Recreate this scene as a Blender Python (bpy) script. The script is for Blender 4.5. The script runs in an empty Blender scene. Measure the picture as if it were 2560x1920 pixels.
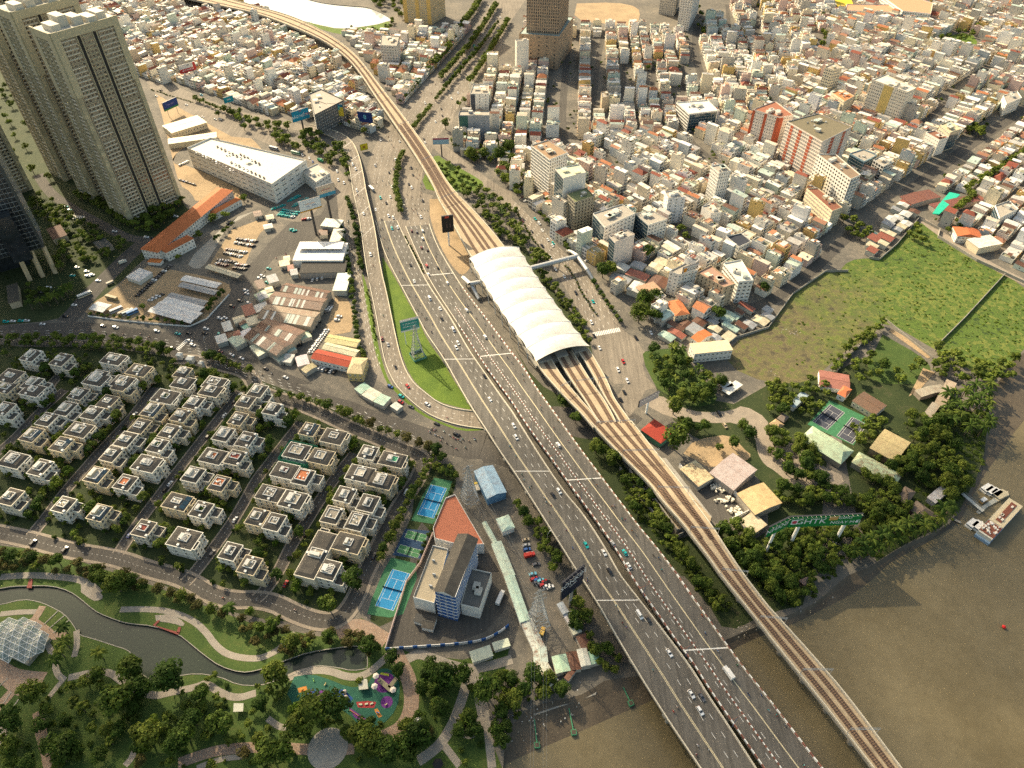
import bpy, bmesh, math, random
import numpy as np
from mathutils import Vector, Matrix
from mathutils.geometry import tessellate_polygon
R = random.Random(7)
SC = bpy.context.scene
COL = SC.collection
# ------------------------------------------------------------------ camera, sky, sun, exposure
FPX, PIT, HC = 1775.0, math.radians(44.1), 359.0      # focal length in px of a 2560 px wide frame, pitch below horizon, height
cam = bpy.data.cameras.new('camera'); cam.sensor_width = 36; cam.lens = 36*FPX/2560
cam.clip_start = 1; cam.clip_end = 9000
camo = bpy.data.objects.new('camera', cam); COL.objects.link(camo)
camo.location = (0, 0, HC); camo.rotation_euler = (math.pi/2-PIT, 0, 0)
SC.camera = camo
SUN_EL, SUN_AZ = math.radians(33), math.radians(127)     # direction towards the sun: far left of the view
SDIR = Vector((math.cos(SUN_AZ)*math.cos(SUN_EL), math.sin(SUN_AZ)*math.cos(SUN_EL), math.sin(SUN_EL)))
W = bpy.data.worlds.new('World'); SC.world = W; W.use_nodes = True
nt = W.node_tree; bg = nt.nodes['Background']
sky = nt.nodes.new('ShaderNodeTexSky'); sky.sky_type = 'NISHITA'; sky.sun_disc = False
sky.sun_elevation = SUN_EL; sky.sun_rotation = math.pi/2-SUN_AZ
sky.air_density = 1.0; sky.dust_density = 3.0; sky.ozone_density = 1.0; sky.altitude = 50
wt = nt.nodes.new('ShaderNodeMixRGB'); wt.blend_type = 'MULTIPLY'; wt.inputs[0].default_value = 1; wt.inputs[2].default_value = (1.0, .90, .70, 1); nt.links.new(sky.outputs[0], wt.inputs[1]); nt.links.new(wt.outputs[0], bg.inputs[0]); bg.inputs[1].default_value = 0.15
sl = bpy.data.lights.new('sun', 'SUN'); sl.energy = 5.0; sl.angle = math.radians(0.7); sl.color = (1.0, 0.83, 0.57)
so = bpy.data.objects.new('sun', sl); COL.objects.link(so)
so.rotation_euler = SDIR.to_track_quat('Z', 'Y').to_euler()
SC.view_settings.view_transform = 'Standard'; SC.view_settings.look = 'None'
SC.view_settings.exposure = 0.98; SC.view_settings.gamma = 1
SC.view_settings.use_curve_mapping = False
SC.cycles.max_bounces = 5; SC.cycles.diffuse_bounces = 2; SC.cycles.glossy_bounces = 2
SC.cycles.transmission_bounces = 2; SC.cycles.transparent_max_bounces = 14; SC.cycles.volume_bounces = 0
SC.cycles.use_adaptive_sampling = True; SC.cycles.adaptive_threshold = 0.02
SC.cycles.use_denoising = False; SC.cycles.sample_clamp_indirect = 4
# ------------------------------------------------------------------ where things stand: a place on the photograph's ground to metres
CP, SP = math.cos(PIT), math.sin(PIT)
def G(u, v, z=0.0):
 x = u-1280; y = 960-v
 t = (z-HC)/(-FPX*SP+y*CP)
 return Vector((x*t, (FPX*CP+y*SP)*t, z))
def PR(p):
 z = p[2]-HC; f = p[1]*CP-z*SP
 return (1280+FPX*p[0]/f, 960-FPX*(p[1]*SP+z*CP)/f)
def px(t, x, y):
 if t == 'O': return (x*1.15732, y*1.15732)
 if t == 'P': return (x, y)
 return (int(t[0])*640+x*.289331, int(t[1])*480+y*.289331)
def TW(t, x, y, z=0.0): return G(*px(t, x, y), z)
def PL(s, z=0.0):
 """'12 10,20 30,40 22 5,6' -> world points; a word without a comma switches the map sheet; x,y,z gives a height"""
 out = []; t = 'O'
 for w in s.split():
  if ',' not in w: t = w; continue
  a = [float(q) for q in w.split(',')]
  zz = a[2] if len(a) > 2 else (z(px(t, a[0], a[1])) if callable(z) else z)
  out.append(TW(t, a[0], a[1], zz))
 return out
def height_at(b, topv):
 lo, hi = 0.0, 340.0
 for _ in range(40):
  m = (lo+hi)/2
  if PR((b[0], b[1], m))[1] > topv: lo = m
  else: hi = m
 return lo
# occupancy of the ground, 1 m cells
GX0, GY0, GW, GH = -950, 60, 1900, 1400
OCC = np.zeros((GH, GW), bool)
def inpoly(X, Y, poly):
 ins = np.zeros(X.shape, bool); n = len(poly)
 for i in range(n):
  x1, y1 = poly[i][0], poly[i][1]; x2, y2 = poly[i-1][0], poly[i-1][1]
  if y1 == y2: continue
  c = ((y1 > Y) != (y2 > Y)) & (X < (x2-x1)*(Y-y1)/(y2-y1)+x1)
  ins ^= c
 return ins
def mask(poly, val=True, grid=None):
 g = OCC if grid is None else grid
 xs = [p[0] for p in poly]; ys = [p[1] for p in poly]
 a = max(0, int(min(xs))-GX0-1); b = min(GW, int(max(xs))-GX0+2)
 c = max(0, int(min(ys))-GY0-1); d = min(GH, int(max(ys))-GY0+2)
 if b <= a or d <= c: return
 X, Y = np.meshgrid(np.arange(a, b)+GX0+.5, np.arange(c, d)+GY0+.5)
 m = inpoly(X, Y, poly); g[c:d, a:b][m] = val
def occ(x, y):
 i = int(y)-GY0; j = int(x)-GX0
 return not (0 <= i < GH and 0 <= j < GW) or OCC[i, j]
# ------------------------------------------------------------------ mesh collecting
class MB:
 def __init__(s): s.v = []; s.f = []; s.m = []; s.c = []
 def add(s, vs, fs, m=0, c=(1, 1, 1)):
  n = len(s.v); s.v += vs
  for f in fs: s.f.append([i+n for i in f]); s.m.append(m); s.c.append(c)
 def box(s, cx, cy, z0, sx, sy, sz, r=0.0, m=0, c=(1, 1, 1), bottom=False, mt=None, ct=None):
  co, si = math.cos(r), math.sin(r); hx, hy = sx/2, sy/2
  q = [(cx+a*co-b*si, cy+a*si+b*co) for a, b in ((-hx, -hy), (hx, -hy), (hx, hy), (-hx, hy))]
  s.prism(q, z0, z0+sz, m, c, bottom, mt, ct)
 def prism(s, q, z0, z1, m=0, c=(1, 1, 1), bottom=False, mt=None, ct=None):
  k = len(q); n = len(s.v)
  s.v += [(p[0], p[1], z0) for p in q]+[(p[0], p[1], z1) for p in q]
  for i in range(k):
   j = (i+1) % k; s.f.append([n+i, n+j, n+k+j, n+k+i]); s.m.append(m); s.c.append(c)
  s.f.append([n+k+i for i in range(k)]); s.m.append(m if mt is None else mt); s.c.append(c if ct is None else ct)
  if bottom: s.f.append([n+k-1-i for i in range(k)]); s.m.append(m); s.c.append(c)
 def tube(s, a, b, r0, r1=None, n=6, m=0, c=(1, 1, 1), cap=True):
  r1 = r0 if r1 is None else r1; a = Vector(a); b = Vector(b); d = b-a
  if d.length < 1e-6: return
  q = d.to_track_quat('Z', 'Y'); vs = []
  for p, r in ((a, r0), (b, r1)):
   for i in range(n):
    t = 2*math.pi*i/n; vs.append(tuple(p+q @ Vector((math.cos(t)*r, math.sin(t)*r, 0))))
  fs = [[i, (i+1) % n, n+(i+1) % n, n+i] for i in range(n)]
  if cap: fs += [[n+i for i in range(n)], [n-1-i for i in range(n)]]
  s.add(vs, fs, m, c)
 def bar(s, a, b, w, m=0, c=(1, 1, 1)): s.tube(a, b, w*.6, n=4, m=m, c=c, cap=False)
 def gable(s, cx, cy, z0, L, Wd, h, r=0.0, m=0, c=(1, 1, 1), over=0.0, hip=0.0, wall=None, wc=None, th=0.0):
  co, si = math.cos(r), math.sin(r)
  def P(a, b, z): return (cx+a*co-b*si, cy+a*si+b*co, z)
  l, w = L/2+over, Wd/2+over; e = z0-over*h/(Wd/2)*.6
  vs = [P(-l, -w, e), P(l, -w, e), P(l, w, e), P(-l, w, e), P(-l+hip, 0, z0+h), P(l-hip, 0, z0+h)]
  fs = [[0, 1, 5, 4], [2, 3, 4, 5]]
  if hip > 0: fs += [[1, 2, 5], [3, 0, 4]]
  s.add(vs, fs, m, c)
  if hip <= 0:
   l2 = L/2; w2 = Wd/2
   s.add([P(-l2, -w2, z0), P(-l2, w2, z0), P(-l2, 0, z0+h-.05), P(l2, -w2, z0), P(l2, w2, z0), P(l2, 0, z0+h-.05)],
                  [[1, 0, 2], [3, 4, 5]], m if wall is None else wall, c if wc is None else wc)
  if th:
   n = 0
   s.add([(p[0], p[1], p[2]-th) for p in vs[:4]]+[p for p in vs[:4]], [[0, 1, 5, 4], [1, 2, 6, 5], [2, 3, 7, 6], [3, 0, 4, 7], [3, 2, 1, 0]], m, c)
 def mesh(s, name, mats):
  me = bpy.data.meshes.new(name); nf = len(s.f)
  me.vertices.add(len(s.v)); me.vertices.foreach_set('co', np.asarray(s.v, 'f').ravel())
  ln = np.fromiter((len(f) for f in s.f), 'i', nf); st = np.concatenate(([0], np.cumsum(ln)[:-1])).astype('i')
  me.loops.add(int(ln.sum())); me.loops.foreach_set('vertex_index', np.fromiter((i for f in s.f for i in f), 'i', int(ln.sum())))
  me.polygons.add(nf); me.polygons.foreach_set('loop_start', st)
  for m in mats: me.materials.append(m)
  if len(mats) > 1: me.polygons.foreach_set('material_index', np.asarray(s.m, 'i'))
  a = me.attributes.new('Col', 'FLOAT_COLOR', 'FACE')
  cc = np.ones((nf, 4), 'f'); cc[:, :3] = np.asarray(s.c, 'f'); a.data.foreach_set('color', cc.ravel())
  me.update(calc_edges=True); me.shade_flat(); return me
 def build(s, name, mats, parent=None, loc=None, rz=0.0):
  if not isinstance(mats, (list, tuple)): mats = [mats]
  return ob(name, s.mesh(name, mats), parent, loc, rz)
def ob(name, data, parent=None, loc=None, rz=0.0, scale=None, color=None):
 o = bpy.data.objects.new(name, data); COL.objects.link(o)
 if parent is not None: o.parent = parent
 if loc is not None: o.location = loc
 if rz: o.rotation_euler = (0, 0, rz)
 if scale is not None: o.scale = scale
 if color is not None: o.color = (*color[:3], 1)
 return o
AUTO = []
def tag(o, label=None, cat=None, group=None, kind=None, auto=False):
 if label: o['label'] = label
 if cat: o['category'] = cat
 if group: o['group'] = group
 if kind: o['kind'] = kind
 if auto: AUTO.append(o)
 return o
def thing(name, loc, rz, label, cat, group=None, auto=False):
 return tag(ob(name, None, None, loc, rz), label, cat, group, None, auto)
def struct(o, label=None): o['kind'] = 'structure'; o['label'] = label or o.name.split('.')[0].replace('_', ' ')+' of the scene'; return o
def fillpoly(pts, holes=()):
 polys = [[Vector(p) for p in pts]]+[[Vector(p) for p in h] for h in holes]
 flat = [p for q in polys for p in q]
 tris = tessellate_polygon(polys); vs = [tuple(p) for p in flat]; fs = []
 for a, b, c in tris:
  A, B, Cc = flat[a], flat[b], flat[c]
  fs.append([a, b, c] if (B-A).cross(Cc-A).z > 0 else [a, c, b])
 return vs, fs
ZC = [0.0]
def zstep(): ZC[0] += .0006; return ZC[0]
def sheet(name, pts, mat, z=None, occupy=True, kind='structure', label=None, col=(1, 1, 1), parent=None, holes=()):
 if z is not None and z > 0: z += zstep()
 if z is not None: pts = [Vector((p[0], p[1], z)) for p in pts]; holes = [[Vector((p[0], p[1], z)) for p in h] for h in holes]
 mb = MB(); mb.add(*fillpoly(pts, holes), 0, col)
 o = mb.build(name, mat, parent)
 if parent is None:
  if kind == 'structure': struct(o, label)
 if occupy: mask(pts)
 return o
def resample(p, n):
 d = [0.0]
 for a, b in zip(p, p[1:]): d.append(d[-1]+(b-a).length)
 out = []; k = 0
 for i in range(n):
  t = d[-1]*i/(n-1)
  while k < len(d)-2 and d[k+1] < t: k += 1
  s = (t-d[k])/max(1e-6, d[k+1]-d[k]); out.append(p[k].lerp(p[k+1], min(1, max(0, s))))
 return out
def smooth(p, it=2):
 for _ in range(it):
  q = [p[0]]
  for a, b in zip(p, p[1:]): q += [a.lerp(b, .25), a.lerp(b, .75)]
  p = q+[p[-1]]
 return p
def ribbon(mb, Lp, Rp, m=0, c=(1, 1, 1)):
 n = len(Lp)
 mb.add([tuple(p) for p in Lp]+[tuple(p) for p in Rp], [[i, n+i, n+i+1, i+1] for i in range(n-1)], m, c)
def offset(line, d, dz=0.0):
 out = []
 for i, p in enumerate(line):
  a = line[max(0, i-1)]; b = line[min(len(line)-1, i+1)]; t = (b-a); t.z = 0; t.normalize()
  out.append(Vector((p.x+t.y*d, p.y-t.x*d, p.z+dz)))     # d > 0: right of travel
 return out
def wallstrip(mb, line, w, h, m=0, c=(1, 1, 1), dz=0.0):
 a = offset(line, -w/2, dz); b = offset(line, w/2, dz); a2 = [p+Vector((0, 0, h)) for p in a]; b2 = [p+Vector((0, 0, h)) for p in b]
 ribbon(mb, a2, b2, m, c); ribbon(mb, b2, b, m, c); ribbon(mb, a, a2, m, c)
 for e in (0, -1): mb.add([tuple(a[e]), tuple(b[e]), tuple(b2[e]), tuple(a2[e])], [[0, 1, 2, 3]], m, c)
class Road:
 """a road with left and right edges resampled to match; at(s, t) gives a point and the heading"""
 def __init__(s, Lp, Rp, n=60): s.L = resample(Lp, n); s.R = resample(Rp, n); s.n = n
 def at(s, u, t):
  x = min(max(u, 0), .9999)*(s.n-1); i = int(x); k = x-i
  def q(j): return s.L[j].lerp(s.R[j], t)
  a, b = q(i), q(i+1); d = b-a
  return a.lerp(b, k), math.atan2(d.y, d.x)
 def line(s, t, a=0, b=None): b = s.n if b is None else b; return [s.L[i].lerp(s.R[i], t) for i in range(a, b)]
def road(name, centre, w, mat, z=0.02, n=None, label=None, sm=2, occupy=True, kerb=0):
 c = smooth(centre, sm); z += zstep()
 for p in c: p.z = z
 L, Rr = offset(c, -w/2), offset(c, w/2); mb = MB(); ribbon(mb, L, Rr)
 o = mb.build(name, mat); struct(o, label)
 if kerb:
  mb = MB(); wallstrip(mb, offset(c, -w/2-kerb/2), kerb, .12); wallstrip(mb, offset(c, w/2+kerb/2), kerb, .12); struct(mb.build('pavement', MT['paving']), 'beige pavement along the '+name.replace('_', ' '))
 if occupy: mask([*L, *Rr[::-1]])
 return Road(L, Rr, n or max(20, len(c)))
# ------------------------------------------------------------------ materials
class NT:
 def __init__(s, name):
  s.m = bpy.data.materials.new(name); s.m.use_nodes = True; s.t = s.m.node_tree; s.b = s.t.nodes['Principled BSDF']
 def n(s, ty, **k):
  x = s.t.nodes.new('ShaderNode'+ty)
  for a, b in k.items(): setattr(x, a, b)
  return x
 def l(s, a, b): s.t.links.new(a, b)
 def noise(s, scale, detail=3, rough=.55, coord=None, dim=None):
  x = s.n('TexNoise'); x.inputs['Scale'].default_value = scale; x.inputs['Detail'].default_value = detail; x.inputs['Roughness'].default_value = rough
  s.l((coord or s.pos()), x.inputs['Vector']); return x.outputs['Fac']
 def pos(s):
  if not hasattr(s, '_p'): s._p = s.n('NewGeometry').outputs['Position']
  return s._p
 def ramp(s, fac, stops):
  r = s.n('ValToRGB'); e = r.color_ramp.elements
  while len(e) < len(stops): e.new(.5)
  for i, (p, c) in enumerate(stops): e[i].position = p; e[i].color = (*c, 1) if len(c) == 3 else c
  s.l(fac, r.inputs[0]); return r.outputs[0]
 def mix(s, fac, a, b, mode='MIX'):
  x = s.n('MixRGB', blend_type=mode)
  for v, i in ((fac, 0), (a, 1), (b, 2)):
   if hasattr(v, 'is_linked'): s.l(v, x.inputs[i])
   elif i == 0: x.inputs[0].default_value = v
   else: x.inputs[i].default_value = (*v, 1)
  return x.outputs[0]
 def fin(s, col, rough=.85, metal=0.0, spec=.3, bump=None, bs=.3, bd=.1):
  if hasattr(col, 'is_linked'): s.l(col, s.b.inputs['Base Color'])
  else: s.b.inputs['Base Color'].default_value = (*col, 1)
  if hasattr(rough, 'is_linked'): s.l(rough, s.b.inputs['Roughness'])
  else: s.b.inputs['Roughness'].default_value = rough
  s.b.inputs['Metallic'].default_value = metal; s.b.inputs['Specular IOR Level'].default_value = spec
  if bump is not None:
   x = s.n('Bump'); x.inputs['Strength'].default_value = bs; x.inputs['Distance'].default_value = bd
   s.l(bump, x.inputs['Height']); s.l(x.outputs[0], s.b.inputs['Normal'])
  return s.m
def g3(x): return (x, x, x)
def M_ground(name, stops, s1=.05, s2=.6, rough=.9, bs=.4, fine=3.0, amt=.5):
 m = NT(name); a = m.noise(s1, 5, .6); b = m.noise(s2, 4, .6); c = m.noise(fine, 2)
 f = m.mix(.45, a, b); col = m.ramp(f, stops); col = m.mix(amt, col, m.ramp(c, [(.3, g3(.55)), (.7, g3(1.25))]), 'MULTIPLY')
 return m.fin(col, rough, bump=m.mix(.5, b, c), bs=bs, bd=.25)
def M_col(name, rough=.8, metal=0., grime=.5, spec=.3, src='attr', streak=False, bump=0):
 m = NT(name)
 if src == 'attr': a = m.n('Attribute'); a.attribute_name = 'Col'; base = a.outputs['Color']
 else: base = m.n('ObjectInfo').outputs['Color']
 n1 = m.noise(.35, 4, .65);
 mp = m.n('Mapping'); mp.inputs['Scale'].default_value = (1.6, 1.6, .18); m.l(m.pos(), mp.inputs['Vector'])
 n2 = m.noise(1.0, 3, .6, mp.outputs[0])
 f = m.mix(.5, n1, n2)
 col = m.mix(grime, base, m.ramp(f, [(.30, (.50, .47, .42)), (.52, (.95, .94, .92)), (.75, (1.08, 1.07, 1.05))]), 'MULTIPLY')
 return m.fin(col, rough, metal, spec, n2 if bump else None, bump or .1, .1)
def M_plain(name, c, rough=.7, metal=0., spec=.4, var=.25, sc=.8):
 m = NT(name); n = m.noise(sc, 3)
 return m.fin(m.mix(var, c, m.ramp(n, [(.3, g3(.55)), (.7, g3(1.3))]), 'MULTIPLY'), rough, metal, spec)
def M_asphalt(name, lo, hi, tint=(1, .99, .96)):
 m = NT(name); a = m.noise(.03, 5, .6); b = m.noise(.7, 3); mp = m.n('Mapping'); mp.inputs['Rotation'].default_value = (0, 0, math.radians(-33))
 mp.inputs['Scale'].default_value = (.5, .02, 1); m.l(m.pos(), mp.inputs['Vector']); st = m.noise(1.2, 3, .6, mp.outputs[0])
 f = m.mix(.45, m.mix(.35, a, b), st)
 return m.fin(m.ramp(f, [(.36, tuple(lo*t for t in tint)), (.64, tuple(hi*t for t in tint))]), .88, spec=.25)
def M_tin(name, rust=.4):
 m = NT(name); a = m.n('Attribute'); a.attribute_name = 'Col'
 w = m.n('TexWave', wave_type='BANDS', bands_direction='X'); w.inputs['Scale'].default_value = 1.7; w.inputs['Distortion'].default_value = .4
 g = m.n('TexCoord'); m.l(g.outputs['Object'], w.inputs['Vector'])
 n1 = m.noise(.28, 5, .7); n2 = m.noise(1.6, 3)
 r = m.ramp(m.mix(.4, n1, n2), [(.50-.04, g3(0)), (.62, g3(rust))])
 col = m.mix(r, a.outputs['Color'], (.16, .065, .03)); col = m.mix(.4, col, m.ramp(n2, [(.3, g3(.6)), (.7, g3(1.2))]), 'MULTIPLY')
 return m.fin(col, .55, .0, .4, w.outputs['Fac'], .35, .08)
def M_foliage(name, c0, c1, c2):
 m = NT(name); oi = m.n('ObjectInfo'); n = m.noise(.55, 3, .6); n2 = m.noise(.07, 2)
 base = m.ramp(m.mix(.5, oi.outputs['Random'], n2), [(.25, c0), (.5, c1), (.78, c2)])
 at = m.n('Attribute'); at.attribute_name = 'Col'
 col = m.mix(1, base, at.outputs['Color'], 'MULTIPLY'); col = m.mix(.6, col, m.ramp(n, [(.3, (.62, .7, .6)), (.7, (1.35, 1.25, 1.1))]), 'MULTIPLY')
 m.fin(col, .75, spec=.15)
 tr = m.n('BsdfTranslucent'); m.l(m.mix(1, col, (1.1, 1.2, .6), 'MULTIPLY'), tr.inputs[0])
 mx = m.n('MixShader'); mx.inputs[0].default_value = .28; out = m.t.nodes['Material Output']
 m.l(m.b.outputs[0], mx.inputs[1]); m.l(tr.outputs[0], mx.inputs[2]); m.l(mx.outputs[0], out.inputs[0]); return m.m
MT = {}
MT['ground'] = M_ground('ground_mix', [(.3, (.07, .065, .058)), (.5, (.13, .12, .10)), (.7, (.22, .19, .15))], .03, .25)
MT['asphalt'] = M_asphalt('asphalt', .05, .09, (1.08, 1, .88))
MT['asphalt_b'] = M_asphalt('asphalt_worn_sunlit', .10, .23, (1.15, 1, .80))  # worn asphalt, with sunlit orange warmth also put into its colour
MT['deck'] = M_asphalt('asphalt_bridge', .065, .145, (1.07, 1, .87))
MT['concrete'] = M_ground('concrete', [(.3, (.22, .205, .175)), (.7, (.38, .36, .31))], .1, 1.2, amt=.35)
MT['paving'] = M_ground('paving', [(.3, (.20, .17, .135)), (.7, (.33, .28, .22))], .2, 1.5, amt=.4)
MT['sandlot'] = M_ground('sandy_lot', [(.3, (.20, .15, .09)), (.5, (.33, .24, .14)), (.7, (.42, .31, .18))], .05, .5)
MT['lawn'] = M_ground('lawn', [(.3, (.026, .052, .010)), (.5, (.05, .088, .016)), (.72, (.10, .11, .028))], .06, .8, amt=.6)
MT['lawnb'] = M_ground('lawn_bright', [(.3, (.05, .10, .01)), (.6, (.11, .17, .018)), (.8, (.15, .15, .03))], .08, .8, amt=.5)
def M_field():
 m = NT('wild_field'); a = m.noise(.02, 5, .65); b = m.noise(.16, 5, .65); c = m.noise(2.2, 3); g = m.ramp(m.mix(.55, a, b), [(.38, (.03, .055, .012)), (.45, (.09, .14, .02)), (.50, (.05, .09, .015)), (.55, (.15, .17, .035)), (.62, (.07, .12, .02))])
 br = m.ramp(b, [(.36, (.07, .055, .04)), (.5, (.14, .11, .06)), (.64, (.10, .12, .03))]); x = m.n('SeparateXYZ'); m.l(m.pos(), x.inputs[0]); mr = m.n('MapRange'); mr.inputs[1].default_value = 420; mr.inputs[2].default_value = 150; m.l(x.outputs[0], mr.inputs[0])
 f = m.ramp(m.mix(.5, m.noise(.035, 4, .7), mr.outputs[0]), [(.45, g3(0)), (.62, g3(.85))])
 return m.fin(m.mix(.75, m.mix(f, g, br), m.ramp(c, [(.3, g3(.5)), (.7, g3(1.4))]), 'MULTIPLY'), .95, bump=m.mix(.5, b, c), bs=.9, bd=.4)
MT['field'] = M_field()
MT['garden'] = M_ground('garden', [(.3, (.015, .03, .008)), (.55, (.035, .05, .014)), (.75, (.09, .075, .045))], .08, .5, amt=.6)
MT['mud'] = M_ground('mud', [(.3, (.05, .04, .028)), (.5, (.085, .068, .046)), (.7, (.12, .10, .07))], .06, .8, rough=.45, amt=.5)
MT['paint'] = M_col('house_paint')
MT['paint_clean'] = M_col('clean_paint', grime=.25, rough=.6)
MT['tin'] = M_tin('corrugated_tin', .45)
MT['tin_rust'] = M_tin('corrugated_tin_rusty', .9)
MT['tiles'] = M_col('roof_tiles', rough=.8, grime=.6, bump=.4)
MT['objpaint'] = M_col('painted', src='obj', grime=.2, rough=.5)
MT['white'] = M_plain('white_paint', (.78, .77, .72), .6)
MT['steel'] = M_plain('galvanised_steel', (.45, .46, .45), .45, .6)
MT['darksteel'] = M_plain('dark_steel', (.06, .06, .065), .5, .3)
MT['rail'] = M_plain('rail_steel', (.16, .12, .10), .4, .7)
MT['tyre'] = M_plain('rubber', (.02, .02, .02), .8)
MT['bark'] = M_plain('bark', (.11, .085, .06), .9)
MT['linewhite'] = M_plain('line_paint', (.72, .71, .66), .7, var=.35)
MT['lineyellow'] = M_plain('line_paint_yellow', (.60, .52, .33), .7, var=.3)
MT['glow'] = None
def M_glass(name, c, rough=.12):
 m = NT(name); n = m.noise(.25, 2); k = m.mix(.6, c, m.ramp(n, [(.3, g3(.5)), (.7, g3(1.6))]), 'MULTIPLY')
 return m.fin(m.mix(m.ramp(m.n('ObjectInfo').outputs['Random'], [(.72, g3(0)), (.9, g3(.5))]), k, (.30, .27, .2)), rough, .0, .7)
MT['glass'] = M_glass('window_glass', (.022, .026, .03))
MT['glassb'] = M_glass('blue_glass', (.02, .05, .07), .08)
MT['carpaint'] = M_col('car_paint', rough=.25, grime=.08, spec=.6, src='obj')
MT['leaf'] = M_foliage('leaves', (.034, .066, .012), (.058, .096, .016), (.12, .15, .026))
MT['leafdry'] = M_foliage('leaves_dry', (.06, .062, .018), (.085, .075, .026), (.11, .105, .034))
MT['leaflime'] = M_foliage('leaves_lime', (.06, .11, .012), (.09, .14, .016), (.12, .16, .02))
def M_water(name, c0, c1, rough, bs, sc=.25):
 m = NT(name); a = m.noise(.012, 4, .6); b = m.noise(sc, 3, .6); c = m.noise(sc*6, 2)
 return m.fin(m.ramp(m.mix(.3, a, b), [(.35, c0), (.65, c1)]), rough, 0, .3, m.mix(.5, b, c), bs, .3)
MT['river'] = M_water('river_water', (.105, .086, .046), (.16, .135, .08), .30, .22)
MT['canal'] = M_water('canal_water', (.022, .032, .022), (.036, .048, .034), .12, .12, .8)
MT['pond'] = M_water('pond_water', (.42, .43, .41), (.52, .52, .49), .05, .02)  # pale base colour stands in for the bright sky reflected on the lake
# ------------------------------------------------------------------ land, water
FAR = 4200
mud_in = PL('13 2130,1720 23 -60,1400 20,1250 170,1130 300,1090 480,1060 650,1010 720,950 800,900 940,880 1250,850 1600,650 1880,540 2000,480 2150,430 33 200,330 420,230 560,100 700,-20 32 850,1600 1000,1500 1200,1380 1450,1280 1600,1190 1620,1100 1660,1000 1740,860 1850,720 1850,520 1880,400 1900,200 1890,50 31 1990,1659 2060,1520 2212,1380 2700,1000')
mud_out = PL('23 -260,1760 0,1600 250,1510 500,1400 950,1200 1130,1130 1230,1070 1600,850 1900,640 2150,520 33 250,410 450,300 700,190 950,0 32 1000,1580 1250,1440 1560,1270 1680,1180 1720,1060 1780,960 1880,780 2000,640 2212,330 2800,-300', -2.05)
canal = PL('03 -300,130 0,110 100,90 250,85 450,85 600,130 700,200 780,270 850,320 1000,380 1100,410 1320,430 1540,500 1640,580 1760,680 1900,780 2080,835 13 0,820 150,770 280,720 450,660 700,620 900,600 950,650 965,730 960,800 830,820 700,790 500,770 380,830 100,930 0,950 03 2050,940 1900,870 1700,840 1500,870 1330,910 1240,860 1170,800 1150,700 1110,640 980,600 800,540 680,510 640,430 560,330 430,260 330,220 200,200 0,250 -300,300')
pond = PL('10 -420,-160 -300,-10 -100,30 60,80 200,125 330,160 500,205 620,240 740,250 850,240 1000,220 1100,200 1180,170 1120,130 1050,95 960,60 800,50 600,30 430,-10 300,-80 100,-170')
fa = resample(smooth(mud_in, 2), 90)
pit0 = Vector((-60, 100, 0))
outer = [Vector((-FAR, -FAR, 0)), Vector((fa[0].x-8, -FAR, 0))]+fa+[Vector((FAR, fa[-1].y+300, 0)), Vector((FAR, FAR, 0)), Vector((-FAR, FAR, 0))]
ck = 26
cup = smooth(canal[:ck], 1); clo = smooth(canal[ck-1:], 1)[1:]; cs = cup+clo; ps = smooth(pond, 1)
sheet('ground', outer, MT['ground'], 0, occupy=False, label='paved and bare city ground under everything', holes=[cs, ps])
mb = MB(); fb = resample(smooth(mud_out, 2), 90)
for p in fb: p.z = -2.06
mids = []
for a, b in zip(fa, fb): mids.append(a.lerp(b, .35)+Vector((0, 0, -.5)))
ribbon(mb, fa, mids); ribbon(mb, mids, fb)
struct(mb.build('mud_bank', MT['mud']), 'brown mud bank along the river')
mb = MB(); mb.add([(-FAR, -FAR, -2), (FAR, -FAR, -2), (FAR, FAR, -2), (-FAR, FAR, -2)], [[0, 1, 2, 3]])
struct(mb.build('river_water', MT['river']), 'wide brown river')
mask([*fa, *[Vector((950, 1000, 0)), Vector((950, 60, 0)), Vector((fa[0].x, 60, 0))]])
sheet('canal_water', [p+Vector((0, 0, -1)) for p in cs], MT['canal'], -1.0, label='dark green canal winding through the park')
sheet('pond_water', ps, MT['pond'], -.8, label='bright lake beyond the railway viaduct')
mb = MB()
for ring in (cs, ps):
 a = [Vector((p.x, p.y, .12)) for p in ring]+[Vector((ring[0].x, ring[0].y, .12))]
 b = [Vector((p.x, p.y, -1.4)) for p in a]
 ribbon(mb, a, b, 0); ribbon(mb, b, a, 0)
 wallstrip(mb, [p+Vector((0, 0, -.2)) for p in a], .35, .25)
struct(mb.build('bank_kerb', MT['concrete']), 'stone edging round the canal and lake')
# ------------------------------------------------------------------ ground zones
def zone(name, s, mat, z, label, occupy=False, sm=1):
 return sheet(name, smooth(PL(s), sm) if sm else PL(s), MT[mat], z, occupy, label=label)
pn = PL('O -260,1150 60,1185 180,1215 330,1265 420,1300 540,1345 690,1375 780,1335 800,1345 840,1392')
ps2 = PL('O 840,1392 900,1415 1000,1425 1100,1400 1090,1450 1060,1480 1045,1560 1085,1659 1085,1720 -150,1800')
sheet('park_lawn', pn+cup[::-1], MT['lawn'], .012, False, label='dark green park lawn north of the canal')
sheet('park_lawn', ps2+clo[::-1], MT['lawn'], .012, False, label='dark green park lawn south of the canal')
zone('villa_gardens', 'O -300,690 0,750 200,748 300,760 420,780 500,800 640,850 800,920 880,965 915,990 900,1030 850,1130 790,1255 740,1315 690,1350 540,1335 420,1290 330,1255 180,1205 60,1160 -260,1130', 'garden', .010, 'planted gardens between the villas')
zone('sports_ground', 'O 905,1005 985,1000 985,1060 940,1150 890,1290 830,1360 790,1335 840,1240 890,1110', 'garden', .022, 'hedged ground round the tennis courts')
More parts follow.
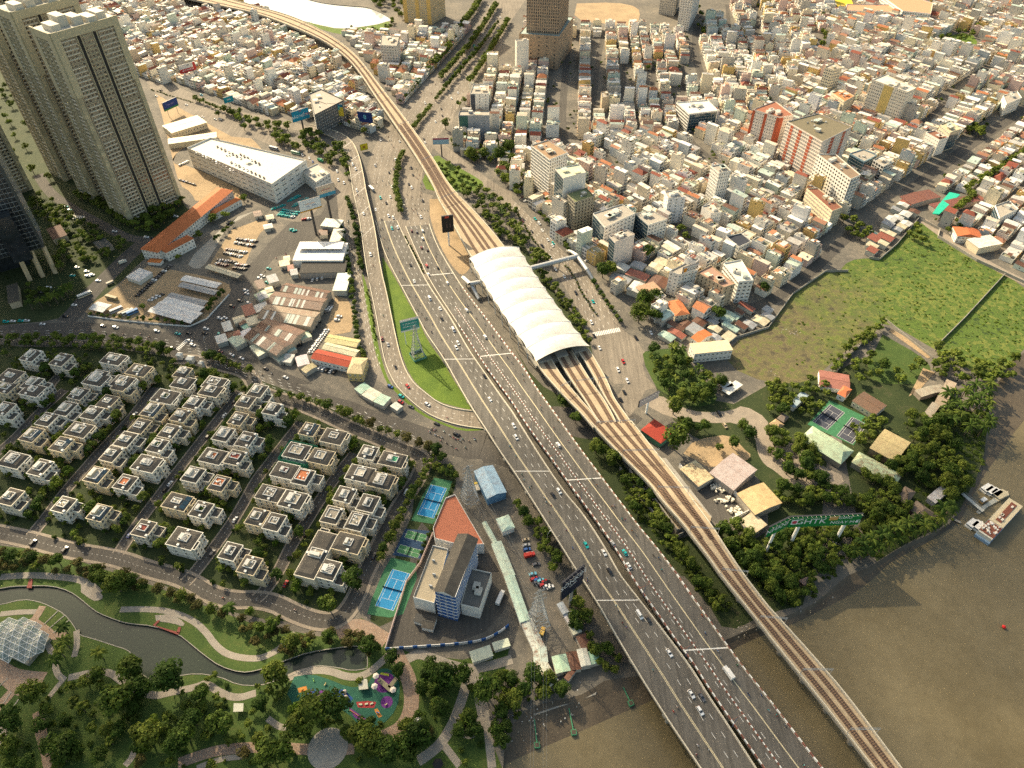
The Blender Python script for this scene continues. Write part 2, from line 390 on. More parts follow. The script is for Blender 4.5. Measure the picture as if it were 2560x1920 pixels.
zone('tower_gardens', 'O -300,20 40,120 180,190 300,330 390,430 420,470 310,560 250,620 170,680 60,700 -300,720', 'garden', .012, 'dark planted gardens at the feet of the towers')
zone('ramp_island_grass', '11 1090,560 1150,650 1250,830 1330,980 1400,1100 1480,1280 1620,1470 12 1740,20 1890,230 1740,200 1570,150 1470,70 1390,0 11 1330,1580 1270,1440 1220,1250 1180,1080 1130,860 1100,720', 'lawnb', .02, 'bright green lawn between ramp and highway', True)
zone('ramp_verge_grass', '11 915,690 950,780 985,920 1010,1050 1050,1300 1100,1500 1160,1659 12 1210,30 1300,130 1440,250 1600,330 1780,390 1960,385 1960,400 1780,410 1590,345 1420,265 1270,140 1180,40 11 1130,1659 1050,1450 1010,1290 970,1080 940,900', 'lawnb', .045, 'narrow green verge beside the ramp', True)
zone('vacant_field', '31 470,690 600,700 700,590 870,570 960,580 1110,450 1280,250 1480,330 1460,400 2050,700 2212,830 2500,1000 2212,1360 2000,1600 1900,1659 1700,1500 1420,1350 1000,1100 900,1250 700,1350 520,1500 380,1640 21 2212,1659 1850,1500 1890,1300 2212,1180 31 0,1190 210,890', 'field', .02, 'rough green vacant field', True)
zone('garden_grounds', '21 1150,1380 1230,1600 22 1260,20 1900,180 1960,150 32 100,-50 400,-30 1000,-300 1400,100 1900,300 1860,700 1600,1190 1200,1370 850,1590 560,90 33 400,230 0,320 23 1850,500 1700,250 1560,0 22 1400,1600 1320,1370 1760,1250 1700,1200 2212,1400 2212,900 1900,600 1450,400 1260,80', 'garden', .014, 'leafy restaurant grounds by the river')
zone('restaurant_lawn', '31 990,1230 1330,1420 1420,1530 1380,1659 900,1659 860,1500', 'lawn', .03, 'green lawn by the red dirt court')
zone('station_verge', '21 30,300 150,540 260,740 400,900 560,1090 660,1250 710,1450 600,1500 300,900 0,500', 'garden', .016, 'planted verge along the station')
zone('highway_verge', '21 0,1300 200,1640 22 500,150 900,550 1000,760 1300,1080 1420,1380 1600,1600 23 1950,330 1750,330 1500,0 22 1450,1659 1110,1250 770,800 370,250 200,20', 'garden', .018, 'overgrown verge between highway and railway')
zone('triangle_garden', '10 1500,1400 1560,1330 1640,1390 1850,1500 1990,1590 1900,1659 1480,1659 1440,1560', 'lawnb', .05, 'green triangle under the viaduct')
zone('red_soil_lot', '11 1500,60 1600,60 1700,300 1830,520 1860,640 1800,720 1740,700 1640,560 1540,350 1500,200', 'sandlot', .03, 'orange soil strip beside the viaduct', True)
zone('traffic_garden', '21 1130,1400 1160,1370 1500,1340 1540,1500 1700,1659 22 1800,160 1560,210 1400,130 1260,40 21 1230,1659 1150,1500', 'lawn', .05, 'palm garden by the roundabout')
zone('vacant_lot_north', '20 560,30 900,20 1090,60 1110,150 1050,230 960,230 800,200 620,190 540,130', 'sandlot', .03, 'sandy empty lot beyond the towers', True)
zone('field_north', '30 1480,330 1750,270 1850,430 1500,420', 'lawnb', .03, 'green plot among the far roofs', True)
zone('pond_bank', '10 100,130 330,185 520,240 720,300 900,300 1100,260 1180,170 1000,225 740,255 500,205 200,130', 'lawnb', .03, 'grassy bank of the lake')
zone('forecourt', '01 2212,160 2000,230 1800,600 1700,680 1600,610 1900,330', 'concrete', .03, 'pale paved forecourt of the school', True)
zone('school_lot', '01 2212,250 11 130,250 0,400 01 2080,720 1780,690 1850,560 2000,330', 'sandlot', .026, 'sandy parking court by the school', True)
zone('parking_lot', '01 1280,640 1640,700 1980,780 2000,880 1790,1090 1700,1150 1300,1120 760,1060 720,1010 960,860 1100,740', 'sandlot', .03, 'parking lot with tin shelters', True)
zone('workshop_yard', '11 690,900 820,930 850,1200 720,1230 560,1240 620,1130', 'sandlot', .03, 'sandy yard beside the rusty sheds', True)
zone('compound_yard', '13 1300,50 1400,-500 12 1530,1300 1970,1400 13 2130,0 2212,220 1900,570 1120,630 1150,560', 'asphalt', .03, 'dark asphalt yard of the striped building', True)
zone('boat_yard', '12 1790,650 1890,700 2100,950 2000,1250 2130,1659 13 2150,100 23 100,300 300,830 570,620 500,450 400,300 300,150 200,0 22 0,1659 230,1300 120,1100 0,950 12 2050,850 1950,650', 'ground', .024, 'bare yard between tin roofs', True)
zone('roundabout_drive', '22 1120,160 1260,80 1450,200 1650,250 1900,230 2000,180 2212,300 2212,420 32 0,420 100,490 250,520 450,700 700,820 520,920 250,915 60,750 -30,700 22 2120,600 2100,450 1950,330 1700,340 1450,310 1300,260', 'paving', .03, 'pale drive into the restaurant grounds')
zone('transformer_yard', '22 1480,640 1640,900 1770,820 2060,1110 1870,1200 1720,1200 1560,960', 'asphalt', .034, 'dark yard with white heaps', True)
zone('mud_court', '22 1480,600 1580,480 1900,430 2000,560 2080,620 1990,680 1700,720', 'sandlot', .03, 'brown bare court among trees')
zone('mall_lot', '00 1330,770 1700,900 2150,1180 2212,1230 10 80,1330 0,1330 00 2100,1300 1900,1200 1650,1230 1480,1360 1520,1430 1640,1430 2212,1700 01 1700,100 1650,0 00 1550,1600 1480,1330 1400,1000', 'sandlot', .02, 'sandy lots round the mall')
zone('taxi_lot', '11 130,150 400,20 560,130 420,250 330,260 200,230', 'asphalt_b', .03, 'asphalt lot full of teal taxis', True)
# ------------------------------------------------------------------ roads at grade
zone('avenue', '01 -300,1150 0,1150 300,1135 700,1122 1000,1150 1350,1205 1560,1225 1750,1060 1950,820 2080,700 2212,570 11 110,440 300,260 560,200 640,30 700,30 760,200 740,260 600,330 480,420 300,520 170,560 60,680 0,760 01 2120,880 1960,1150 1860,1300 1900,1380 2212,1450 11 200,1540 500,1659 12 350,0 600,90 830,150 1000,220 1250,300 1450,370 1560,400 1660,400 1800,420 1980,440 2212,740 2100,700 1900,640 1700,590 1500,520 1350,450 1100,370 850,260 600,170 400,80 200,10 11 0,1480 01 2000,1430 1700,1360 1500,1420 1400,1340 1000,1290 600,1270 200,1260 -300,1270', 'asphalt', .016, 'dark avenue along the villas', True, 0)
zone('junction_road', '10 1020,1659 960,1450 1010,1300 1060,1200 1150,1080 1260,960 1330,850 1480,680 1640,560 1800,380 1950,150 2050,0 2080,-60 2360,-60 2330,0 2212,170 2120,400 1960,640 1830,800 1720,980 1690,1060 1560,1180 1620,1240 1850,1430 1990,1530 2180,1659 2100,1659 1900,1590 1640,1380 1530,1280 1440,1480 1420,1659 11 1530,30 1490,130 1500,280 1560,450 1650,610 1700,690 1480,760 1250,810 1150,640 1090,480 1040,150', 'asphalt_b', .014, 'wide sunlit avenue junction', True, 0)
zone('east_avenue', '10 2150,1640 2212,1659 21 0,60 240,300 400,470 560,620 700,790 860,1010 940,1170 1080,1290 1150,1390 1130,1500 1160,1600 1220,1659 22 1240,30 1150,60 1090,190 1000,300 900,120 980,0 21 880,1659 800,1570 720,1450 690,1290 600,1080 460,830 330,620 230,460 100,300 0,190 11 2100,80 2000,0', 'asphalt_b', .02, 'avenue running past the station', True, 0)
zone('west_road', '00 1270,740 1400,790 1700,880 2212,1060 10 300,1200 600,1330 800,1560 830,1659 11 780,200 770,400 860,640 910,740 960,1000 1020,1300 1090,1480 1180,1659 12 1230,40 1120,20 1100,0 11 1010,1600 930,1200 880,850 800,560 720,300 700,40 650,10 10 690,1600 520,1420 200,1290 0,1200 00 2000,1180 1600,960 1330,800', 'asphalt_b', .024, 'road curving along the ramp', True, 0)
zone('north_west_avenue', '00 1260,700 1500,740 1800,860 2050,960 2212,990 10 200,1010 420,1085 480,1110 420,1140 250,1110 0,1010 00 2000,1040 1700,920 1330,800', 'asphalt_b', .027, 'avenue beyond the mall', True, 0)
road('under_bridge_road', PL('12 1500,450 1800,500 2050,590 22 150,330 430,300 700,370 900,310 1000,220'), 26, MT['asphalt'], .015, label='road passing under the highway')
VR = []
for i, s in enumerate(('02 2080,60 1810,400 1560,720 1380,960 1180,1220 1020,1470', '02 1330,30 1150,280 920,520 760,700 560,930 400,1150 270,1310', '12 390,330 270,480 110,690 02 2212,830 2080,1080 1950,1280 1800,1480 1660,1659 03 1600,60',
 '12 850,600 740,740 620,900 500,1090 380,1280 300,1400 200,1620 13 60,150 0,200', '02 560,50 330,250 130,470 -80,640', '01 540,1560 440,1660 02 420,60')):
 VR.append(road('villa_street', PL(s), 6.0, MT['asphalt'], .02, kerb=.9, label=f"villa street, {('second','third','fourth','fifth','first','short upper')[i]} one from the towers side"))
VR.append(road('villa_ring_road', PL('02 -200,1250 0,1290 250,1340 600,1440 1000,1500 1300,1610 1600,1680 03 1900,210 13 100,200 350,330 560,400 720,380 830,250 900,100 12 930,1659 1040,1450 1130,1250 1270,1000 1380,850 1450,700 1420,620 1250,560 1000,450 860,400 600,270 380,180 100,90 0,50 01 2150,1560 1900,1500 1700,1450 1500,1440'), 8.0, MT['asphalt'], .026, kerb=1.8, label='ring road curving round the villas'))
road('tower_road', PL('01 330,-150 420,0 600,130 780,230 950,320 1100,400 1300,420 1340,400'), 10, MT['asphalt'], .03, label='road below the towers')
road('corner_road', PL('01 1250,430 1100,560 900,760 760,900 640,1050 560,1120'), 16, MT['asphalt'], .022, label='road beside the parking lot')
road('river_lane', PL('31 -150,1000 0,960 230,800 420,650 560,500 700,380 760,300'), 10, MT['asphalt'], .03, label='lane between houses and field')
road('wall_lane', PL('31 1320,230 1500,370 1800,560 2050,700 2300,820'), 9, MT['paving'], .03, label='lane along the field wall')
for s, w in (('20 480,330 470,500 455,700 440,900 430,1100 480,1300', 9), ('20 790,300 760,430 730,600 715,800 700,960', 7), ('20 970,560 960,850', 6), ('20 1225,520 1215,850', 6), ('20 1480,560 1470,860', 6), ('20 1600,200 1580,350 1600,560 1680,760', 10),
             ('20 1860,40 1880,300', 6), ('20 2110,60 2120,380', 6), ('30 1200,1659 1500,1440 1760,1240 2212,950 2500,780', 12), ('30 150,200 460,330 520,520', 6), ('20 780,1300 950,1560 1200,1640', 7), ('30 900,960 1250,1180 1500,900 2000,600', 6),
             ('10 0,760 300,800 700,600 800,560', 7), ('20 1500,1000 1500,1180 1700,1350 2000,1659', 6), ('21 1400,280 1560,450 1800,560 2000,700 2212,820', 6), ('20 -60,1100 150,1060 430,1080 900,1000 1400,870 1700,830', 7)):
 road('side_street', PL(s), w, MT['asphalt'], .03, label='narrow side street between the town houses')
def zebra(s, n, w, label):
 a, b, c = PL(s); o = tag(ob('zebra_crossing', None, None, a), None, None, None, 'structure'); o['label'] = label; d = (b-a)/n; e = c-a; me = MB(); me.add([(0, 0, 0), tuple(d*.55), tuple(d*.55+e), tuple(e)], [[0, 1, 2, 3]]); me = me.mesh('stripe', [MT['linewhite']])
 for i in range(n): ob('stripe', me, o, d*i+Vector((0, 0, .075)))
zebra('21 695,1215 930,1170 708,1250', 16, 4, 'zebra crossing beside the station'); zebra('01 1520,1355 1610,1265 1545,1372', 9, 4, 'zebra crossing by the parking lot corner'); zebra('01 600,195 740,210 592,228', 8, 4, 'pale crossing below the towers')
# ------------------------------------------------------------------ elevated highway
def prof(tab):
 return lambda p: float(np.interp(p[1], [a for a, b in tab], [b for a, b in tab]))
HZ = prof([(560, .04), (690, .8), (875, 4.0), (1080, 6.8), (1300, 9), (1600, 11), (1920, 12.5), (2400, 13.5)])
LE = PL('11 1030,250 1090,480 1160,640 1250,810 1330,960 1400,1090 1470,1230 1620,1440 12 1740,0 1860,210 1980,390 2100,580 22 20,770 180,1020 400,1370 550,1610 23 735,235 900,530 1110,880 1260,1120 1430,1380 1620,1659 1850,2000', HZ)
LR = PL('11 1220,250 1290,400 1380,580 1470,770 1590,950 1700,1110 1840,1365 1920,1480 12 2045,0 2150,150 22 0,230 100,390 280,680 480,970 610,1110 800,1400 23 940,0 1020,100 1270,420 1560,800 1690,1020 1900,1330 2110,1659 2330,2000', HZ)
RL = PL('11 1290,300 1340,420 1420,600 1490,750 1600,930 1780,1200 1960,1480 12 2090,0 22 0,160 110,340 340,650 500,880 620,1040 800,1290 940,1500 23 1020,0 1290,380 1440,600 1560,750 1680,950 1860,1210 2080,1530 2170,1659 2400,2000', HZ)
RR = PL('11 1500,280 1560,450 1650,610 1700,690 1800,850 1990,1090 2212,1390 21 120,1540 22 200,20 370,250 560,520 770,800 960,1050 1110,1250 1240,1400 23 1440,0 1560,180 1720,400 1860,600 2030,830 33 0,1050 230,1350 470,1659 700,1950', HZ)
def uvz(line): return line
def by_y(Lp, Rp, n):
 return resample(Lp, n), resample(Rp, n)
def deck(name, Lp, Rp, label, th=1.6, par=.9, mat='deck', n=110, pw=.5, pc=(.52, .48, .38), redpar=()):
 L = resample(smooth(Lp, 2), n); Rr = resample(smooth(Rp, 2), n)
 root = tag(ob(name, None, None, (L[0]+Rr[0])/2*1), label, 'bridge' if 'high' in name else 'viaduct'); root.location.z = 0
 off = -Vector(root.location)
 L = [p+off for p in L]; Rr = [p+off for p in Rr]
 mb = MB(); ribbon(mb, L, Rr); mb.build('road_surface', MT[mat], root)
 mb = MB(); dn = Vector((0, 0, -th))
 A = offset(L, -.35, -.02); B = offset(Rr, .35, -.02)
 for Q, sgn in ((A, 1), (B, -1)):
  low = [Vector((p.x, p.y, max(p.z-th, min(p.z-.1, 0)))) if False else Vector((p.x, p.y, p.z-th if p.z > 4.5 else -.3)) for p in Q]
  (ribbon(mb, low, Q) if sgn > 0 else ribbon(mb, Q, low))
 ribbon(mb, [p+dn for p in B], [p+dn for p in A], 0)
 mb.build('girder', MT['concrete'], root)
 for Q in (A, B):
  w = MB(); wallstrip(w, Q, pw, par); w.build('parapet', MT['parapet'], root)
 rd = Road([p-off for p in L], [p-off for p in Rr], n); rd.root = root; rd.off = off
 mask([*rd.L, *rd.R[::-1]]); return rd
MT['parapet'] = M_plain('parapet_concrete', (.56, .51, .40), .8, var=.4, sc=1.2)
MT['redpaint'] = M_plain('red_paint', (.25, .10, .07), .85, var=.5)
HL = deck('highway_bridge', LE, LR, 'near carriageway of the highway bridge with cream double line')
HR = deck('highway_bridge', RL, RR, 'far carriageway of the highway bridge with red and white barriers')
def painted(rd, t, w, mat, name, dash=None, a=0.0, b=1.0, z=.012, seg=None):
 """a painted line on a road at cross position t; dash = (on, off) metres"""
 mb = MB(); N = rd.n*4; pts = [rd.at(a+(b-a)*i/N, t)[0]+Vector((0, 0, z)) for i in range(N+1)]
 pts = [p+rd.off for p in pts]
 ribbon(mb, offset(pts, -w/2), offset(pts, w/2))
 return mb.build(name, MT[mat], rd.root)
DASH = MB(); DASH.add([(-.5, -.1, 0), (.5, -.1, 0), (.5, .1, 0), (-.5, .1, 0)], [[0, 1, 2, 3]]); DASH = DASH.mesh('lane_dash', [MT['linewhite']])
def dashes(rd, t, on, off_):
 pts = [rd.at(i/300, t)[0]+rd.off for i in range(301)]; s = 0.0; nxt = 1.0
 for p, q in zip(pts, pts[1:]):
  L = (q-p).length
  while s+L > nxt:
   c = p.lerp(q, (nxt-s)/L); d = q-p; o = ob('lane_dash', DASH, rd.root, c+Vector((0, 0, .02)), 0, (on, 1, 1)); o.rotation_euler = (0, -math.atan2(d.z, d.xy.length), math.atan2(d.y, d.x)); nxt += on+off_
  s += L
def xline(rd, u, w, mat, name, t0=.01, t1=.99, z=.016):
 mb = MB(); a, h = rd.at(u, t0); b, _ = rd.at(u, t1); d = Vector((math.cos(h), math.sin(h), 0))*w/2; k = Vector((0, 0, z))+rd.off
 mb.add([tuple(a-d+k), tuple(b-d+k), tuple(b+d+k), tuple(a+d+k)], [[0, 1, 2, 3]]); return mb.build(name, MT[mat], rd.root)
for rd, dbl, lanes, sols in ((HL, (.40, .425), (.62, .80), (.03, .975)), (HR, (.60,), (.22, .40), (.03, .975))):
 for t in dbl: painted(rd, t, .30 if len(dbl) > 1 else .5, 'lineyellow', 'lane_line')
 for t in lanes: dashes(rd, t, 3.2, 6.0)
 for t in sols: painted(rd, t, .22, 'linewhite', 'edge_line')
def near_u(rd, p, t=.0):
 best = min(range(rd.n), key=lambda i: (rd.L[i].lerp(rd.R[i], t).xy-p.xy).length); return best/(rd.n-1)
for s in ('11 1250,805', '11 1620,1436', '12 2212,735', '23 735,235'):
 p = PL(s, HZ)[0]; xline(HL, near_u(HL, p), .5, 'linewhite', 'expansion_joint')
for s in ('11 1700,690', '21 0,1390', '22 770,800', '23 1860,600'):
 p = PL(s, HZ)[0]; xline(HR, near_u(HR, p, 1), .7, 'linewhite', 'expansion_joint')
def redwhite(line, w, h, on, root, name='barrier', c0='white', proud=.03):
 """a low concrete barrier of painted blocks, red and white by turns: real blocks end to end"""
 d = [0]
 for p, q in zip(line, line[1:]): d.append(d[-1]+(q-p).length)
 D = np.array(d); P = np.array([tuple(p) for p in line]); s = 0; k = 0; A = MB(); B = MB()
 while s < d[-1]-on:
  p = [Vector([float(np.interp(q, D, P[:, j])) for j in range(3)]) for q in (s, s+on-.02)]
  wallstrip(A if k % 2 else B, p, w, h); s += on; k += 1
 for mbx, m, n in ((A, 'redpaint', 'red_block'), (B, 'white', 'white_block')):
  o = mbx.build(n, MT[m], root); o['kind'] = 'stuff'
off = HR.off
redwhite([HR.at(i/300, .30)[0]+off for i in range(75, 301)], .4, .7, 1.4, HR.root)
redwhite([HR.at(i/300, .985)[0]+off for i in range(60, 301)], .5, .95, 2.4, HR.root)
redwhite([HR.at(i/300, .012)[0]+off for i in range(90, 301)], .45, .95, 2.4, HR.root)
for rd in (HL, HR):
 for i in range(46, 108, 6):
  a, h = rd.at(i/110, .5);
  if a.z < 5: continue
  if abs(PR(a)[1]-1100) < 25: continue
  mb = MB(); wd = (rd.at(i/110, 1)[0]-rd.at(i/110, 0)[0]).length
  mb.box(0, 0, a.z-3.1, 2.2, wd*.9, 1.4, 0);
  for t in (-.3, .3): mb.tube((0, wd*t, -3), (0, wd*t, a.z-3.1), .95, n=10)
  o = mb.build('pier', MT['concrete'], rd.root, (a.x+rd.off.x, a.y+rd.off.y, 0), h)
# ramp
FZ = prof([(315, .3), (345, 2.0), (420, 5.4), (500, 6.0), (680, 6.0), (760, 3.2), (860, .9), (920, .06), (1200, .06)])
FL = PL('10 420,1120 640,1170 740,1250 790,1380 815,1500 835,1659 11 875,150 905,320 925,480 950,650 975,780 1000,900 1040,1090 1075,1300 1110,1480 1190,1659 12 1290,110 1440,240 1600,320 1780,370 1990,395', FZ)
FR = PL('10 470,1080 700,1130 830,1210 890,1330 930,1500 955,1659 11 1000,180 1040,370 1060,530 1090,700 1130,860 1180,1100 1220,1290 1260,1450 1310,1570 1370,1659 12 1470,80 1570,160 1700,210 1880,235 1960,230', FZ)
RP = deck('curved_ramp', FL, FR, 'curved grey ramp descending beside the sheds', th=1.3, par=.8, n=90, mat='asphalt_b', pc=(.6, .5, .38))
for t in (.33, .66): dashes(RP, t, 2.2, 4.5)
for t in (.05, .95): painted(RP, t, .2, 'lineyellow', 'edge_line')
for u in (.14, .21, .28, .35, .42, .49): xline(RP, u, .5, 'linewhite', 'expansion_joint')
for i in range(16, 46, 5):
 a, h = RP.at(i/90, .5)
 mb = MB(); mb.tube((0, 0, -1), (0, 0, a.z-1.2), .8, n=10); mb.box(0, 0, a.z-2.2, 1.6, 8, 1.0); mb.build('pier', MT['concrete'], RP.root, (a.x+RP.off.x, a.y+RP.off.y, 0), h)
# ------------------------------------------------------------------ railway viaduct
MT['ballast'] = M_ground('track_bed', [(.3, (.13, .085, .055)), (.7, (.22, .15, .10))], .2, 1.5, amt=.5)
MT['slab'] = M_ground('viaduct_slab', [(.3, (.30, .235, .15)), (.7, (.48, .385, .26))], .1, 1.0, amt=.3)
MZ = 11.0
VW = deck('railway_viaduct', PL('00 1300,-90 1720,10 2000,70 10 0,115 250,205 520,320 680,415 800,515 900,635 1000,790 1080,910 1180,1055 1290,1215 1400,1385 1540,1620 11 1570,60 1640,170 1740,350 1830,520 1880,590', MZ),
          PL('00 1500,-140 1980,-10 10 0,55 300,135 560,255 760,385 880,495 960,595 1080,755 1230,945 1400,1175 1530,1365 1680,1620 11 1900,180 2050,350 2150,480', MZ), 'sandy railway viaduct sweeping in from the lake', th=2.2, par=1.1, mat='slab', n=130)
SA = deck('railway_viaduct', PL('21 190,1440 250,1540 330,1640 22 470,130 600,260 700,380', MZ), PL('21 320,1400 390,1530 480,1659 22 590,130 680,230 750,330', MZ), 'track branch leaving the station nearest to the highway', th=1.8, par=.7, mat='slab', n=40)
SB = deck('railway_viaduct', PL('21 370,1400 440,1520 530,1659 22 640,160 700,260 760,340', MZ+.01), PL('21 520,1370 600,1500 700,1659 22 800,140 870,260 900,330', MZ+.01), 'middle track branch leaving the station', th=1.8, par=.7, mat='slab', n=40)
SCB = deck('railway_viaduct', PL('21 560,1370 640,1480 740,1659 22 790,100 860,210 930,330', MZ+.02), PL('21 660,1350 740,1480 830,1640 22 880,120 960,230 1030,330', MZ+.02), 'track branch leaving the station nearest to the avenue', th=1.8, par=.7, mat='slab', n=40)
VE = deck('railway_viaduct', PL('22 680,340 820,500 1020,700 1200,880 1290,1010 1480,1220 1560,1330 1700,1510 23 1800,0 2212,510 33 0,520 500,1140 900,1659 1200,2050', MZ-.01), PL('22 1030,320 1100,410 1200,540 1290,650 1450,850 1560,1000 1700,1190 1760,1275 1850,1420 23 2010,0 2212,260 33 0,260 400,700 700,1050 1150,1659 1450,2050', MZ-.01), 'sandy railway viaduct crossing the river', th=2.4, par=1.1, mat='slab', n=140)
def piers(rd, step, n, w=1.7, a0=4):
 for i in range(a0, n-1, step):
  a, h = rd.at(i/n, .5)
  wd = (rd.at(i/n, 1)[0]-rd.at(i/n, 0)[0]).length
  mb = MB(); mb.tube((0, 0, -4), (0, 0, a.z-3.4), w, w*.9, 12); mb.prism([(-1.3, -wd*.22), (1.3, -wd*.22), (1.3, wd*.22), (-1.3, wd*.22)], a.z-3.4, a.z-2.3)
  mb.build('pier', MT['concrete'], rd.root, (a.x+rd.off.x, a.y+rd.off.y, 0), h)
piers(VW, 5, 130); piers(VE, 9, 140, 1.9, 3); piers(SA, 12, 40, 1.2); piers(SB, 12, 40, 1.2); piers(SCB, 12, 40, 1.2)
SLEEPER = MB(); SLEEPER.box(0, 0, 0, .34, 2.5, .16, bottom=False); SLEEPER = SLEEPER.mesh('sleeper', [M_plain('sleeper_concrete', (.20, .13, .085), .9)])
NSL = [0]
def tracks(rd, ts, a=0.0, b=1.0, sleep=False):
 for t0, t1 in ts:
  N = 120; pts = []
  for i in range(N+1):
   u = a+(b-a)*i/N; pts.append(rd.at(u, t0+(t1-t0)*i/N)[0]+rd.off)
  mb = MB(); ribbon(mb, offset(pts, -1.45, .03), offset(pts, 1.45, .03)); mb.build('track_bed', MT['ballast'], rd.root)
  for s in (-.72, .72):
   mb = MB(); wallstrip(mb, offset(pts, s, .16), .16, .18); mb.build('rail', MT['rail'], rd.root)
  d = [0]
  for p, q in zip(pts, pts[1:]): d.append(d[-1]+(q-p).length)
  D = np.array(d); P = np.array([tuple(p) for p in pts]); s = .4; mbx = MB()
  while s < d[-1]-.5:
   p = [Vector([float(np.interp(q, D, P[:, j])) for j in range(3)]) for q in (s-.2, s+.2)]; c = (p[0]+p[1])/2; h = math.atan2(p[1].y-p[0].y, p[1].x-p[0].x)
   wpos = PR(c-rd.off)
   if sleep and 1330 < wpos[1] < 1930 and NSL[0] < 300:
    o = ob('sleeper', SLEEPER, rd.root, (c.x, c.y, c.z+.035), h); NSL[0] += 1
   else: mbx.box(c.x, c.y, c.z+.035, .34, 2.5, .14, h, c=(1, 1, 1))
   s += 1.15
  o = mbx.build('sleeper_row', SLEEPER.materials[0], rd.root); o['kind'] = 'stuff'
tracks(VW, [(.30, .22), (.70, .80)]); tracks(VW, [(.36, .46), (.62, .60)], .72, 1)
tracks(SA, [(.5, .62)]); tracks(SB, [(.28, .2), (.72, .75)]); tracks(SCB, [(.5, .42)])
tracks(VE, [(.14, .30), (.86, .68)], 0, .55); tracks(VE, [(.38, .30), (.60, .68)], 0, .40)
tracks(VE, [(.30, .30), (.68, .68)], .55, 1, True)
mb = MB(); mid = [VE.at(.5+.5*i/60, .49)[0]+VE.off for i in range(61)]; wallstrip(mb, mid, .9, .25); mb.build('walkway', MT['slab'], VE.root)
for t in (.06, .94):
 mb = MB(); mid = [VE.at(.4+.6*i/60, t)[0]+VE.off for i in range(61)]; wallstrip(mb, mid, .6, .35); mb.build('cable_duct', MT['concrete'], VE.root)
# ------------------------------------------------------------------ shared pieces: windows, cars, people, trees
def window_mesh(name, frame, glass, fw=.07, mull=1, proud=.10):
 mb = MB(); o = .5; i = .5-fw
 def ring(y0, y1):
  return [(-o, y0, -o), (o, y0, -o), (o, y0, o), (-o, y0, o), (-i, y0, -i), (i, y0, -i), (i, y0, i), (-i, y0, i), (-i, y1, -i), (i, y1, -i), (i, y1, i), (-i, y1, i), (-o, 0, -o), (o, 0, -o), (o, 0, o), (-o, 0, o)]
 v = ring(-proud, -.02)
 f = [[0, 1, 5, 4], [1, 2, 6, 5], [2, 3, 7, 6], [3, 0, 4, 7], [4, 5, 9, 8], [5, 6, 10, 9], [6, 7, 11, 10], [7, 4, 8, 11], [12, 13, 1, 0], [13, 14, 2, 1], [14, 15, 3, 2], [15, 12, 0, 3]]
 mb.add(v, f, 0); mb.add(v[8:12], [[0, 1, 2, 3]], 1)
 if mull: mb.add([(-.02, -proud*.7, -i), (.02, -proud*.7, -i), (.02, -proud*.7, i), (-.02, -proud*.7, i)], [[0, 1, 2, 3]], 0)
 return mb.mesh(name, [frame, glass]), mb
WIN, WIN_MB = window_mesh('window', MT['white'], MT['glass'])
WIND, WIND_MB = window_mesh('window_dark', MT['darksteel'], MT['glass'])
MT['creamframe'] = M_plain('cream_frame', (.60, .52, .36), .7)
WINC, WINC_MB = window_mesh('window_cream', MT['creamframe'], MT['glass'], fw=.10, proud=.16)
# ---- vehicles
def car_meshes(kind):
 b = MB(); g = MB()
 L, Wd = {'sedan': (4.5, 1.8), 'suv': (4.6, 1.9), 'van': (5.4, 1.95)}[kind]
 H = {'sedan': 1.45, 'suv': 1.72, 'van': 2.15}[kind]; x0, x1 = -L/2, L/2; belt = {'sedan': .95, 'suv': 1.05, 'van': 1.15}[kind]
 prof_ = {'sedan': [(x0, .32), (x0-.02, .75), (x0+.25, belt), (x1-1.25, belt), (x1-.2, .78), (x1, .6), (x1, .3)],
             'suv': [(x0, .36), (x0-.02, .8), (x0+.1, belt), (x1-1.15, belt), (x1-.15, .92), (x1, .7), (x1, .34)],
             'van': [(x0, .36), (x0, .8), (x0, belt), (x1-.75, belt), (x1-.1, .95), (x1, .7), (x1, .34)]}[kind]
 cab = {'sedan': [(x0+.35, belt), (x0+1.0, H), (x1-2.15, H), (x1-1.2, belt)], 'suv': [(x0+.12, belt), (x0+.4, H), (x1-2.0, H), (x1-1.1, belt)], 'van': [(x0+.03, belt), (x0+.12, H), (x1-1.5, H), (x1-.7, belt)]}[kind]
 w = Wd/2; n = len(prof_)
 ws = [w*.96, w, w*.97, w*.97, w*.95, w*.9, w*.92]
 v = [(p[0], -ws[i], p[1]) for i, p in enumerate(prof_)]+[(p[0], ws[i], p[1]) for i, p in enumerate(prof_)]
 b.add(v, [list(range(n))]+[[n+i for i in range(n)][::-1]]+[[i+1, i, n+i, n+i+1] for i in range(n-1)])
 cw = [w*.90, w*.74, w*.74, w*.88]
 cv = [(p[0], -cw[i], p[1]) for i, p in enumerate(cab)]+[(p[0], cw[i], p[1]) for i, p in enumerate(cab)]
 g.add(cv, [[0, 3, 2, 1], [4, 5, 6, 7], [0, 1, 5, 4], [2, 3, 7, 6]])
 b.add([(p[0], y, p[1]+.02) for p, y in ((cab[1], -cw[1]), (cab[2], -cw[2]), (cab[2], cw[2]), (cab[1], cw[1]))], [[0, 1, 2, 3]])
 for s in (-1, 1):
  for a, c in ((0, 1), (3, 2)):
   b.bar((cab[a][0], s*cw[a], cab[a][1]), (cab[c][0], s*cw[c], cab[c][1]), .07)
  m = ((cab[1][0]+cab[2][0])/2, s*cw[1]*1.01, H); b.bar(m, (m[0], s*cw[0]*1.01, belt), .07)
 return b.mesh(kind+'_body', [MT['carpaint']]), g.mesh(kind+'_windows', [MT['glass']])
CAR = {k: car_meshes(k) for k in ('sedan', 'suv', 'van')}
wm = MB(); wm.tube((0, -.1, 0), (0, .1, 0), .31, n=10); WHEEL = wm.mesh('wheel', [MT['tyre']])
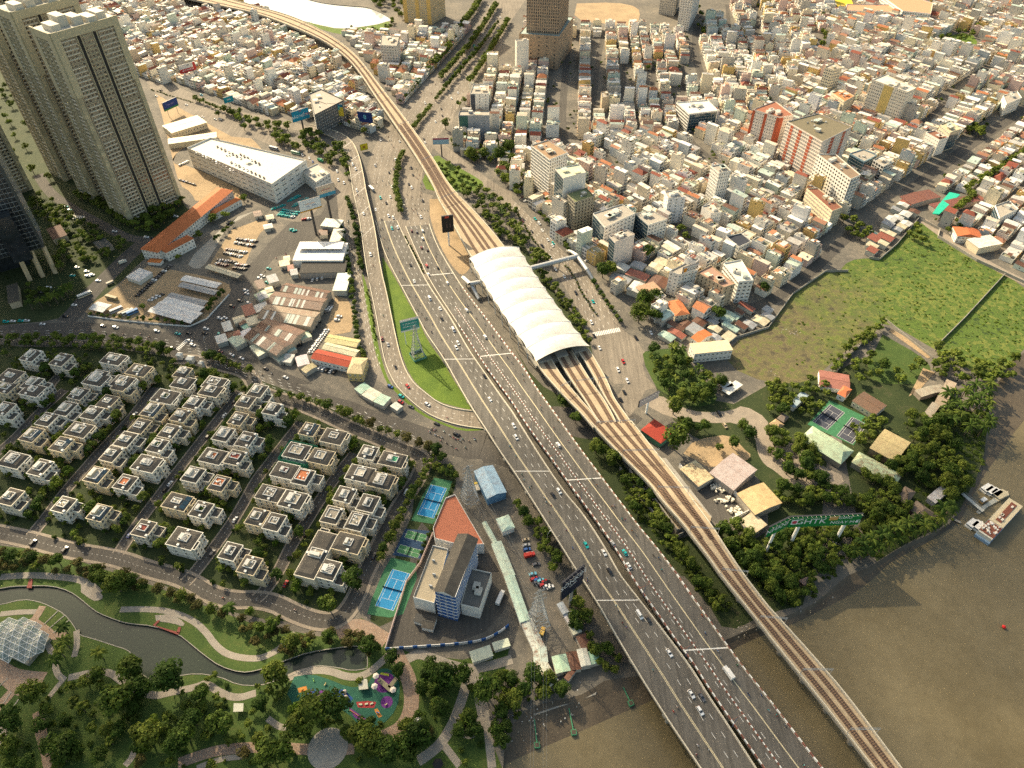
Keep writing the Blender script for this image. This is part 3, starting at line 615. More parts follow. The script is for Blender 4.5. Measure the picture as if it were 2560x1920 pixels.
lm = MB(); lm.box(0, 0, 0, .06, .35, .16, bottom=True); LAMP = lm.mesh('headlight', [M_plain('lamp_glass', (.75, .75, .7), .2)]); TAIL = lm.mesh('tail_light', [M_plain('red_lamp', (.35, .01, .01), .3)])
CARCOL = {'white': (.78, .78, .76), 'teal': (.0, .42, .40), 'black': (.012, .012, .014), 'silver': (.38, .39, .40), 'grey': (.10, .10, .11), 'red': (.42, .02, .02), 'maroon': (.14, .02, .02), 'blue': (.03, .10, .30), 'sky blue': (.16, .48, .60), 'yellow': (.6, .42, .03), 'dark green': (.02, .07, .04), 'tan': (.42, .34, .22)}
def car(p, h, col, kind, where, wheels=False, group=None, lift=0.0):
 nm = 'taxi' if col == 'teal' else {'sedan': 'saloon_car', 'suv': 'suv_car', 'van': 'van'}[kind]
 kd = {'sedan': 'saloon', 'suv': 'hatchback', 'van': 'van'}[kind]+(' taxi' if col == 'teal' else '')  # the taller body is an SUV
 o = thing(nm, (p.x, p.y, p.z+lift), h, f'{col} {kd} {where}', 'van' if kind == 'van' else 'car', group or 'cars and vans on the roads', True)
 bm, gm = CAR[kind]; ob('body', bm, o, color=CARCOL[col]); ob('windows', gm, o)
 L = {'sedan': 4.5, 'suv': 4.6, 'van': 5.4}[kind]
 if wheels:
  for sx in (-1, 1):
   for sy in (-1, 1): ob('wheel', WHEEL, o, (sx*L*.31, sy*.8, .31))
  for sy in (-1, 1): ob('headlight', LAMP, o, (L/2+.0, sy*.62, .62)); ob('tail_light', TAIL, o, (-L/2-.02, sy*.66, .72))
 return o
def bus(p, h, name, L, col, stripe, label, roofcol=(.75, .74, .7), cat='bus', H=3.1, cab=False):
 o = thing(name, p, h, label, cat, None, False)
 if cab:
  b = MB(); b.box(-.9, 0, .9, L-1.9, 2.3, H-.9, c=roofcol); b.build('cargo_box', MT['paint_clean'], o)
  b = MB(); b.box(L/2-.9, 0, .5, 1.7, 2.1, 1.9, c=col); b.build('cab', MT['paint_clean'], o)
  b = MB(); b.box(L/2-.02, 0, 1.45, .08, 1.9, .75); b.build('windscreen', MT['glass'], o)
 else:
  b = MB(); b.box(0, 0, .4, L, 2.5, H-.4, c=col, ct=roofcol); b.build('body', MT['paint_clean'], o)
  b = MB(); b.box(0, 0, 1.5, L+.04, 2.54, .85); b.build('windows', MT['glass'], o)
  b = MB(); b.box(0, 0, .6, L+.03, 2.53, .35, c=stripe); b.build('stripe', MT['paint_clean'], o)
 for sx in (-.33, .33):
  for sy in (-1.05, 1.05): w = ob('wheel', WHEEL, o, (sx*L, sy, .45)); w.scale = (1.45, 1.2, 1.45)
 return o
mk = MB()
mk.tube((-.62, -.06, .29), (-.62, .06, .29), .29, n=10, c=(.02, .02, .02)); mk.tube((.62, -.06, .29), (.62, .06, .29), .29, n=10, c=(.02, .02, .02))
MOTO_W = mk.mesh('wheels', [MT['tyre']])
mk = MB(); mk.add([(-.8, -.13, .62), (-.1, -.16, .72), (.1, -.1, .42), (.45, -.16, .5), (.55, -.14, .95), (-.8, .13, .62), (-.1, .16, .72), (.1, .1, .42), (.45, .16, .5), (.55, .14, .95), (-.4, -.13, .3), (-.4, .13, .3)],
 [[0, 1, 6, 5], [1, 2, 7, 6], [2, 3, 8, 7], [3, 4, 9, 8], [0, 10, 2, 1], [5, 6, 7, 11], [2, 3, 4], [7, 9, 8], [0, 5, 11, 10]])
mk.bar((.55, -.33, 1.02), (.55, .33, 1.02), .05); mk.bar((.62, 0, .3), (.5, 0, 1.0), .07)
MOTO = mk.mesh('frame', [MT['carpaint']])
def skinned(name, joints, edges, mats):
 me = bpy.data.meshes.new(name); me.from_pydata([j[:3] for j in joints], edges, [])
 o = bpy.data.objects.new(name, me); COL.objects.link(o)
 md = o.modifiers.new('skin', 'SKIN')
 for i, j in enumerate(joints): me.skin_vertices[0].data[i].radius = (j[3], j[3]); me.skin_vertices[0].data[i].use_root = (i == 0)
 o.modifiers.new('sub', 'SUBSURF').levels = 1
 ev = o.evaluated_get(bpy.context.evaluated_depsgraph_get()); out = bpy.data.meshes.new_from_object(ev)
 bpy.data.objects.remove(o); out.name = name; out.materials.clear()
 for m in mats: out.materials.append(m)
 return out
MT['cloth'] = M_col('clothing', src='obj', grime=.2, rough=.9)
RIDER = skinned('rider', [(-.25, 0, .86, .15), (-.2, 0, 1.1, .17), (-.12, 0, 1.36, .19), (-.08, 0, 1.5, .07), (-.05, 0, 1.64, .11), (-.1, .2, 1.38, .07), (.1, .27, 1.16, .05), (.45, .27, 1.05, .045), (-.1, -.2, 1.38, .07), (.1, -.27, 1.16, .05), (.45, -.27, 1.05, .045),
 (.15, .18, .82, .10), (.2, .2, .42, .07), (.34, .2, .33, .05), (.15, -.18, .82, .10), (.2, -.2, .42, .07), (.34, -.2, .33, .05)],
 [(0, 1), (1, 2), (2, 3), (3, 4), (2, 5), (5, 6), (6, 7), (2, 8), (8, 9), (9, 10), (0, 11), (11, 12), (12, 13), (0, 14), (14, 15), (15, 16)], [MT['cloth']])
hm = MB()
for i in range(3):
 a0, a1 = i*math.pi/6, (i+1)*math.pi/6
 for j in range(8):
  t0, t1 = j*math.pi/4, (j+1)*math.pi/4
  P = lambda a, t: (-.05+.15*math.cos(a)*math.cos(t), .15*math.cos(a)*math.sin(t), 1.66+.16*math.sin(a))
  hm.add([P(a0, t0), P(a0, t1), P(a1, t1), P(a1, t0)], [[0, 1, 2, 3]])
HELMET = hm.mesh('helmet', [MT['carpaint']])
SHIRTS = {'white': (.6, .6, .58), 'black': (.02, .02, .02), 'green': (.02, .20, .09), 'orange': (.5, .16, .03), 'blue': (.05, .12, .3), 'red': (.35, .03, .03), 'grey': (.2, .2, .2), 'teal': (.02, .3, .3)}
def motorbike(p, h, where, k=[0]):
 k[0] += 1; r = random.Random(k[0]*31); c = r.choice(list(SHIRTS)); bc = r.choice(['black', 'red', 'white', 'grey', 'blue'])
 o = thing('motorbike', p, h, f'{bc} motorbike {where}', 'motorbike', 'motorbikes in traffic', True)
 ob('frame', MOTO, o, color=SHIRTS[bc]); ob('wheels', MOTO_W, o)
 hc = r.choice(list(SHIRTS))
 q = tag(ob('person', RIDER, None, p, h, color=SHIRTS[c]), f'person in {c} top riding {where}', 'person', 'motorbike riders', auto=True)
 ob('helmet', HELMET, q, color=SHIRTS[hc])
# ---- trees
def leaf_cloud(r, clumps, nleaf, size, squash=.75, spread=.62, dome=True):
 mb = MB(); cs_ = []
 for i in range(clumps):
  while True:
   p = Vector((r.uniform(-1, 1), r.uniform(-1, 1), r.uniform(-.55 if dome else -1, 1)))
   if p.length < 1: break
  p = p*spread; cs_.append((p, r.uniform(.26, .46), r.uniform(.7, 1.28)))
 per = nleaf//clumps
 for p, rad, br in cs_:
  for i in range(per):
   d = Vector((r.gauss(0, 1), r.gauss(0, 1), r.gauss(.35, 1))).normalized()
   q = p+d*rad*r.uniform(.75, 1.08); q.z *= squash
   nrm = (d+Vector((r.uniform(-.6, .6), r.uniform(-.6, .6), r.uniform(-.2, .7)))).normalized()
   t = nrm.orthogonal().normalized(); t = Matrix.Rotation(r.uniform(0, 6.28), 3, nrm) @ t; b = nrm.cross(t)
   s = size*r.uniform(.7, 1.35); k = br*r.uniform(.82, 1.2)
   mb.add([tuple(q+t*s), tuple(q+b*s*.7), tuple(q-t*s), tuple(q-b*s*.7)], [[0, 1, 2, 3]], 0, (k, k, k*.95))
 return mb
def crown_mesh(name, mb, mat, dz):
 mb.v = [(a, b, c+dz) for a, b, c in mb.v]; return mb.mesh(name, [mat])
def trunk_mesh(r, h, rad, limbs=5, reach=.5):
 mb = MB(); mb.tube((0, 0, -.3), (0, 0, h*.55), rad, rad*.7, 7); top = Vector((0, 0, h*.5))
 for i in range(limbs):
  a = i*6.28/limbs+r.uniform(-.3, .3); e = Vector((math.cos(a)*reach, math.sin(a)*reach, h+r.uniform(-.1, .25))); mb.tube(top, e, rad*.5, rad*.15, 5)
 return mb.mesh('trunk', [MT['bark']])
TR = []      # unit trees: crown radius 1, crown centre at z = 1.25
for i in range(5):
 r = random.Random(100+i)
 TR.append((crown_mesh('crown', leaf_cloud(r, 16+i*2, 1500, .085, .72+.06*i), MT['leaf'], 1.2), trunk_mesh(r, 1.0, .07)))
TRD = []
for i in range(3):
 r = random.Random(200+i); TRD.append((crown_mesh('crown', leaf_cloud(r, 14, 700, .10, .85), MT['leafdry'], 1.2), trunk_mesh(r, 1.0, .06)))
TRL = []
for i in range(3):
 r = random.Random(300+i); TRL.append((crown_mesh('crown', leaf_cloud(r, 11, 600, .11, .85), MT['leaflime'], 1.1), trunk_mesh(r, .9, .06)))
TRS = []     # small street trees, few leaves
for i in range(4):
 r = random.Random(400+i); TRS.append((crown_mesh('crown', leaf_cloud(r, 10, 620, .14, .85), MT['leaf'], 1.3), trunk_mesh(r, 1.1, .07)))
def palm_mesh(r, fr=15):
 mb = MB()
 for k in range(fr):
  a = k*2.399; up = r.uniform(.15, .9); pts = []
  for i in range(6):
   t = i/5; rr = t; z = up*t*1.1-t*t*(.55+.5*(1-up)); pts.append(Vector((math.cos(a)*rr, math.sin(a)*rr, z)))
  sd = Vector((-math.sin(a), math.cos(a), 0)); br = r.uniform(.75, 1.3)
  for i in range(5):
   w0 = .16*math.sin(math.pi*(.12+.80*i/5)); w1 = .16*math.sin(math.pi*(.12+.80*(i+1)/5)); dn = Vector((0, 0, -.07))
   for s in (-1, 1):
    mb.add([tuple(pts[i]), tuple(pts[i+1]), tuple(pts[i+1]+sd*s*w1+dn), tuple(pts[i]+sd*s*w0+dn)], [[0, 1, 2, 3]], 0, (br, br, br*.9))
 return mb
PALM = []
for i in range(3):
 r = random.Random(500+i); t = MB(); t.tube((0, 0, -.3), (.05, .02, 2.0), .075, .05, 7)
 PALM.append((crown_mesh('crown', palm_mesh(r), MT['leaf'], 2.0), t.mesh('trunk', [MT['bark']])))
SHR = []
for i in range(3):
 r = random.Random(600+i); SHR.append((crown_mesh('foliage', leaf_cloud(r, 8, 330, .15, .9), MT['leaf'], .55), None))
SPEC = {}
def tree(p, rad, lib, where, name='tree', look='round green tree', cat='tree', group='trees', hs=1.0, var=None, z=0.0):
 if name == 'tree': name = 'dry_tree' if lib is TRD else 'lime_tree' if lib is TRL else 'street_tree' if lib is TRS else 'broadleaf_tree'
 r = R.random(); c, t = lib[int(r*len(lib))] if var is None else lib[var]; rad *= 1.22
 SPEC.setdefault(name, []).append((Vector((p[0], p[1], z)), rad, c, t, R.uniform(0, 6.28), f'{look} {where}', cat, group, hs))
def plant(name, q):
 p, rad, c, t, rz, lab, cat, group, hs = q
 o = thing(name, p, rz, lab, cat, group, True); o.scale = (rad, rad, rad*hs); ob('crown' if t else 'foliage', c, o)
 if t: ob('trunk', t, o)
BLOB = []
for i in range(4): BLOB.append(leaf_cloud(random.Random(700+i), 8, 200, .19, .85))
class Mass:
 def __init__(s): s.V = []; s.C = []
 def add(s, p, rad, zc, hs=1.0):
  k = R.randrange(4); v = np.array(BLOB[k].v, 'f'); a = R.uniform(0, 6.28); co, si = math.cos(a), math.sin(a)
  s.V.append(np.stack([(v[:, 0]*co-v[:, 1]*si)*rad+p[0], (v[:, 0]*si+v[:, 1]*co)*rad+p[1], (v[:, 2]*rad*hs)+zc], 1)); s.C.append(np.array(BLOB[k].c, 'f')*R.uniform(.75, 1.25))
 def build(s, name, mat, label, cat=None, parent=None):
  V = np.concatenate(s.V); C = np.concatenate(s.C); n = len(V)//4
  me = bpy.data.meshes.new(name); me.vertices.add(len(V)); me.vertices.foreach_set('co', V.ravel()); me.loops.add(n*4); me.loops.foreach_set('vertex_index', np.arange(n*4, dtype='i'))
  me.polygons.add(n); me.polygons.foreach_set('loop_start', np.arange(n, dtype='i')*4); me.materials.append(mat)
  a = me.attributes.new('Col', 'FLOAT_COLOR', 'FACE'); cc = np.ones((n, 4), 'f'); cc[:, :3] = C; a.data.foreach_set('color', cc.ravel()); me.update(calc_edges=True)
  o = ob(name, me, parent); o['kind'] = 'stuff'; o['label'] = label; return o
# ------------------------------------------------------------------ buildings
def ccw(q):
 a = sum(q[i-1][0]*q[i][1]-q[i][0]*q[i-1][1] for i in range(len(q)))
 return list(q) if a > 0 else list(q)[::-1]
def face_rz(n): return math.atan2(n[0], -n[1])
def side_info(q, i):
 a = Vector(q[i][:2]); b = Vector(q[(i+1) % len(q)][:2]); d = b-a; L = d.length; d.normalize(); return a, d, L, Vector((d.y, -d.x))
def seen(o, n, c): return (Vector((0, 0))-Vector((o[0]+c[0], o[1]+c[1]))).normalized().dot(n) > -.05
def put_windows(root, wins, mesh, mbt, mats, cap=300):
 """wins: (x, y, z, rz, w, h) local; the largest cap as objects, the rest joined"""
 for i, (x, y, z, rz, w, h) in enumerate(wins[:cap]):
  ob('window', mesh, root, (x, y, z), rz, (w, 1, h))
 if len(wins) > cap: joined_windows(root, wins[cap:], mbt, mats, 'window_rows')
def joined_windows(root, wins, mbt, mats, name='windows'):
 T = np.array(mbt.v); mb = MB()
 V = [];
 for (x, y, z, rz, w, h) in wins:
  co, si = math.cos(rz), math.sin(rz); a = T[:, 0]*w; b = T[:, 1]
  V.append(np.stack([x+a*co-b*si, y+a*si+b*co, z+T[:, 2]*h], 1))
 n = len(T); mb.v = [tuple(p) for p in np.concatenate(V)] if V else []
 for k in range(len(wins)):
  for f, m in zip(mbt.f, mbt.m): mb.f.append([i+k*n for i in f]); mb.m.append(m); mb.c.append((1, 1, 1))
 if V: o = mb.build(name, mats, root); o['kind'] = 'stuff'
WSETS = {'white': (WIN, WIN_MB, [MT['white'], MT['glass']]), 'dark': (WIND, WIND_MB, [MT['darksteel'], MT['glass']]), 'cream': (WINC, WINC_MB, [MT['creamframe'], MT['glass']])}
def building(name, quad, h, label, floors=5, wall=(.7, .67, .58), roofc=(.35, .32, .27), win='white', ws=(1.5, 1.5), gap=3.0, cat='building', glass=(), blank=(), bands=False, parapet=1.0, clutter=4, balc=(), joined=False, z0=0.0, roof='flat', group=None, strip=None, cap=300, auto=False, occupy=True, seed=1, bandc=None, wide=()):
 q = ccw([Vector(p[:2]) for p in quad]); c = sum(q, Vector((0, 0)))/len(q); r = random.Random(seed*77+int(c.x*3))
 if occupy: mask([(p.x, p.y) for p in q])
 root = thing(name, (c.x, c.y, z0), 0, label, cat, group, auto)
 q = [p-c for p in q]; mb = MB()
 mb.prism(q, -.5 if z0 == 0 else 0, h, 0, wall, ct=roofc); mb.build('wall', MT['paint'], root)
 if parapet:
  mb = MB(); ring = [Vector((p.x, p.y, h)) for p in q]; ins = [Vector((p.x*.985, p.y*.985, h)) for p in ring]+[]
  n = len(q); up = Vector((0, 0, parapet)); a = [p+up for p in ring]; b = [p-p.normalized()*.35+up for p in ring]; b = [Vector((p.x, p.y, h+parapet)) for p in b]
  lo = [Vector((p.x, p.y, h+.01)) for p in b]
  for A, B in ((ring, a), (a, b), (b, lo)): ribbon(mb, B+[B[0]], A+[A[0]], 0, wall)
  mb.build('parapet', MT['paint'], root)
 fh = h/floors; wins = []
 for i in range(len(q)):
  a, d, L, nn = side_info(q, i)
  if not seen(c, nn, a+d*L/2) or i in blank: continue
  rz = face_rz(nn)
  if i in glass:
   g = MB(); m = a+d*L/2+nn*.06; g.box(m.x, m.y, 1.0, L*.94, .12, h-1.6, rz); g.build('glass_wall', MT['glass' if name == 'glass_tower' else 'glassb'], root)
   g = MB()
   for f in range(1, floors): g.box(m.x, m.y, f*fh, L*.95, .3, .28, rz, c=(.3, .32, .32))
   for k in range(1, max(2, int(L/3))): p = a+d*(L*.03+L*.94*k/max(2, int(L/3)))+nn*.06; g.box(p.x, p.y, 1, .12, .26, h-1.6, rz, c=(.3, .32, .32))
   o = g.build('mullions', MT['paint'], root); o['kind'] = 'stuff'; continue
  w, hh = ws; w = w*2.2 if i in wide else w; gp = gap*2.0 if i in wide else gap
  k = max(1, int((L-1.2)/gp))
  for f in range(floors):
   for j in range(k):
    p = a+d*(L*(j+.5)/k)
    wins.append((p.x+nn.x*.01, p.y+nn.y*.01, fh*(f+.55), rz, w, min(hh, fh*.72)))
  if i in balc:
   g = MB()
   for f in range(1, floors):
    m = a+d*L/2+nn*.55; g.box(m.x, m.y, f*fh-.1, L*.9, 1.1, .16, rz, c=wall, bottom=True); m = a+d*L/2+nn*1.05; g.box(m.x, m.y, f*fh+.06, L*.9, .12, .85, rz, c=wall, bottom=True)
   o = g.build('balcony_rows', MT['paint'], root); o['kind'] = 'stuff'
  if bands:
   g = MB()
   for f in range(1, floors+1): m = a+d*L/2+nn*.12; g.box(m.x, m.y, f*fh-.3, L+.2, .3, .4, rz, c=bandc or wall, bottom=True)
   o = g.build('floor_bands', MT['paint'], root); o['kind'] = 'stuff'
  if strip and i in strip:
   for (t0, t1, cc) in strip[i]:
    g = MB(); m = a+d*L*(t0+t1)/2+nn*.09; g.box(m.x, m.y, .2, L*(t1-t0), .2, h-.2, rz, c=cc); g.build('wall_stripe', MT['paint'], root)
 me, mbt, mats = WSETS[win]
 if joined: joined_windows(root, wins, mbt, mats)
 else: put_windows(root, wins, me, mbt, mats, cap)
 if roof == 'flat':
  e1 = (q[1]-q[0]); e2 = (q[-1]-q[0]); rz = math.atan2(e1.y, e1.x)
  for k in range(clutter):
   p = q[0]+e1*r.uniform(.2, .75)+e2*r.uniform(.2, .75); s = r.random()
   if s < .35: mb = MB(); mb.box(0, 0, h, min(4.5, e1.length*.3), min(4, e2.length*.3), 2.6, rz, c=wall, ct=(.5, .48, .42)); mb.build('stair_room', MT['paint'], root, (p.x, p.y, 0))
   elif s < .6: mb = MB(); mb.tube((-.9, 0, h+1.0), (.9, 0, h+1.0), .55, n=10); mb.box(0, 0, h, 1.4, .9, .5); mb.build('water_tank', MT['steel'], root, (p.x, p.y, 0), rz)
   elif s < .85: mb = MB(); mb.box(0, 0, h+.1, 1.6, 1.1, 1.2, rz, c=(.6, .6, .57)); mb.build('cooling_unit', MT['paint_clean'], root, (p.x, p.y, 0))
   else: mb = MB(); mb.box(0, 0, h+2.3, min(6, e1.length*.4), min(5, e2.length*.4), .12, rz, c=r.choice([(.6, .6, .56), (.4, .5, .46), (.62, .55, .42)])); mb.build('rooftop_awning', MT['tin'], root, (p.x, p.y, 0))
 root['h'] = h; root['q'] = [x for p in q for x in p]
 return root
def roofquad(s, h): return PL(s, h)
def lm(name, s, base, label, floors=None, h=None, **k):
 """s: roof corners, the first one above the visible foot 'base'"""
 t = s.split()[0]; a = [float(v) for v in s.split()[1].split(',')]
 if h is None:
  b = PL(base)[0]; h = height_at(b, px(t, a[0], a[1])[1])
 q = roofquad(s, h); return building(name, q, h, label, floors or max(2, round(h/3.4)), **k)
# ---- apartment towers at the left
CREAM = (.43, .39, .26); TWD = (.24, .215, .155)
def big_tower(A, B, depth, h, label, floors=48, upper=.70, seed=1, ncols=14, cap=300, side_cols=12):
 """A, B: ground ends of the front, B to the right as seen; depth goes away from the viewer"""
 A = Vector(A[:2]); B = Vector(B[:2]); d = (B-A); L = d.length; d.normalize(); back = Vector((-d.y, d.x))
 q = [A, B, B+back*depth, A+back*depth]; c = sum(q, Vector((0, 0)))/4; root = thing('apartment_tower', (c.x, c.y, 0), 0, label, 'tower', 'cream apartment towers'); mask([(p.x, p.y) for p in q])
 q = [p-c for p in q]; fh = h/floors; mb = MB(); mb.prism(q, -.5, h, 0, TWD, ct=(.5, .48, .42)); mb.build('wall', MT['paint'], root)
 # corner piers: patchwork below, plain wide panels on the upper storeys
 for i in (0, 1, 3):
  a, dd, LL, nn = side_info(q, i)
  if not seen(c, nn, a+dd*LL/2): continue
  rz = face_rz(nn)
  for e in (0, 1):
   w = 3.2; p = a+dd*(w/2 if e == 0 else LL-w/2)+nn*.3
   g = MB(); zz = 0
   while zz < h*upper:
    s = R.uniform(.8, 1.15); g.box(p.x, p.y, zz, w, .6, 3.4, rz, c=tuple(x*s for x in CREAM)); zz += 3.4
   o = g.build('corner_pier', MT['paint'], root)
   w2 = 5.5; p = a+dd*(w2/2 if e == 0 else LL-w2/2)+nn*.55
   g = MB(); g.box(p.x, p.y, zz, w2, 1.1, h-zz+1.6, rz, c=tuple(x*1.1 for x in CREAM), bottom=True); g.build('upper_panel', MT['paint'], root)
  p = a+dd*LL/2+nn*.55; g = MB(); g.box(p.x, p.y, h-5, LL-9, 1.0, 6.4, rz, c=tuple(x*1.1 for x in CREAM), bottom=True); g.build('top_panel', MT['paint'], root)
  # flat near-black vertical strips on the wall split the face into bays
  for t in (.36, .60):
   p = a+dd*LL*t+nn*.03; g = MB(); g.box(p.x, p.y, 0, 2.4, .1, h-5, rz, c=(.03, .03, .03)); g.build('dark_strip', MT['paint'], root)
  for t in (.06, .33, .39, .57, .63, .94):
   p = a+dd*LL*t+nn*.35; g = MB(); g.box(p.x, p.y, 0, .7, .7, h-4, rz, c=CREAM); g.build('vertical_fin', MT['paint'], root)
  nb = ncols if i == 0 else side_cols; wins = []; g = MB(); bars = MB()
  for f in range(1, floors-1):
   z = f*fh
   for j in range(nb):
    t = .08+.85*(j+.5)/nb
    if abs(t-.36) < .03 or abs(t-.60) < .03: continue
    p = a+dd*LL*t
    wins.append((p.x+nn.x*.02, p.y+nn.y*.02, z+fh*.52, rz, LL*.85/nb*.78, fh*.74))
   for t0, t1 in ((.10, .30), (.42, .55), (.66, .90)):
    if (f*7+int(t0*10)) % 9 == 0: continue
    p = a+dd*LL*(t0+t1)/2+nn*.3; g.box(p.x, p.y, z-.1, LL*(t1-t0), .6, .5, rz, c=(.66, .63, .52) if t0 < .4 or t0 > .6 else CREAM, bottom=True)
  o = g.build('balcony_rows', MT['paint'], root); o['kind'] = 'stuff'
  wins.sort(key=lambda w: -w[2])
  put_windows(root, wins, *WSETS['cream'], cap if i == 0 else 0)
 for k in range(5):
  x = (k-2)*L*.17; p = d*x+back*R.uniform(-depth*.2, depth*.2); g = MB(); g.box(p.x, p.y, h, L*.13, depth*.5, R.uniform(4, 8), math.atan2(d.y, d.x), c=(.62, .58, .48)); g.build('roof_plant', MT['paint'], root)
 return root
tA, tB = G(327, 561), G(456, 500)
big_tower(tA, tB, 30, 168.5, 'tall cream apartment tower nearest to the mall')
sft = Vector((-72, 10, 0))
dirA = (tB-tA).normalized()
bA = G(242, 506); big_tower(bA, bA+dirA*56, 30, 172, 'tall cream apartment tower standing behind the nearest one', seed=2)
cB = G(83, 472); big_tower(cB-dirA*52, cB, 30, 165, 'cream apartment tower cropped by the left edge', seed=3, ncols=12)
dA = G(168, 452); big_tower(dA-dirA*2, dA+dirA*52, 28, 175, 'rearmost cream apartment tower of the cluster', seed=4, cap=0)
# glass tower on slanting columns
gc = G(112, 618, 24); fd = (G(112, 618, 24)-G(0, 648, 24)); fd.z = 0; fd.normalize(); bk = Vector((-fd.y, fd.x, 0))
q = [gc-fd*70, gc, gc+bk*38, gc-fd*70+bk*38]
root = building('glass_tower', q, 120, 'dark glass tower on sandstone columns at the left edge', 30, wall=(.07, .075, .07), glass=(0, 1), clutter=0, parapet=0, cat='tower', z0=24)
for k, t in enumerate((.0, .33, .66)):
 p = gc-fd*(2+t*30); c2 = Vector(root.location)
 mb = MB(); mb.tube((p.x-c2.x+2, p.y-c2.y-3, -24), (p.x-c2.x, p.y-c2.y+2, .2), 1.9, n=4, c=(.5, .40, .25)); mb.build('column', MT['paint'], root)
mb = MB(); mb.box(-8, 12, -24, 34, 20, 24, math.atan2(fd.y, fd.x), c=(.05, .05, .05)); mb.build('lobby', MT['glass'], root)
mb = MB(); mb.box(30, -14, 0, 14, 10, 40, math.atan2(fd.y, fd.x), c=(.09, .10, .10)); mb.build('side_wing', MT['glass'], root)
# ---- villas
VD = (PL('02 2080,60')[0]-PL('02 1180,1220')[0]); VTH = math.atan2(VD.y, VD.x)
VWALL = {'white': (.74, .70, .60), 'cream': (.64, .54, .36), 'ivory': (.70, .63, .49)}
SLATE = (.075, .07, .064)
MT['slate'] = M_ground('slate_roof', [(.3, (.05, .045, .04)), (.55, (.085, .078, .066)), (.75, (.15, .135, .11))], .3, 2.0, amt=.5)
GT = []
def villa(p, k, col, opt='', lx=None, ly=None, h=None, th=None):
 r = random.Random(k*13+5); wc = VWALL[col]; lx = lx or r.uniform(10.6, 12.6); ly = ly or r.uniform(14.5, 16.5); h = h or r.uniform(9.8, 11.2)
 look = {'solar': 'solar panels on its roof', 'orange': 'an orange tiled roof terrace', 'net': 'green scaffold netting round it', 'greenfloor': 'a green painted terrace', 'garden': 'a planted roof', 'red': 'a red roof strip', '': 'a dark slate roof', 'bare': 'a bare concrete roof', 'pergola': 'a white roof pergola'}[opt]
 root = thing('villa', (p.x, p.y, 0), VTH if th is None else th, f'{col} three-storey villa with {look}', 'villa', 'villas in the garden estate', True)
 # local x runs along the street, -y faces the street on the near right
 co, si = math.cos(root.rotation_euler.z), math.sin(root.rotation_euler.z)
 mask([(p.x+a*co-b*si, p.y+a*si+b*co) for a, b in ((-lx/2-1, -ly/2-1), (lx/2+1, -ly/2-1), (lx/2+1, ly/2+1), (-lx/2-1, ly/2+1))])
 Lsh = r.random() < .65 and ly < 25; lym = ly*.68 if Lsh else ly; y0 = ly*.16 if Lsh else 0.0; bx = r.choice((-1, 1))*lx*.2; trim = tuple(min(.8, c_*1.1) for c_ in wc); fy = y0-lym/2
 mb = MB(); mb.box(0, y0, -.3, lx, lym, h+.3, c=wc); mb.build('wall', MT['paint'], root)
 mb = MB(); fd_ = ly*.32 if Lsh else 2.0; fh_ = h-3.4 if Lsh else h-.5; fw_ = lx*(.58 if Lsh else .45)
 mb.box(bx, fy-fd_/2, -.3, fw_, fd_, fh_+.3, c=wc, ct=(.09, .085, .075)); mb.build('front_wing', MT['paint'], root)
 mb = MB()
 for x_, y_, sx_, sy_ in ((bx, fy-fd_, fw_+.3, .3), (bx-fw_/2, fy-fd_/2, .3, fd_), (bx+fw_/2, fy-fd_/2, .3, fd_)): mb.box(x_, y_, fh_, sx_, sy_, .8, c=trim)
 mb.build('wing_parapet', MT['paint_clean'], root)
 mb = MB()      # cornice and storey bands
 for z in (3.4, 6.8, h): mb.box(0, y0, z-.25, lx+.5, lym+.5, .3 if z < h else .5, c=trim, bottom=True)
 o = mb.build('cornice', MT['paint_clean'], root)
 ins = r.uniform(1.6, 2.6); th_ = r.uniform(.9, 1.5); mb = MB(); a = [(-lx/2+.1, y0-lym/2+.1), (lx/2-.1, y0-lym/2+.1), (lx/2-.1, y0+lym/2-.1), (-lx/2+.1, y0+lym/2-.1)]; b = [(x-math.copysign(ins, x), y0+(y-y0)-math.copysign(ins, y-y0)) for x, y in a]
 mb.add([(x, y, h+.26) for x, y in a]+[(x, y, h+th_) for x, y in b], [[i, (i+1) % 4, 4+(i+1) % 4, 4+i] for i in range(4)]+[[4, 5, 6, 7]]); rf = mb.build('roof', MT['slate'], root)
 # roof terrace with white upstand
 tx, ty = r.uniform(3.4, lx-2*ins-.3), min(lym-2*ins-.3, r.uniform(4.2, 8)); ox, oy = r.uniform(-.3, .3), y0+r.uniform(-.4, .4); tc = {'orange': (.50, .17, .07), 'greenfloor': (.10, .42, .22), 'bare': (.40, .36, .28), 'red': (.26, .06, .04)}.get(opt, r.choice([(.16, .15, .13), (.40, .36, .28), (.52, .48, .40), (.30, .27, .22)])); z = h+th_
 mb = MB(); mb.box(ox, oy, z, tx, ty, .08, c=tc); mb.build('terrace_floor', MT['paint'], rf)
 mb = MB()
 for cx, cy, sx, sy in ((ox, oy-ty/2, tx+.3, .3), (ox, oy+ty/2, tx+.3, .3), (ox-tx/2, oy, .3, ty-.3), (ox+tx/2, oy, .3, ty-.3)): mb.box(cx, cy, z, sx, sy, .75, c=(.74, .72, .66))
 mb.build('terrace_upstand', MT['paint_clean'], rf)
 for i in range(r.randint(1, 4)):
  mb = MB(); mb.box(ox+r.uniform(-1, 1)*tx*.3, oy+r.uniform(-1, 1)*ty*.35, z+.08, 1.0, .7, .8, c=(.68, .68, .64)); mb.build('cooling_unit', MT['paint_clean'], rf)
 if r.random() < .6 or opt == 'pergola':
  mb = MB(); mb.box(ox, oy+ty*.22, z, tx*.8, ty*.4, 1.9, c=wc, ct=(.62, .60, .55)); mb.build('stair_room', MT['paint'], rf)
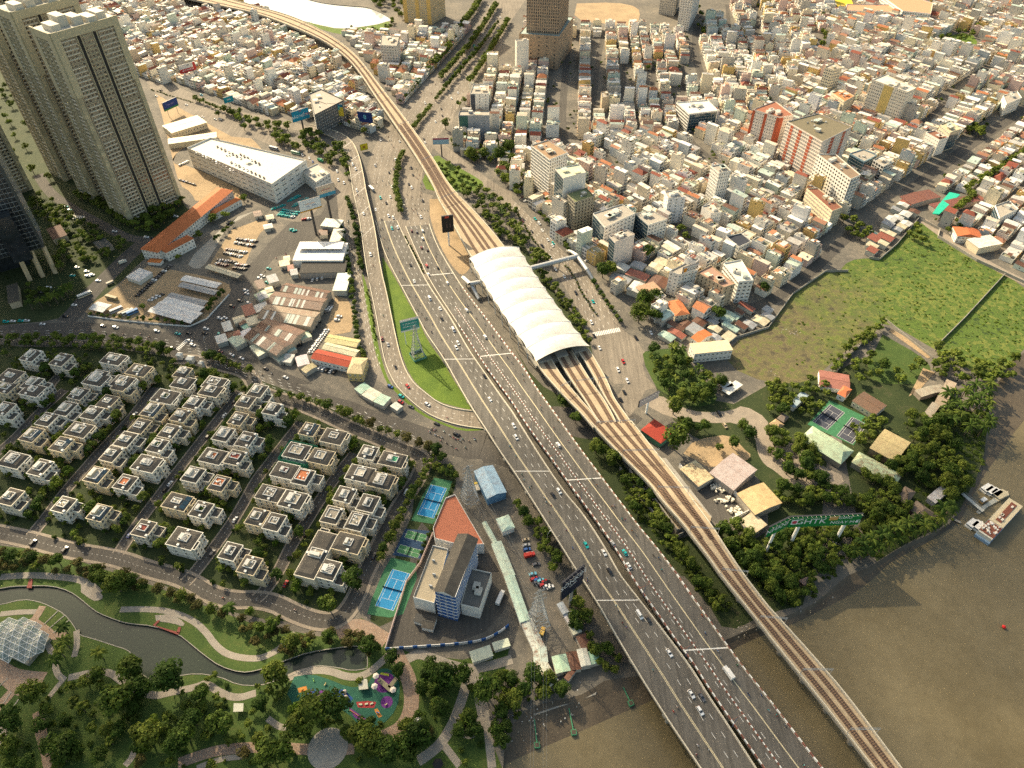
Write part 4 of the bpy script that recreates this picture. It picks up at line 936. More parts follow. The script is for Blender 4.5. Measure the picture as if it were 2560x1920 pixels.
 if opt == 'solar':
  for i in range(3): mb = MB(); mb.add([(-lx/2+1.0+i*3.1, fy+.6, h+.62), (-lx/2+3.8+i*3.1, fy+.6, h+.62), (-lx/2+3.8+i*3.1, fy+3.4, h+1.7), (-lx/2+1.0+i*3.1, fy+3.4, h+1.7)], [[0, 1, 2, 3]]); mb.build('solar_panel', MT['glassb'], rf)
 if opt == 'pergola':
  for i in range(6): mb = MB(); mb.box(ox-tx/2+i*tx/5, oy-ty*.2, z+2.0, .18, ty*.55, .2, c=(.75, .74, .7), bottom=True); mb.build('pergola_beam', MT['paint_clean'], rf)
 if opt == 'garden': m_ = leaf_cloud(r, 8, 200, .3, .5); m_.v = [(a*tx*.5+ox, b*ty*.5+oy, c+z+.6) for a, b, c in m_.v]; o = m_.build('roof_plants', MT['leaflime'], root)
 for sx in (-1, 1):
  if r.random() < .55:
   mb = MB(); mb.box(sx*(lx/2-1.1), r.uniform(-3, 3), h+.1, 1.3, 1.4, 1.25, c=(.74, .72, .66)); mb.build('dormer', MT['paint_clean'], rf)
 if r.random() < .5: mb = MB(); mb.tube((0, 0, 0), (1.6, 0, 0), .5, n=10); mb.build('water_tank', MT['steel'], root, (ox-tx*.2, oy, z+1.2), 1.2)
 wins = []
 W2 = [(0, -1, lx, ly/2), (-1, 0, ly, lx/2), (1, 0, ly, lx/2)]
 for nx, ny, L, dist in W2:
  n3 = Vector((nx*co-ny*si, nx*si+ny*co))
  if not seen((p.x, p.y), n3, (0, 0)): continue
  k2 = 4 if nx == 0 else (2 if col != 'ivory' else 3)
  for f in range(3):
   for j in range(k2):
    t = (j+.5)/k2-.5
    if nx == 0 and abs(t*L-bx) < fw_*.5: x, y = t*L, fy-fd_-.01
    elif nx == 0: x, y = t*L, fy-.01
    else: x, y = nx*(lx/2+.01), y0+t*lym*.8
    if nx == 0 and 1.75+3.4*f > fh_ and y < fy-.5: y = fy-.01
    wins.append((x, y, 1.75+3.4*f, face_rz((nx, ny)), 1.5 if nx == 0 else 1.2, 2.1 if f else 2.3))
 put_windows(root, wins, *WSETS['white'])
 mb = MB(); mb.box(-bx*1.3, fy-1.0, 3.35, lx*.4, 1.8, .25, c=wc, bottom=True); mb.box(-bx*1.3, fy-1.85, 3.6, lx*.4, .15, .8, c=wc, bottom=True); mb.build('balcony', MT['paint_clean'], root)
 mb = MB(); mb.box(-bx, fy-.06, 0, 1.4, .12, 2.4, c=(.10, .055, .03)); mb.build('door', MT['paint_clean'], root)
 if opt != 'net':
  for tx_, ty_, rr_ in ((-lx*.42, -ly/2-3.2, 3.0), (lx*.1, -ly/2-4.2, 2.5), (lx*.45, -ly/2-3.0, 2.9), (-lx*.3, ly/2+2.4, 2.4), (lx*.35, ly/2+2.6, 2.6), (lx/2+1.6, r.uniform(-4, 4), 1.9), (-lx/2-1.6, r.uniform(-6, 4), 1.8), (lx*.25, -ly/2-2, 1.6)):
   x, y = p.x+tx_*co-ty_*si, p.y+tx_*si+ty_*co
   if r.random() < .85 and not occ(x, y): GT.append((x, y, rr_*r.uniform(.7, 1.25), r.random()))
 if opt == 'net':
  mb = MB();
  for cx, cy, sx, sy in ((0, -ly/2-3, lx+4, .1), (0, ly/2+2, lx+4, .1), (-lx/2-2, -.5, .1, ly+5), (lx/2+2, -.5, .1, ly+5)): mb.box(cx, cy, 0, sx, sy, h-.5, c=(.03, .20, .13))
  mb.build('scaffold_net', MT['paint'], root)
 return root
VIL = '''02 80,30 280,50 60,220 700,80 590,215b 950,150 820,250p 430,310b 680,390 300,440s 560,530s 110,650p 370,720 120,980 580,1050b 880,1110s 860,790s 1110,850o 990,610b 1110,480 1230,360 1270,690p 1390,540g 1490,410 1340,230s 1590,280p 1700,160 1430,110g 1820,50 1580,-20 1080,10 870,-60 1840,620o 2060,640r 1700,790 1920,860o 1530,1010s 1770,1090g 1270,1250r 1590,1330p 2080,300 1960,440 2150,480 2150,150 2020,1450 2190,1570
12 170,220p 490,400s 670,450 350,570n 560,620b 250,750r 440,810o 120,940 320,1000b 40,1150 190,1200 1000,600b 1180,650G 900,770 1080,830p 800,960 1000,1030 690,1140 900,1190b 800,1370 40,60
01 290,1410 550,1450 980,1440b 1200,1540b 830,1620p 1060,1640 90,1590 300,1650 1600,1560p 1850,1640'''
OPT = {'b': 'bare', 'p': 'pergola', 's': 'solar', 'o': 'orange', 'g': 'garden', 'r': 'red', 'n': 'net', 'G': 'greenfloor'}
k = 0
for line in VIL.split('\n'):
 t = line.split()[0]
 for w in line.split()[1:]:
  o_ = w[-1] if w[-1] in OPT else ''; x, y = (w[:-1] if o_ else w).split(',')
  p = TW(t, float(x), float(y), 11.0); k += 1
  villa(p, k, ('white', 'white', 'cream', 'ivory', 'white')[(k*7) % 5] if o_ != 's' else 'cream', OPT.get(o_, ''))
villa(TW('12', 520, 1470, 11), 90, 'ivory', 'bare', 12, 30, 10.8, VTH+math.pi/2+.0)
villa(TW('12', 660, 1610, 11), 91, 'white', 'pergola')
# ---- landmark blocks among the houses
WHT = (.74, .72, .66); BEI = (.55, .43, .29); GRY = (.34, .34, .34); CRM = (.64, .56, .40)
lm('hotel_building', '20 325,1385 480,1325 310,1215 165,1260', 'P 1375,503', 'white hotel with tall columns and brown flat roof', ws=(1.3, 2.2), gap=2.5, wall=WHT, roofc=(.30, .20, .12), bands=True, clutter=7)
lm('office_building', '20 445,1545 640,1495 580,1425 370,1460', 'P 1404,552', 'white office block with pale green roof and dark glass front', wall=WHT, roofc=(.52, .52, .38), glass=(3,), blank=(0,), clutter=2)
lm('office_building', '21 545,95 710,40 640,-30 475,20', '21 500,345', 'grey concrete block with planted balconies', wall=(.30, .28, .22), roofc=(.20, .22, .10), win='dark', bands=True, clutter=2)
lm('office_building', '21 800,310 1065,190 950,110 700,190', '21 790,520', 'terraced white office with solar panels and dark glass side', wall=WHT, glass=(3,), ws=(2.6, 1.2), gap=4.2, clutter=8)
lm('office_building', '21 890,440 1060,370 990,330 840,385', '21 870,665', 'slim white panelled office with one dark slit', wall=(.66, .60, .55), glass=(3,), blank=(0,), bands=True, bandc=(.5, .45, .4), strip={0: [(.80, .86, (.03, .03, .03))]}, clutter=5)
lm('apartment_block', '21 1180,290 1340,240 1220,170 1065,190', '21 1180,460', 'white block with dark front behind the slim office', wall=WHT, glass=(3,), clutter=5)
lm('office_building', '21 1440,720 1605,680 1500,620 1360,690', '21 1430,905', 'white block carrying an orange and black rooftop sign', wall=WHT, ws=(1.6, 1.1), gap=2.6, clutter=2)
lm('office_building', '21 1830,830 1925,800 1720,640 1600,700', '21 1820,1000', 'beige hotel block with narrow side windows', wall=BEI, ws=(.9, 1.6), gap=3.4, roofc=(.35, .22, .16), clutter=8, win='dark')
lm('office_building', '21 1960,780 2085,770 1980,590 1830,620', '21 1950,960', 'white block with rounded balcony bands', wall=WHT, ws=(2.2, 1.5), gap=2.8, bands=True, clutter=5, roofc=(.6, .58, .5))
lm('office_building', '21 1960,480 2070,430 1980,360 1850,390', '21 1930,575', 'white block with dark solar roof', wall=WHT, roofc=(.03, .035, .05), clutter=0)
lm('office_building', '21 1720,190 1810,180 1720,110 1640,130', '21 1700,330', 'white narrow block with perforated front', wall=WHT, ws=(.9, .9), gap=1.6, clutter=3, blank=(3,))
lm('office_building', '21 1350,60 1500,50 1420,-10 1320,0', '21 1345,270', 'tall white block with few rear windows', wall=(.66, .66, .66), ws=(1.6, 1.2), gap=5, clutter=4)
lm('office_building', '20 1790,1500 1890,1480 1830,1420 1720,1440', '21 1720,110', 'slender white tower with arched windows', wall=WHT, ws=(1.0, 2.0), gap=2.0, clutter=4)
lm('office_building', '20 1530,990 1780,960 1690,870 1420,890', '20 1510,1140', 'wide white block with dark patterned front', wall=WHT, roofc=(.6, .6, .57), win='dark', ws=(2.4, 1.5), clutter=6, glass=(0,))
lm('office_building', '20 780,850 840,835 820,790 770,800', '20 770,975', 'bare beige slab building', wall=(.48, .38, .26), blank=(0, 3), clutter=1)
lm('office_building', '20 910,970 1060,950 1050,880 900,900', '20 910,1030', 'low grey workshop with blank wall', wall=(.55, .55, .52), blank=(0,), clutter=4)
lm('office_building', '20 40,365 145,352 132,338 28,348', '20 30,660', 'bare white lift tower beside the brown tower', wall=(.74, .70, .62), blank=(0, 1, 3), clutter=1)
def tall(name, pts, h, label, **k):
 return building(name, PL(pts), h, label, **k)
tall('podium_building', '20 60,575 395,600 515,420 200,390', 41, 'brown podium below the brown tower', floors=8, wall=(.34, .25, .17), roofc=(.30, .38, .36), ws=(2.2, 1.6), gap=9, clutter=3, win='dark')
tall('office_tower', '20 120,560 390,580 470,440 230,410', 150, 'tall brown tower with gridded windows', floors=40, wall=(.36, .27, .19), ws=(1.5, 2.4), gap=2.7, win='dark', joined=True, cat='tower')
tall('apartment_tower', '20 1420,255 1520,270 1600,120 1480,100', 120, 'white apartment tower with grey window columns', floors=36, wall=(.62, .59, .54), ws=(1.6, 1.6), gap=2.8, joined=True, cat='tower')
tall('apartment_tower', '20 1265,120 1400,140 1440,60 1300,40', 118, 'grey apartment tower behind the white one', floors=36, wall=(.42, .40, .36), ws=(1.6, 1.6), gap=2.8, joined=True, cat='tower')
tall('apartment_tower', '10 1285,195 1520,215 1640,140 1400,120', 110, 'yellow apartment tower beside the lake', floors=32, wall=(.56, .44, .24), ws=(1.5, 1.6), gap=3.0, joined=True, cat='tower', strip={0: [(0, .14, (.62, .42, .14)), (.45, .58, (.62, .42, .14)), (.86, 1, (.62, .42, .14))]})
lm('office_building', '10 1215,402 1238,318 1085,303 1075,395', '10 1222,590', 'pale grey office with green netted side near the viaduct', wall=(.58, .54, .48), ws=(2.2, 1.3), gap=3.2, bands=True, clutter=4)
lm('office_building', '10 1750,1003 2015,1003 2018,965 1760,965', '10 1752,1205', 'grey office with green glass corner by the avenue', wall=(.33, .34, .36), ws=(1.8, .9), gap=9, clutter=3, strip={0: [(.02, .3, (.05, .13, .11))]})
lm('office_building', '10 1850,815 2010,815 2012,735 1880,735', '10 1852,1000', 'white office with dark louvred side and roof sign', wall=WHT, ws=(1.2, 1.8), gap=6, clutter=4, strip={0: [(.02, .26, (.06, .07, .09))]})
lm('media_building', '10 462,815 505,1000 760,870 560,775', '10 470,880', 'dark building wrapped in advertising panels', wall=(.10, .10, .10), clutter=4, h=24)
RED = (.42, .10, .05); PNK = (.70, .62, .54)
lm('apartment_block', '30 100,1020 220,1000 60,880 -130,950', '30 50,1335', 'cream and red apartment block behind the larger one', wall=PNK, bands=False, ws=(1.3, 1.3), gap=2.6, strip={3: [(0, .1, RED), (.45, .55, RED), (.9, 1, RED)], 0: [(0, .3, RED)]}, roofc=(.30, .12, .07), clutter=8)
lm('apartment_block', '30 470,1230 725,1100 430,985 165,1055', '30 345,1590', 'large pink apartment block with red balcony stripes', wall=PNK, ws=(1.4, 1.4), gap=2.6, bands=True, strip={3: [(.12, .2, RED), (.36, .44, RED), (.66, .74, RED)], 0: [(.3, .42, RED), (.7, .8, RED)]}, roofc=(.16, .14, .09), clutter=9)
def Q4(s): return s
lm('apartment_block', 'P 2126.7,449.4 2150.8,438.8 2088,386.7 2043.7,386.7', 'P 2106.4,533.4', 'white apartment block with black corner balconies', wall=WHT, ws=(1.8, 1.5), gap=3.6, win='dark', roofc=(.22, .16, .11), clutter=8, balc=(0,))
lm('apartment_block', 'P 2080.4,529.5 2105.5,519.9 2043.7,471.6 2016.7,472.6', 'P 2069,572', 'brown trimmed apartment block at the foot of the white one', wall=CRM, ws=(1.5, 1.3), gap=2.6, roofc=(.20, .08, .05), bands=True, clutter=3)
lm('hotel_building', '30 1205,800 1280,765 1010,650 900,695', '30 1090,1090', 'pale hotel with yellow middle bay and roof lettering', wall=(.68, .63, .52), ws=(1.5, 1.4), gap=2.5, strip={3: [(.36, .62, (.58, .44, .16))]}, clutter=8, roofc=(.6, .56, .48))
lm('office_building', '30 560,610 640,590 570,550 490,585', '30 475,835', 'cream gridded tower with grey glass strip', wall=CRM, ws=(2.0, 2.0), gap=2.6, clutter=3)
lm('apartment_block', '30 660,880 745,835 640,775 550,805', '30 635,1030', 'beige apartment block with orange roof hats', wall=CRM, ws=(1.3, 1.3), gap=2.6, roofc=(.5, .2, .08), clutter=5)
lm('office_building', '30 1575,1150 1665,1120 1570,1050 1490,1080', '30 1535,1310', 'green glass office by the dark street', wall=(.50, .46, .34), glass=(0,), roofc=(.52, .45, .30), clutter=4)
lm('office_building', '30 1480,1215 1560,1190 1440,1130 1365,1150', '30 1440,1350', 'white block with dotted side windows', wall=WHT, ws=(.9, .9), gap=3, roofc=(.22, .1, .06), clutter=2)
lm('office_building', '30 1000,1440 1090,1400 980,1350 910,1385', '30 965,1590', 'white block with dark balcony openings', wall=WHT, ws=(2.4, 2.0), gap=3.0, win='dark', clutter=3)
lm('office_building', '30 830,1400 940,1345 820,1295 705,1330', '30 800,1520', 'blue trimmed block with dark glass front', wall=(.28, .42, .50), glass=(0, 3), clutter=3)
lm('office_building', '31 2000,230 2160,150 2080,80 1960,120', '31 1990,310', 'house with blue and green glass facade and roof solar panels', wall=WHT, glass=(3,), clutter=3)
lm('office_building', '30 2060,905 2190,850 2150,790 2030,830', '30 2050,900', 'pale block by the far tree row', wall=WHT, clutter=3, h=14)
# long white school far away
for i, (s, lab) in enumerate((('30 650,160 1110,175 1105,110 660,105', 'long white school wing with orange roof'), ('30 1130,190 1370,215 1390,120 960,-20 900,20', 'tall white school block with orange roof'))):
 q = PL(s); building('school_building', q, 15 if i else 11, lab, 4 if i else 3, wall=WHT, roofc=(.56, .28, .16), ws=(2.0, 1.6), gap=3.2, clutter=0, joined=True)
sb = PL('30 540,60 600,10 700,50 720,95 600,115'); building('sports_hall', sb, 9, 'yellow roofed sports hall of the far school', 2, wall=(.55, .40, .05), roofc=(.62, .45, .03), clutter=0, joined=True)
# ------------------------------------------------------------------ sheds, halls and other low buildings traced one by one
TEALT = (.34, .47, .40); PALET = (.56, .56, .51); RUSTT = (.095, .042, .024); GREYT = (.30, .32, .33); CREAMT = (.58, .52, .36); WHITET = (.68, .68, .66); ORNG = (.44, .135, .045)
def shed(name, s, h, label, roofc, wall=(.5, .47, .4), rise=1.2, mat='tin', cat='shed', hip=0, over=.4, ridge=None, open_=False, z=0, group=None, auto=False, parts=True, win=0):
 """s: four eaves corners at height h as seen; ridge runs along the first side"""
 q = PL(s, h); a = q[1]-q[0]; b = q[3]-q[0]; c = (q[0]+q[1]+q[2]+q[3])/4; L = (a.length+(q[2]-q[3]).length)/2; Wd = (b.length+(q[2]-q[1]).length)/2; rz = math.atan2(a.y, a.x)
 mask([(p.x, p.y) for p in q])
 root = thing(name, (c.x, c.y, z), rz, label, cat, group, auto)
 if open_:
  for sx in np.linspace(-L/2+.4, L/2-.4, max(3, int(L/6))):
   for sy in (-Wd/2+.3, Wd/2-.3): mb = MB(); mb.tube((0, 0, 0), (0, 0, h), .12, n=6); mb.build('post', MT['steel'], root, (sx, sy, 0))
 else:
  mb = MB(); mb.box(0, 0, -.3, L, Wd, h+.3, c=wall, ct=wall); mb.build('wall', MT['paint'], root)
 mb = MB()
 if rise: mb.gable(0, 0, h+.03, L, Wd, rise, 0, c=roofc, over=over, hip=hip, wall=1, wc=wall, th=.15 if open_ else 0)
 else: mb.box(0, 0, h+.02, L+over*2, Wd+over*2, .25, c=roofc, bottom=True)
 mb.build('roof', [MT[mat], MT['paint']], root)
 if rise and not hip:
  mb = MB(); mb.box(0, 0, h+rise-.02, L+over*2, .5, .14, c=tuple(x*.9 for x in roofc)); mb.build('ridge_cap', MT['paint_clean'], root)
 if win:
  wins = []; co, si = math.cos(rz), math.sin(rz)
  for nx, ny, LL, dist in ((0, -1, L, Wd/2), (0, 1, L, Wd/2), (-1, 0, Wd, L/2), (1, 0, Wd, L/2)):
   if not seen((c.x, c.y), Vector((nx*co-ny*si, nx*si+ny*co)), (0, 0)): continue
   k = max(1, int(LL/3.2))
   for f in range(win):
    for j in range(k):
     t = ((j+.5)/k-.5)*LL; x, y = (t, ny*(dist+.01)) if nx == 0 else (nx*(dist+.01), t); wins.append((x, y, h/win*(f+.5), face_rz((nx, ny)), 1.5, min(1.5, h/win*.6)))
  put_windows(root, wins, *WSETS['white'])
 return root
# school with orange roofs
shed('school_building', '01 1370,510 1980,5 1860,-60 1255,510', 10, 'long white school with orange tiled roof', ORNG, WHT, 2.6, 'tiles', 'school', hip=5, over=.7, win=3)
shed('school_building', '01 1440,520 1690,390 1570,375 1400,510', 9, 'front wing of the orange roofed school', (.40, .12, .04), WHT, 2.2, 'tiles', 'school', hip=3, win=2)
shed('school_building', '01 1840,195 2085,60 2000,40 1830,190', 6.5, 'school annex with orange hipped roof', ORNG, WHT, 2.2, 'tiles', 'school', hip=4, win=1)
shed('gate_house', '01 1280,600 1410,610 1380,580 1290,580', 3.2, 'small porch with orange roof below the school', (.5, .16, .04), WHT, .6, 'tiles', 'porch', hip=1)
for s_, l_ in (('01 1610,1445 1660,1450 1670,1420 1620,1412', 'white gatehouse in the middle of the villa entrance'), ('01 1525,1410 1560,1415 1570,1390 1535,1385', 'white gatehouse on the parking side of the villa entrance'), ('01 1715,1480 1745,1485 1755,1462 1725,1458', 'white gatehouse on the hedge side of the villa entrance')): shed('gate_house', s_, 4.5, l_, (.7, .69, .64), WHT, 1.2, 'tiles', 'gatehouse', hip=1)
# mall with parking on its roof
mall = PL('O 405,322 588,400 662,348 455,300', 20)
mroot = building('shopping_mall', mall, 20, 'white mall with cars parked on its roof', 4, wall=WHT, roofc=(.62, .60, .54), ws=(7.0, 1.1), gap=9.5, parapet=1.6, clutter=3, cat='mall')
building('shop_building', PL('10 400,1480 520,1580 640,1500 530,1420', 12), 12, 'white shop building with big dark window beside the mall', 3, wall=WHT, roofc=(.45, .42, .36), ws=(2, 1.6), gap=4, clutter=4)
shed('hall_building', '00 1440,1160 1800,1050 1680,1000 1450,1080', 7, 'cream hall with flat roof beside the avenue', (.62, .50, .32), CRM, .6, 'tin', 'hall', win=1)
shed('hall_building', '00 1470,1240 1900,1180 1840,1150 1440,1200', 6, 'long low cream hall behind the mall', CREAMT, CRM, .5, 'tin', 'hall')
shed('tower_kiosk', '01 810,435 870,490 1000,470 880,405', 4, 'flat kiosk with two dark roof lights', (.10, .10, .09), (.40, .34, .26), 0, 'paint', 'kiosk')
shed('garden_pavilion', '01 460,410 600,365 480,285 420,330', 6, 'dark brown pavilion with striped stone wall', (.10, .055, .04), (.46, .38, .26), 0, 'paint', 'pavilion')
shed('garden_pavilion', '01 110,950 220,920 90,800 30,830', 6, 'dark pavilion with stone end at the left edge', (.08, .07, .055), (.46, .38, .26), 0, 'paint', 'pavilion')
# tin shelters in the parking lot
for i, (s, c, lab) in enumerate((('01 1560,760 1870,830 1910,790 1610,720', WHITET, 'white tin shelter at the upper end of the parking lot'), ('01 1550,815 1860,890 1880,850 1570,780', GREYT, 'grey tin shelter below the upper white one'),
 ('01 1440,905 1760,980 1795,945 1490,870', GREYT, 'grey tin shelter beside parked cars'), ('01 1280,1030 1640,1130 1690,1100 1340,980', WHITET, 'white tin shelter nearest to the road corner'), ('01 1345,985 1700,1090 1740,1050 1400,940', WHITET, 'white tin shelter in the middle of the lot'), ('01 1405,940 1720,1030 1765,1000 1460,900', WHITET, 'pale tin shelter third from the road corner'),
 ('01 775,1010 880,1035 960,985 850,940', WHITET, 'small white tin shelter at the left end of the lot'), ('01 1100,735 1210,775 1310,690 1190,660', WHITET, 'white hipped roof hut in the parking lot'), ('01 1780,655 2070,745 2080,705 1800,630', CREAMT, 'wavy cream canopy over parked cars'))):
 shed('tin_shelter', s, 4.0, lab, c, (.6, .58, .52), .7, open_=(i != 7), cat='shelter', hip=5 if i == 7 else 0)
# sheds along the ramp
shed('white_hall', '11 325,590 775,590 770,440 365,440', 8, 'white hall with slatted upper floor', WHITET, WHT, .5, 'tin', 'hall', over=0)
shed('white_hall_roof', '11 360,490 760,490 745,430 375,430', 11, 'raised white tin roof over the hall', (.72, .72, .70), WHT, .3, 'tin', 'roof', open_=True, over=0)
shed('black_roof_hall', '11 385,700 780,690 770,605 400,600', 6, 'hall with black roof and white lettered skylight', (.035, .033, .03), (.3, .29, .27), 0, 'paint', 'hall')
shed('pale_hall', '11 690,850 810,850 790,700 685,705', 5.5, 'pale green hall beside the ramp road', (.55, .62, .52), (.5, .5, .44), 0, 'tin', 'hall')
shed('pale_hall', '11 660,430 760,430 735,320 650,325', 6, 'cream and green tin hall below the billboards', (.60, .55, .42), (.5, .5, .44), 0, 'tin', 'hall')
shed('corner_house', '11 560,290 740,310 730,235 600,240', 6.5, 'small shop with pale roof terrace', (.55, .57, .48), (.3, .3, .28), 0, 'tin', 'shop')
for i, (s, c, lab) in enumerate((('11 180,840 580,915 660,870 300,795', RUSTT, 'rusty shed with white roof bands at the top of the row'), ('11 100,960 560,1020 600,930 170,850', (.10, .05, .03), 'brown rusty shed second in the row'), ('11 40,1090 480,1160 540,1040 70,970', (.22, .17, .115), 'patched shed third in the row'), ('11 0,1200 330,1320 400,1190 80,1090', RUSTT, 'dark red shed fourth in the row'),
 ('11 -130,1230 160,1390 340,1320 60,1180', (.065, .03, .02), 'dark brown shed with ribbed roof at the end'))):
 o = shed('rusty_shed', s, 7, lab, c, (.42, .36, .28), 2.0, 'tin_rust', 'shed')
 R2 = random.Random(i)
 for k in range(7):      # translucent white sheets laid on the roof
  ch = [q for q in o.children if q.name.startswith('roof')][0]; bb = [v.co for v in ch.data.vertices][:6]; a, b, r0, r1 = bb[0], bb[1], bb[4], bb[5]
  t0 = R2.uniform(.03, .9); t1 = t0+R2.uniform(.03, .07); up = Vector((0, 0, .05)); mb = MB()
  mb.add([tuple(a.lerp(b, t0)+up), tuple(a.lerp(b, t1)+up), tuple(r0.lerp(r1, t1)+up), tuple(r0.lerp(r1, t0)+up)], [[0, 1, 2, 3]], 0, R2.choice([(.62, .60, .54), (.5, .55, .48)])); mb.build('roof_sheet', MT['paint'], o)
shed('yellow_roof_hall', '11 600,1290 880,1340 880,1290 640,1220', 6, 'hall with mustard yellow tin roof', (.44, .40, .16), CRM, 1.0, 'tin', 'hall')
shed('pale_roof_hall', '11 570,1350 850,1420 895,1370 620,1300', 6, 'hall with pale yellow tin roof below the mustard one', (.58, .56, .36), CRM, 1.2, 'tin', 'hall')
shed('red_roof_hall', '11 470,1435 790,1510 850,1430 540,1365', 6, 'white hall with bright red tiled roof', (.40, .07, .035), WHT, 1.4, 'tiles', 'hall', win=1)
shed('yellow_house', '11 775,1560 950,1570 930,1440 850,1430', 8, 'yellow corner house with hipped roof', (.52, .42, .22), (.62, .48, .20), 1.6, 'tin', 'house', hip=3, win=2)
SH2 = random.Random(3)
def cluster(poly_s, n, h0, h1, w0, w1, cols, th, name, where, mat='tin', two=False, group=None):
 """tin roofed huts packed in a traced patch"""
 poly = PL(poly_s); xs = [p.x for p in poly]; ys = [p.y for p in poly]; k = 0; tries = 0
 while k < n and tries < n*60:
  tries += 1; x, y = SH2.uniform(min(xs), max(xs)), SH2.uniform(min(ys), max(ys))
  if not inpoly(np.array([x]), np.array([y]), poly)[0]: continue
  w, d = SH2.uniform(w0, w1), SH2.uniform(w0, w1)*1.3; co, si = math.cos(th), math.sin(th)
  pts = [(x+a*co-b*si, y+a*si+b*co) for a in (-w/2, 0, w/2) for b in (-d/2, 0, d/2)]
  if any(occ(*p) for p in pts): continue
  h = SH2.uniform(h0, h1); cn, c = SH2.choice(cols); k += 1
  mask([pts[0], pts[6], pts[8], pts[2]])
  o = thing(name, (x, y, 0), th, f'{cn} tin roofed hut {where}', 'hut', group or 'tin roofed huts', True)
  mb = MB(); mb.box(0, 0, -.2, w*.96, d*.96, h, c=SH2.choice([(.5, .47, .4), (.4, .42, .38), (.6, .56, .46)])); mb.build('wall', MT['paint'], o)
  mb = MB()
  if SH2.random() < .5: mb.gable(0, 0, h-.2, w, d, .8, 0, c=c, over=.3, wall=1, wc=(.45, .42, .36))
  else:
   a = w/2+.2; b = d/2+.2; mb.add([(-a, -b, h-.1), (a, -b, h-.1), (a, b, h+.9), (-a, b, h+.9), (-a, -b, h-.25), (a, -b, h-.25), (a, b, h+.75), (-a, b, h+.75)], [[0, 1, 2, 3], [4, 5, 1, 0], [5, 6, 2, 1], [6, 7, 3, 2], [7, 4, 0, 3]], 0, c)
  mb.build('roof', [MT[mat], MT['paint']], o)
  if SH2.random() < .6: mb = MB(); t = SH2.uniform(-.3, .3); mb.box(w*t, -d/2, 0, 1.2, .1, 2.0, c=(.1, .08, .07)); mb.build('door', MT['paint'], o)
TINC = [('pale green', TEALT), ('white', PALET), ('rusty brown', RUSTT), ('grey', GREYT), ('cream', CREAMT), ('rust red', (.26, .08, .05))]
thR = math.atan2(*(PL('31 700,380')[0]-PL('31 0,960')[0]).yx)
cluster('21 1310,1200 1700,1120 2000,1010 2212,990 2212,1180 1890,1290 1540,1280 1330,1290', 40, 2.8, 4.2, 5, 11, TINC, thR, 'tin_hut', 'beside the vacant field')
cluster('21 920,700 1300,640 1310,740 1330,900 1090,880 920,830', 9, 4, 7, 8, 15, TINC, thR+.2, 'tin_hut', 'behind the station avenue')
cluster('11 -40,1290 160,1290 340,1350 300,1470 200,1480 0,1440', 11, 3.5, 5.5, 6, 11, [('white', PALET), ('pale green', TEALT), ('grey', GREYT)], -.2, 'tin_hut', 'at the foot of the rusty sheds')
cluster('11 0,820 160,790 150,960 30,1000 0,1010', 8, 3.5, 6, 5, 9, TINC, .5, 'tin_hut', 'at the top of the rusty sheds')
cluster('01 1860,1280 2060,1060 2212,1000 2212,1330 1950,1320', 9, 4, 6, 6, 11, TINC, .5, 'tin_hut', 'at the avenue corner')
cluster('31 870,560 960,580 1110,450 1300,230 1180,110 1000,250 880,380', 24, 3, 5, 6, 11, TINC, thR, 'tin_hut', 'along the upper field wall')
cluster('11 230,600 390,610 380,740 240,720', 8, 3, 4.5, 5, 9, TINC, .3, 'tin_hut', 'below the white hall')
cluster('11 430,330 560,300 640,330 640,430 450,420', 6, 3, 4.5, 5, 9, TINC, .2, 'tin_hut', 'above the white hall')
cluster('11 0,190 130,240 120,330 0,360', 3, 3, 4, 5, 8, TINC, .4, 'tin_hut', 'beside the taxi lot')
PQ = [('23', '345,700 380,830 500,830 470,670', TEALT), ('23', '470,670 500,830 600,790 560,640', RUSTT), ('23', '560,640 600,790 680,760 640,620', PALET), ('23', '640,660 680,770 770,740 730,640', TEALT), ('23', '430,850 470,880 560,850 550,812', RUSTT), ('23', '550,520 610,640 700,620 640,500', RUSTT), ('23', '490,430 530,510 600,480 565,400', PALET), ('23', '440,330 490,420 580,390 540,300', PALET), ('23', '385,240 440,330 490,310 440,225', TEALT),
      ('12', '850,40 900,80 1010,30 930,-5', TEALT), ('12', '900,84 1000,140 1090,90 1012,34', PALET), ('12', '1002,144 1110,190 1160,112 1092,94', TEALT), ('12', '1160,185 1205,215 1270,212 1220,152', PALET), ('11', '-60,1330 20,1420 130,1370 55,1290', PALET), ('11', '60,1288 132,1368 210,1330 150,1278', TEALT), ('11', '130,1402 200,1470 290,1420 232,1370', GREYT), ('11', '222,1330 290,1400 350,1350 290,1308', TEALT), ('11', '365,1232 402,1290 480,1235 440,1200', PALET), ('01', '1960,1270 2040,1340 2130,1290 2060,1230', TEALT), ('01', '2062,1222 2132,1288 2212,1215 2150,1170', PALET), ('01', '1920,1230 1968,1270 2040,1228 1990,1180', RUSTT), ('01', '2040,1100 2080,1160 2165,1110 2120,1060', RUSTT), ('01', '2085,1165 2130,1200 2200,1150 2165,1112', TEALT), ('11', '0,900 60,960 160,880 120,810', TEALT), ('11', '0,1010 40,1060 90,980 40,930', PALET), ('11', '345,1430 375,1530 460,1460 420,1400', PALET), ('11', '400,1540 440,1570 520,1500 470,1470', (.36, .28, .14))]
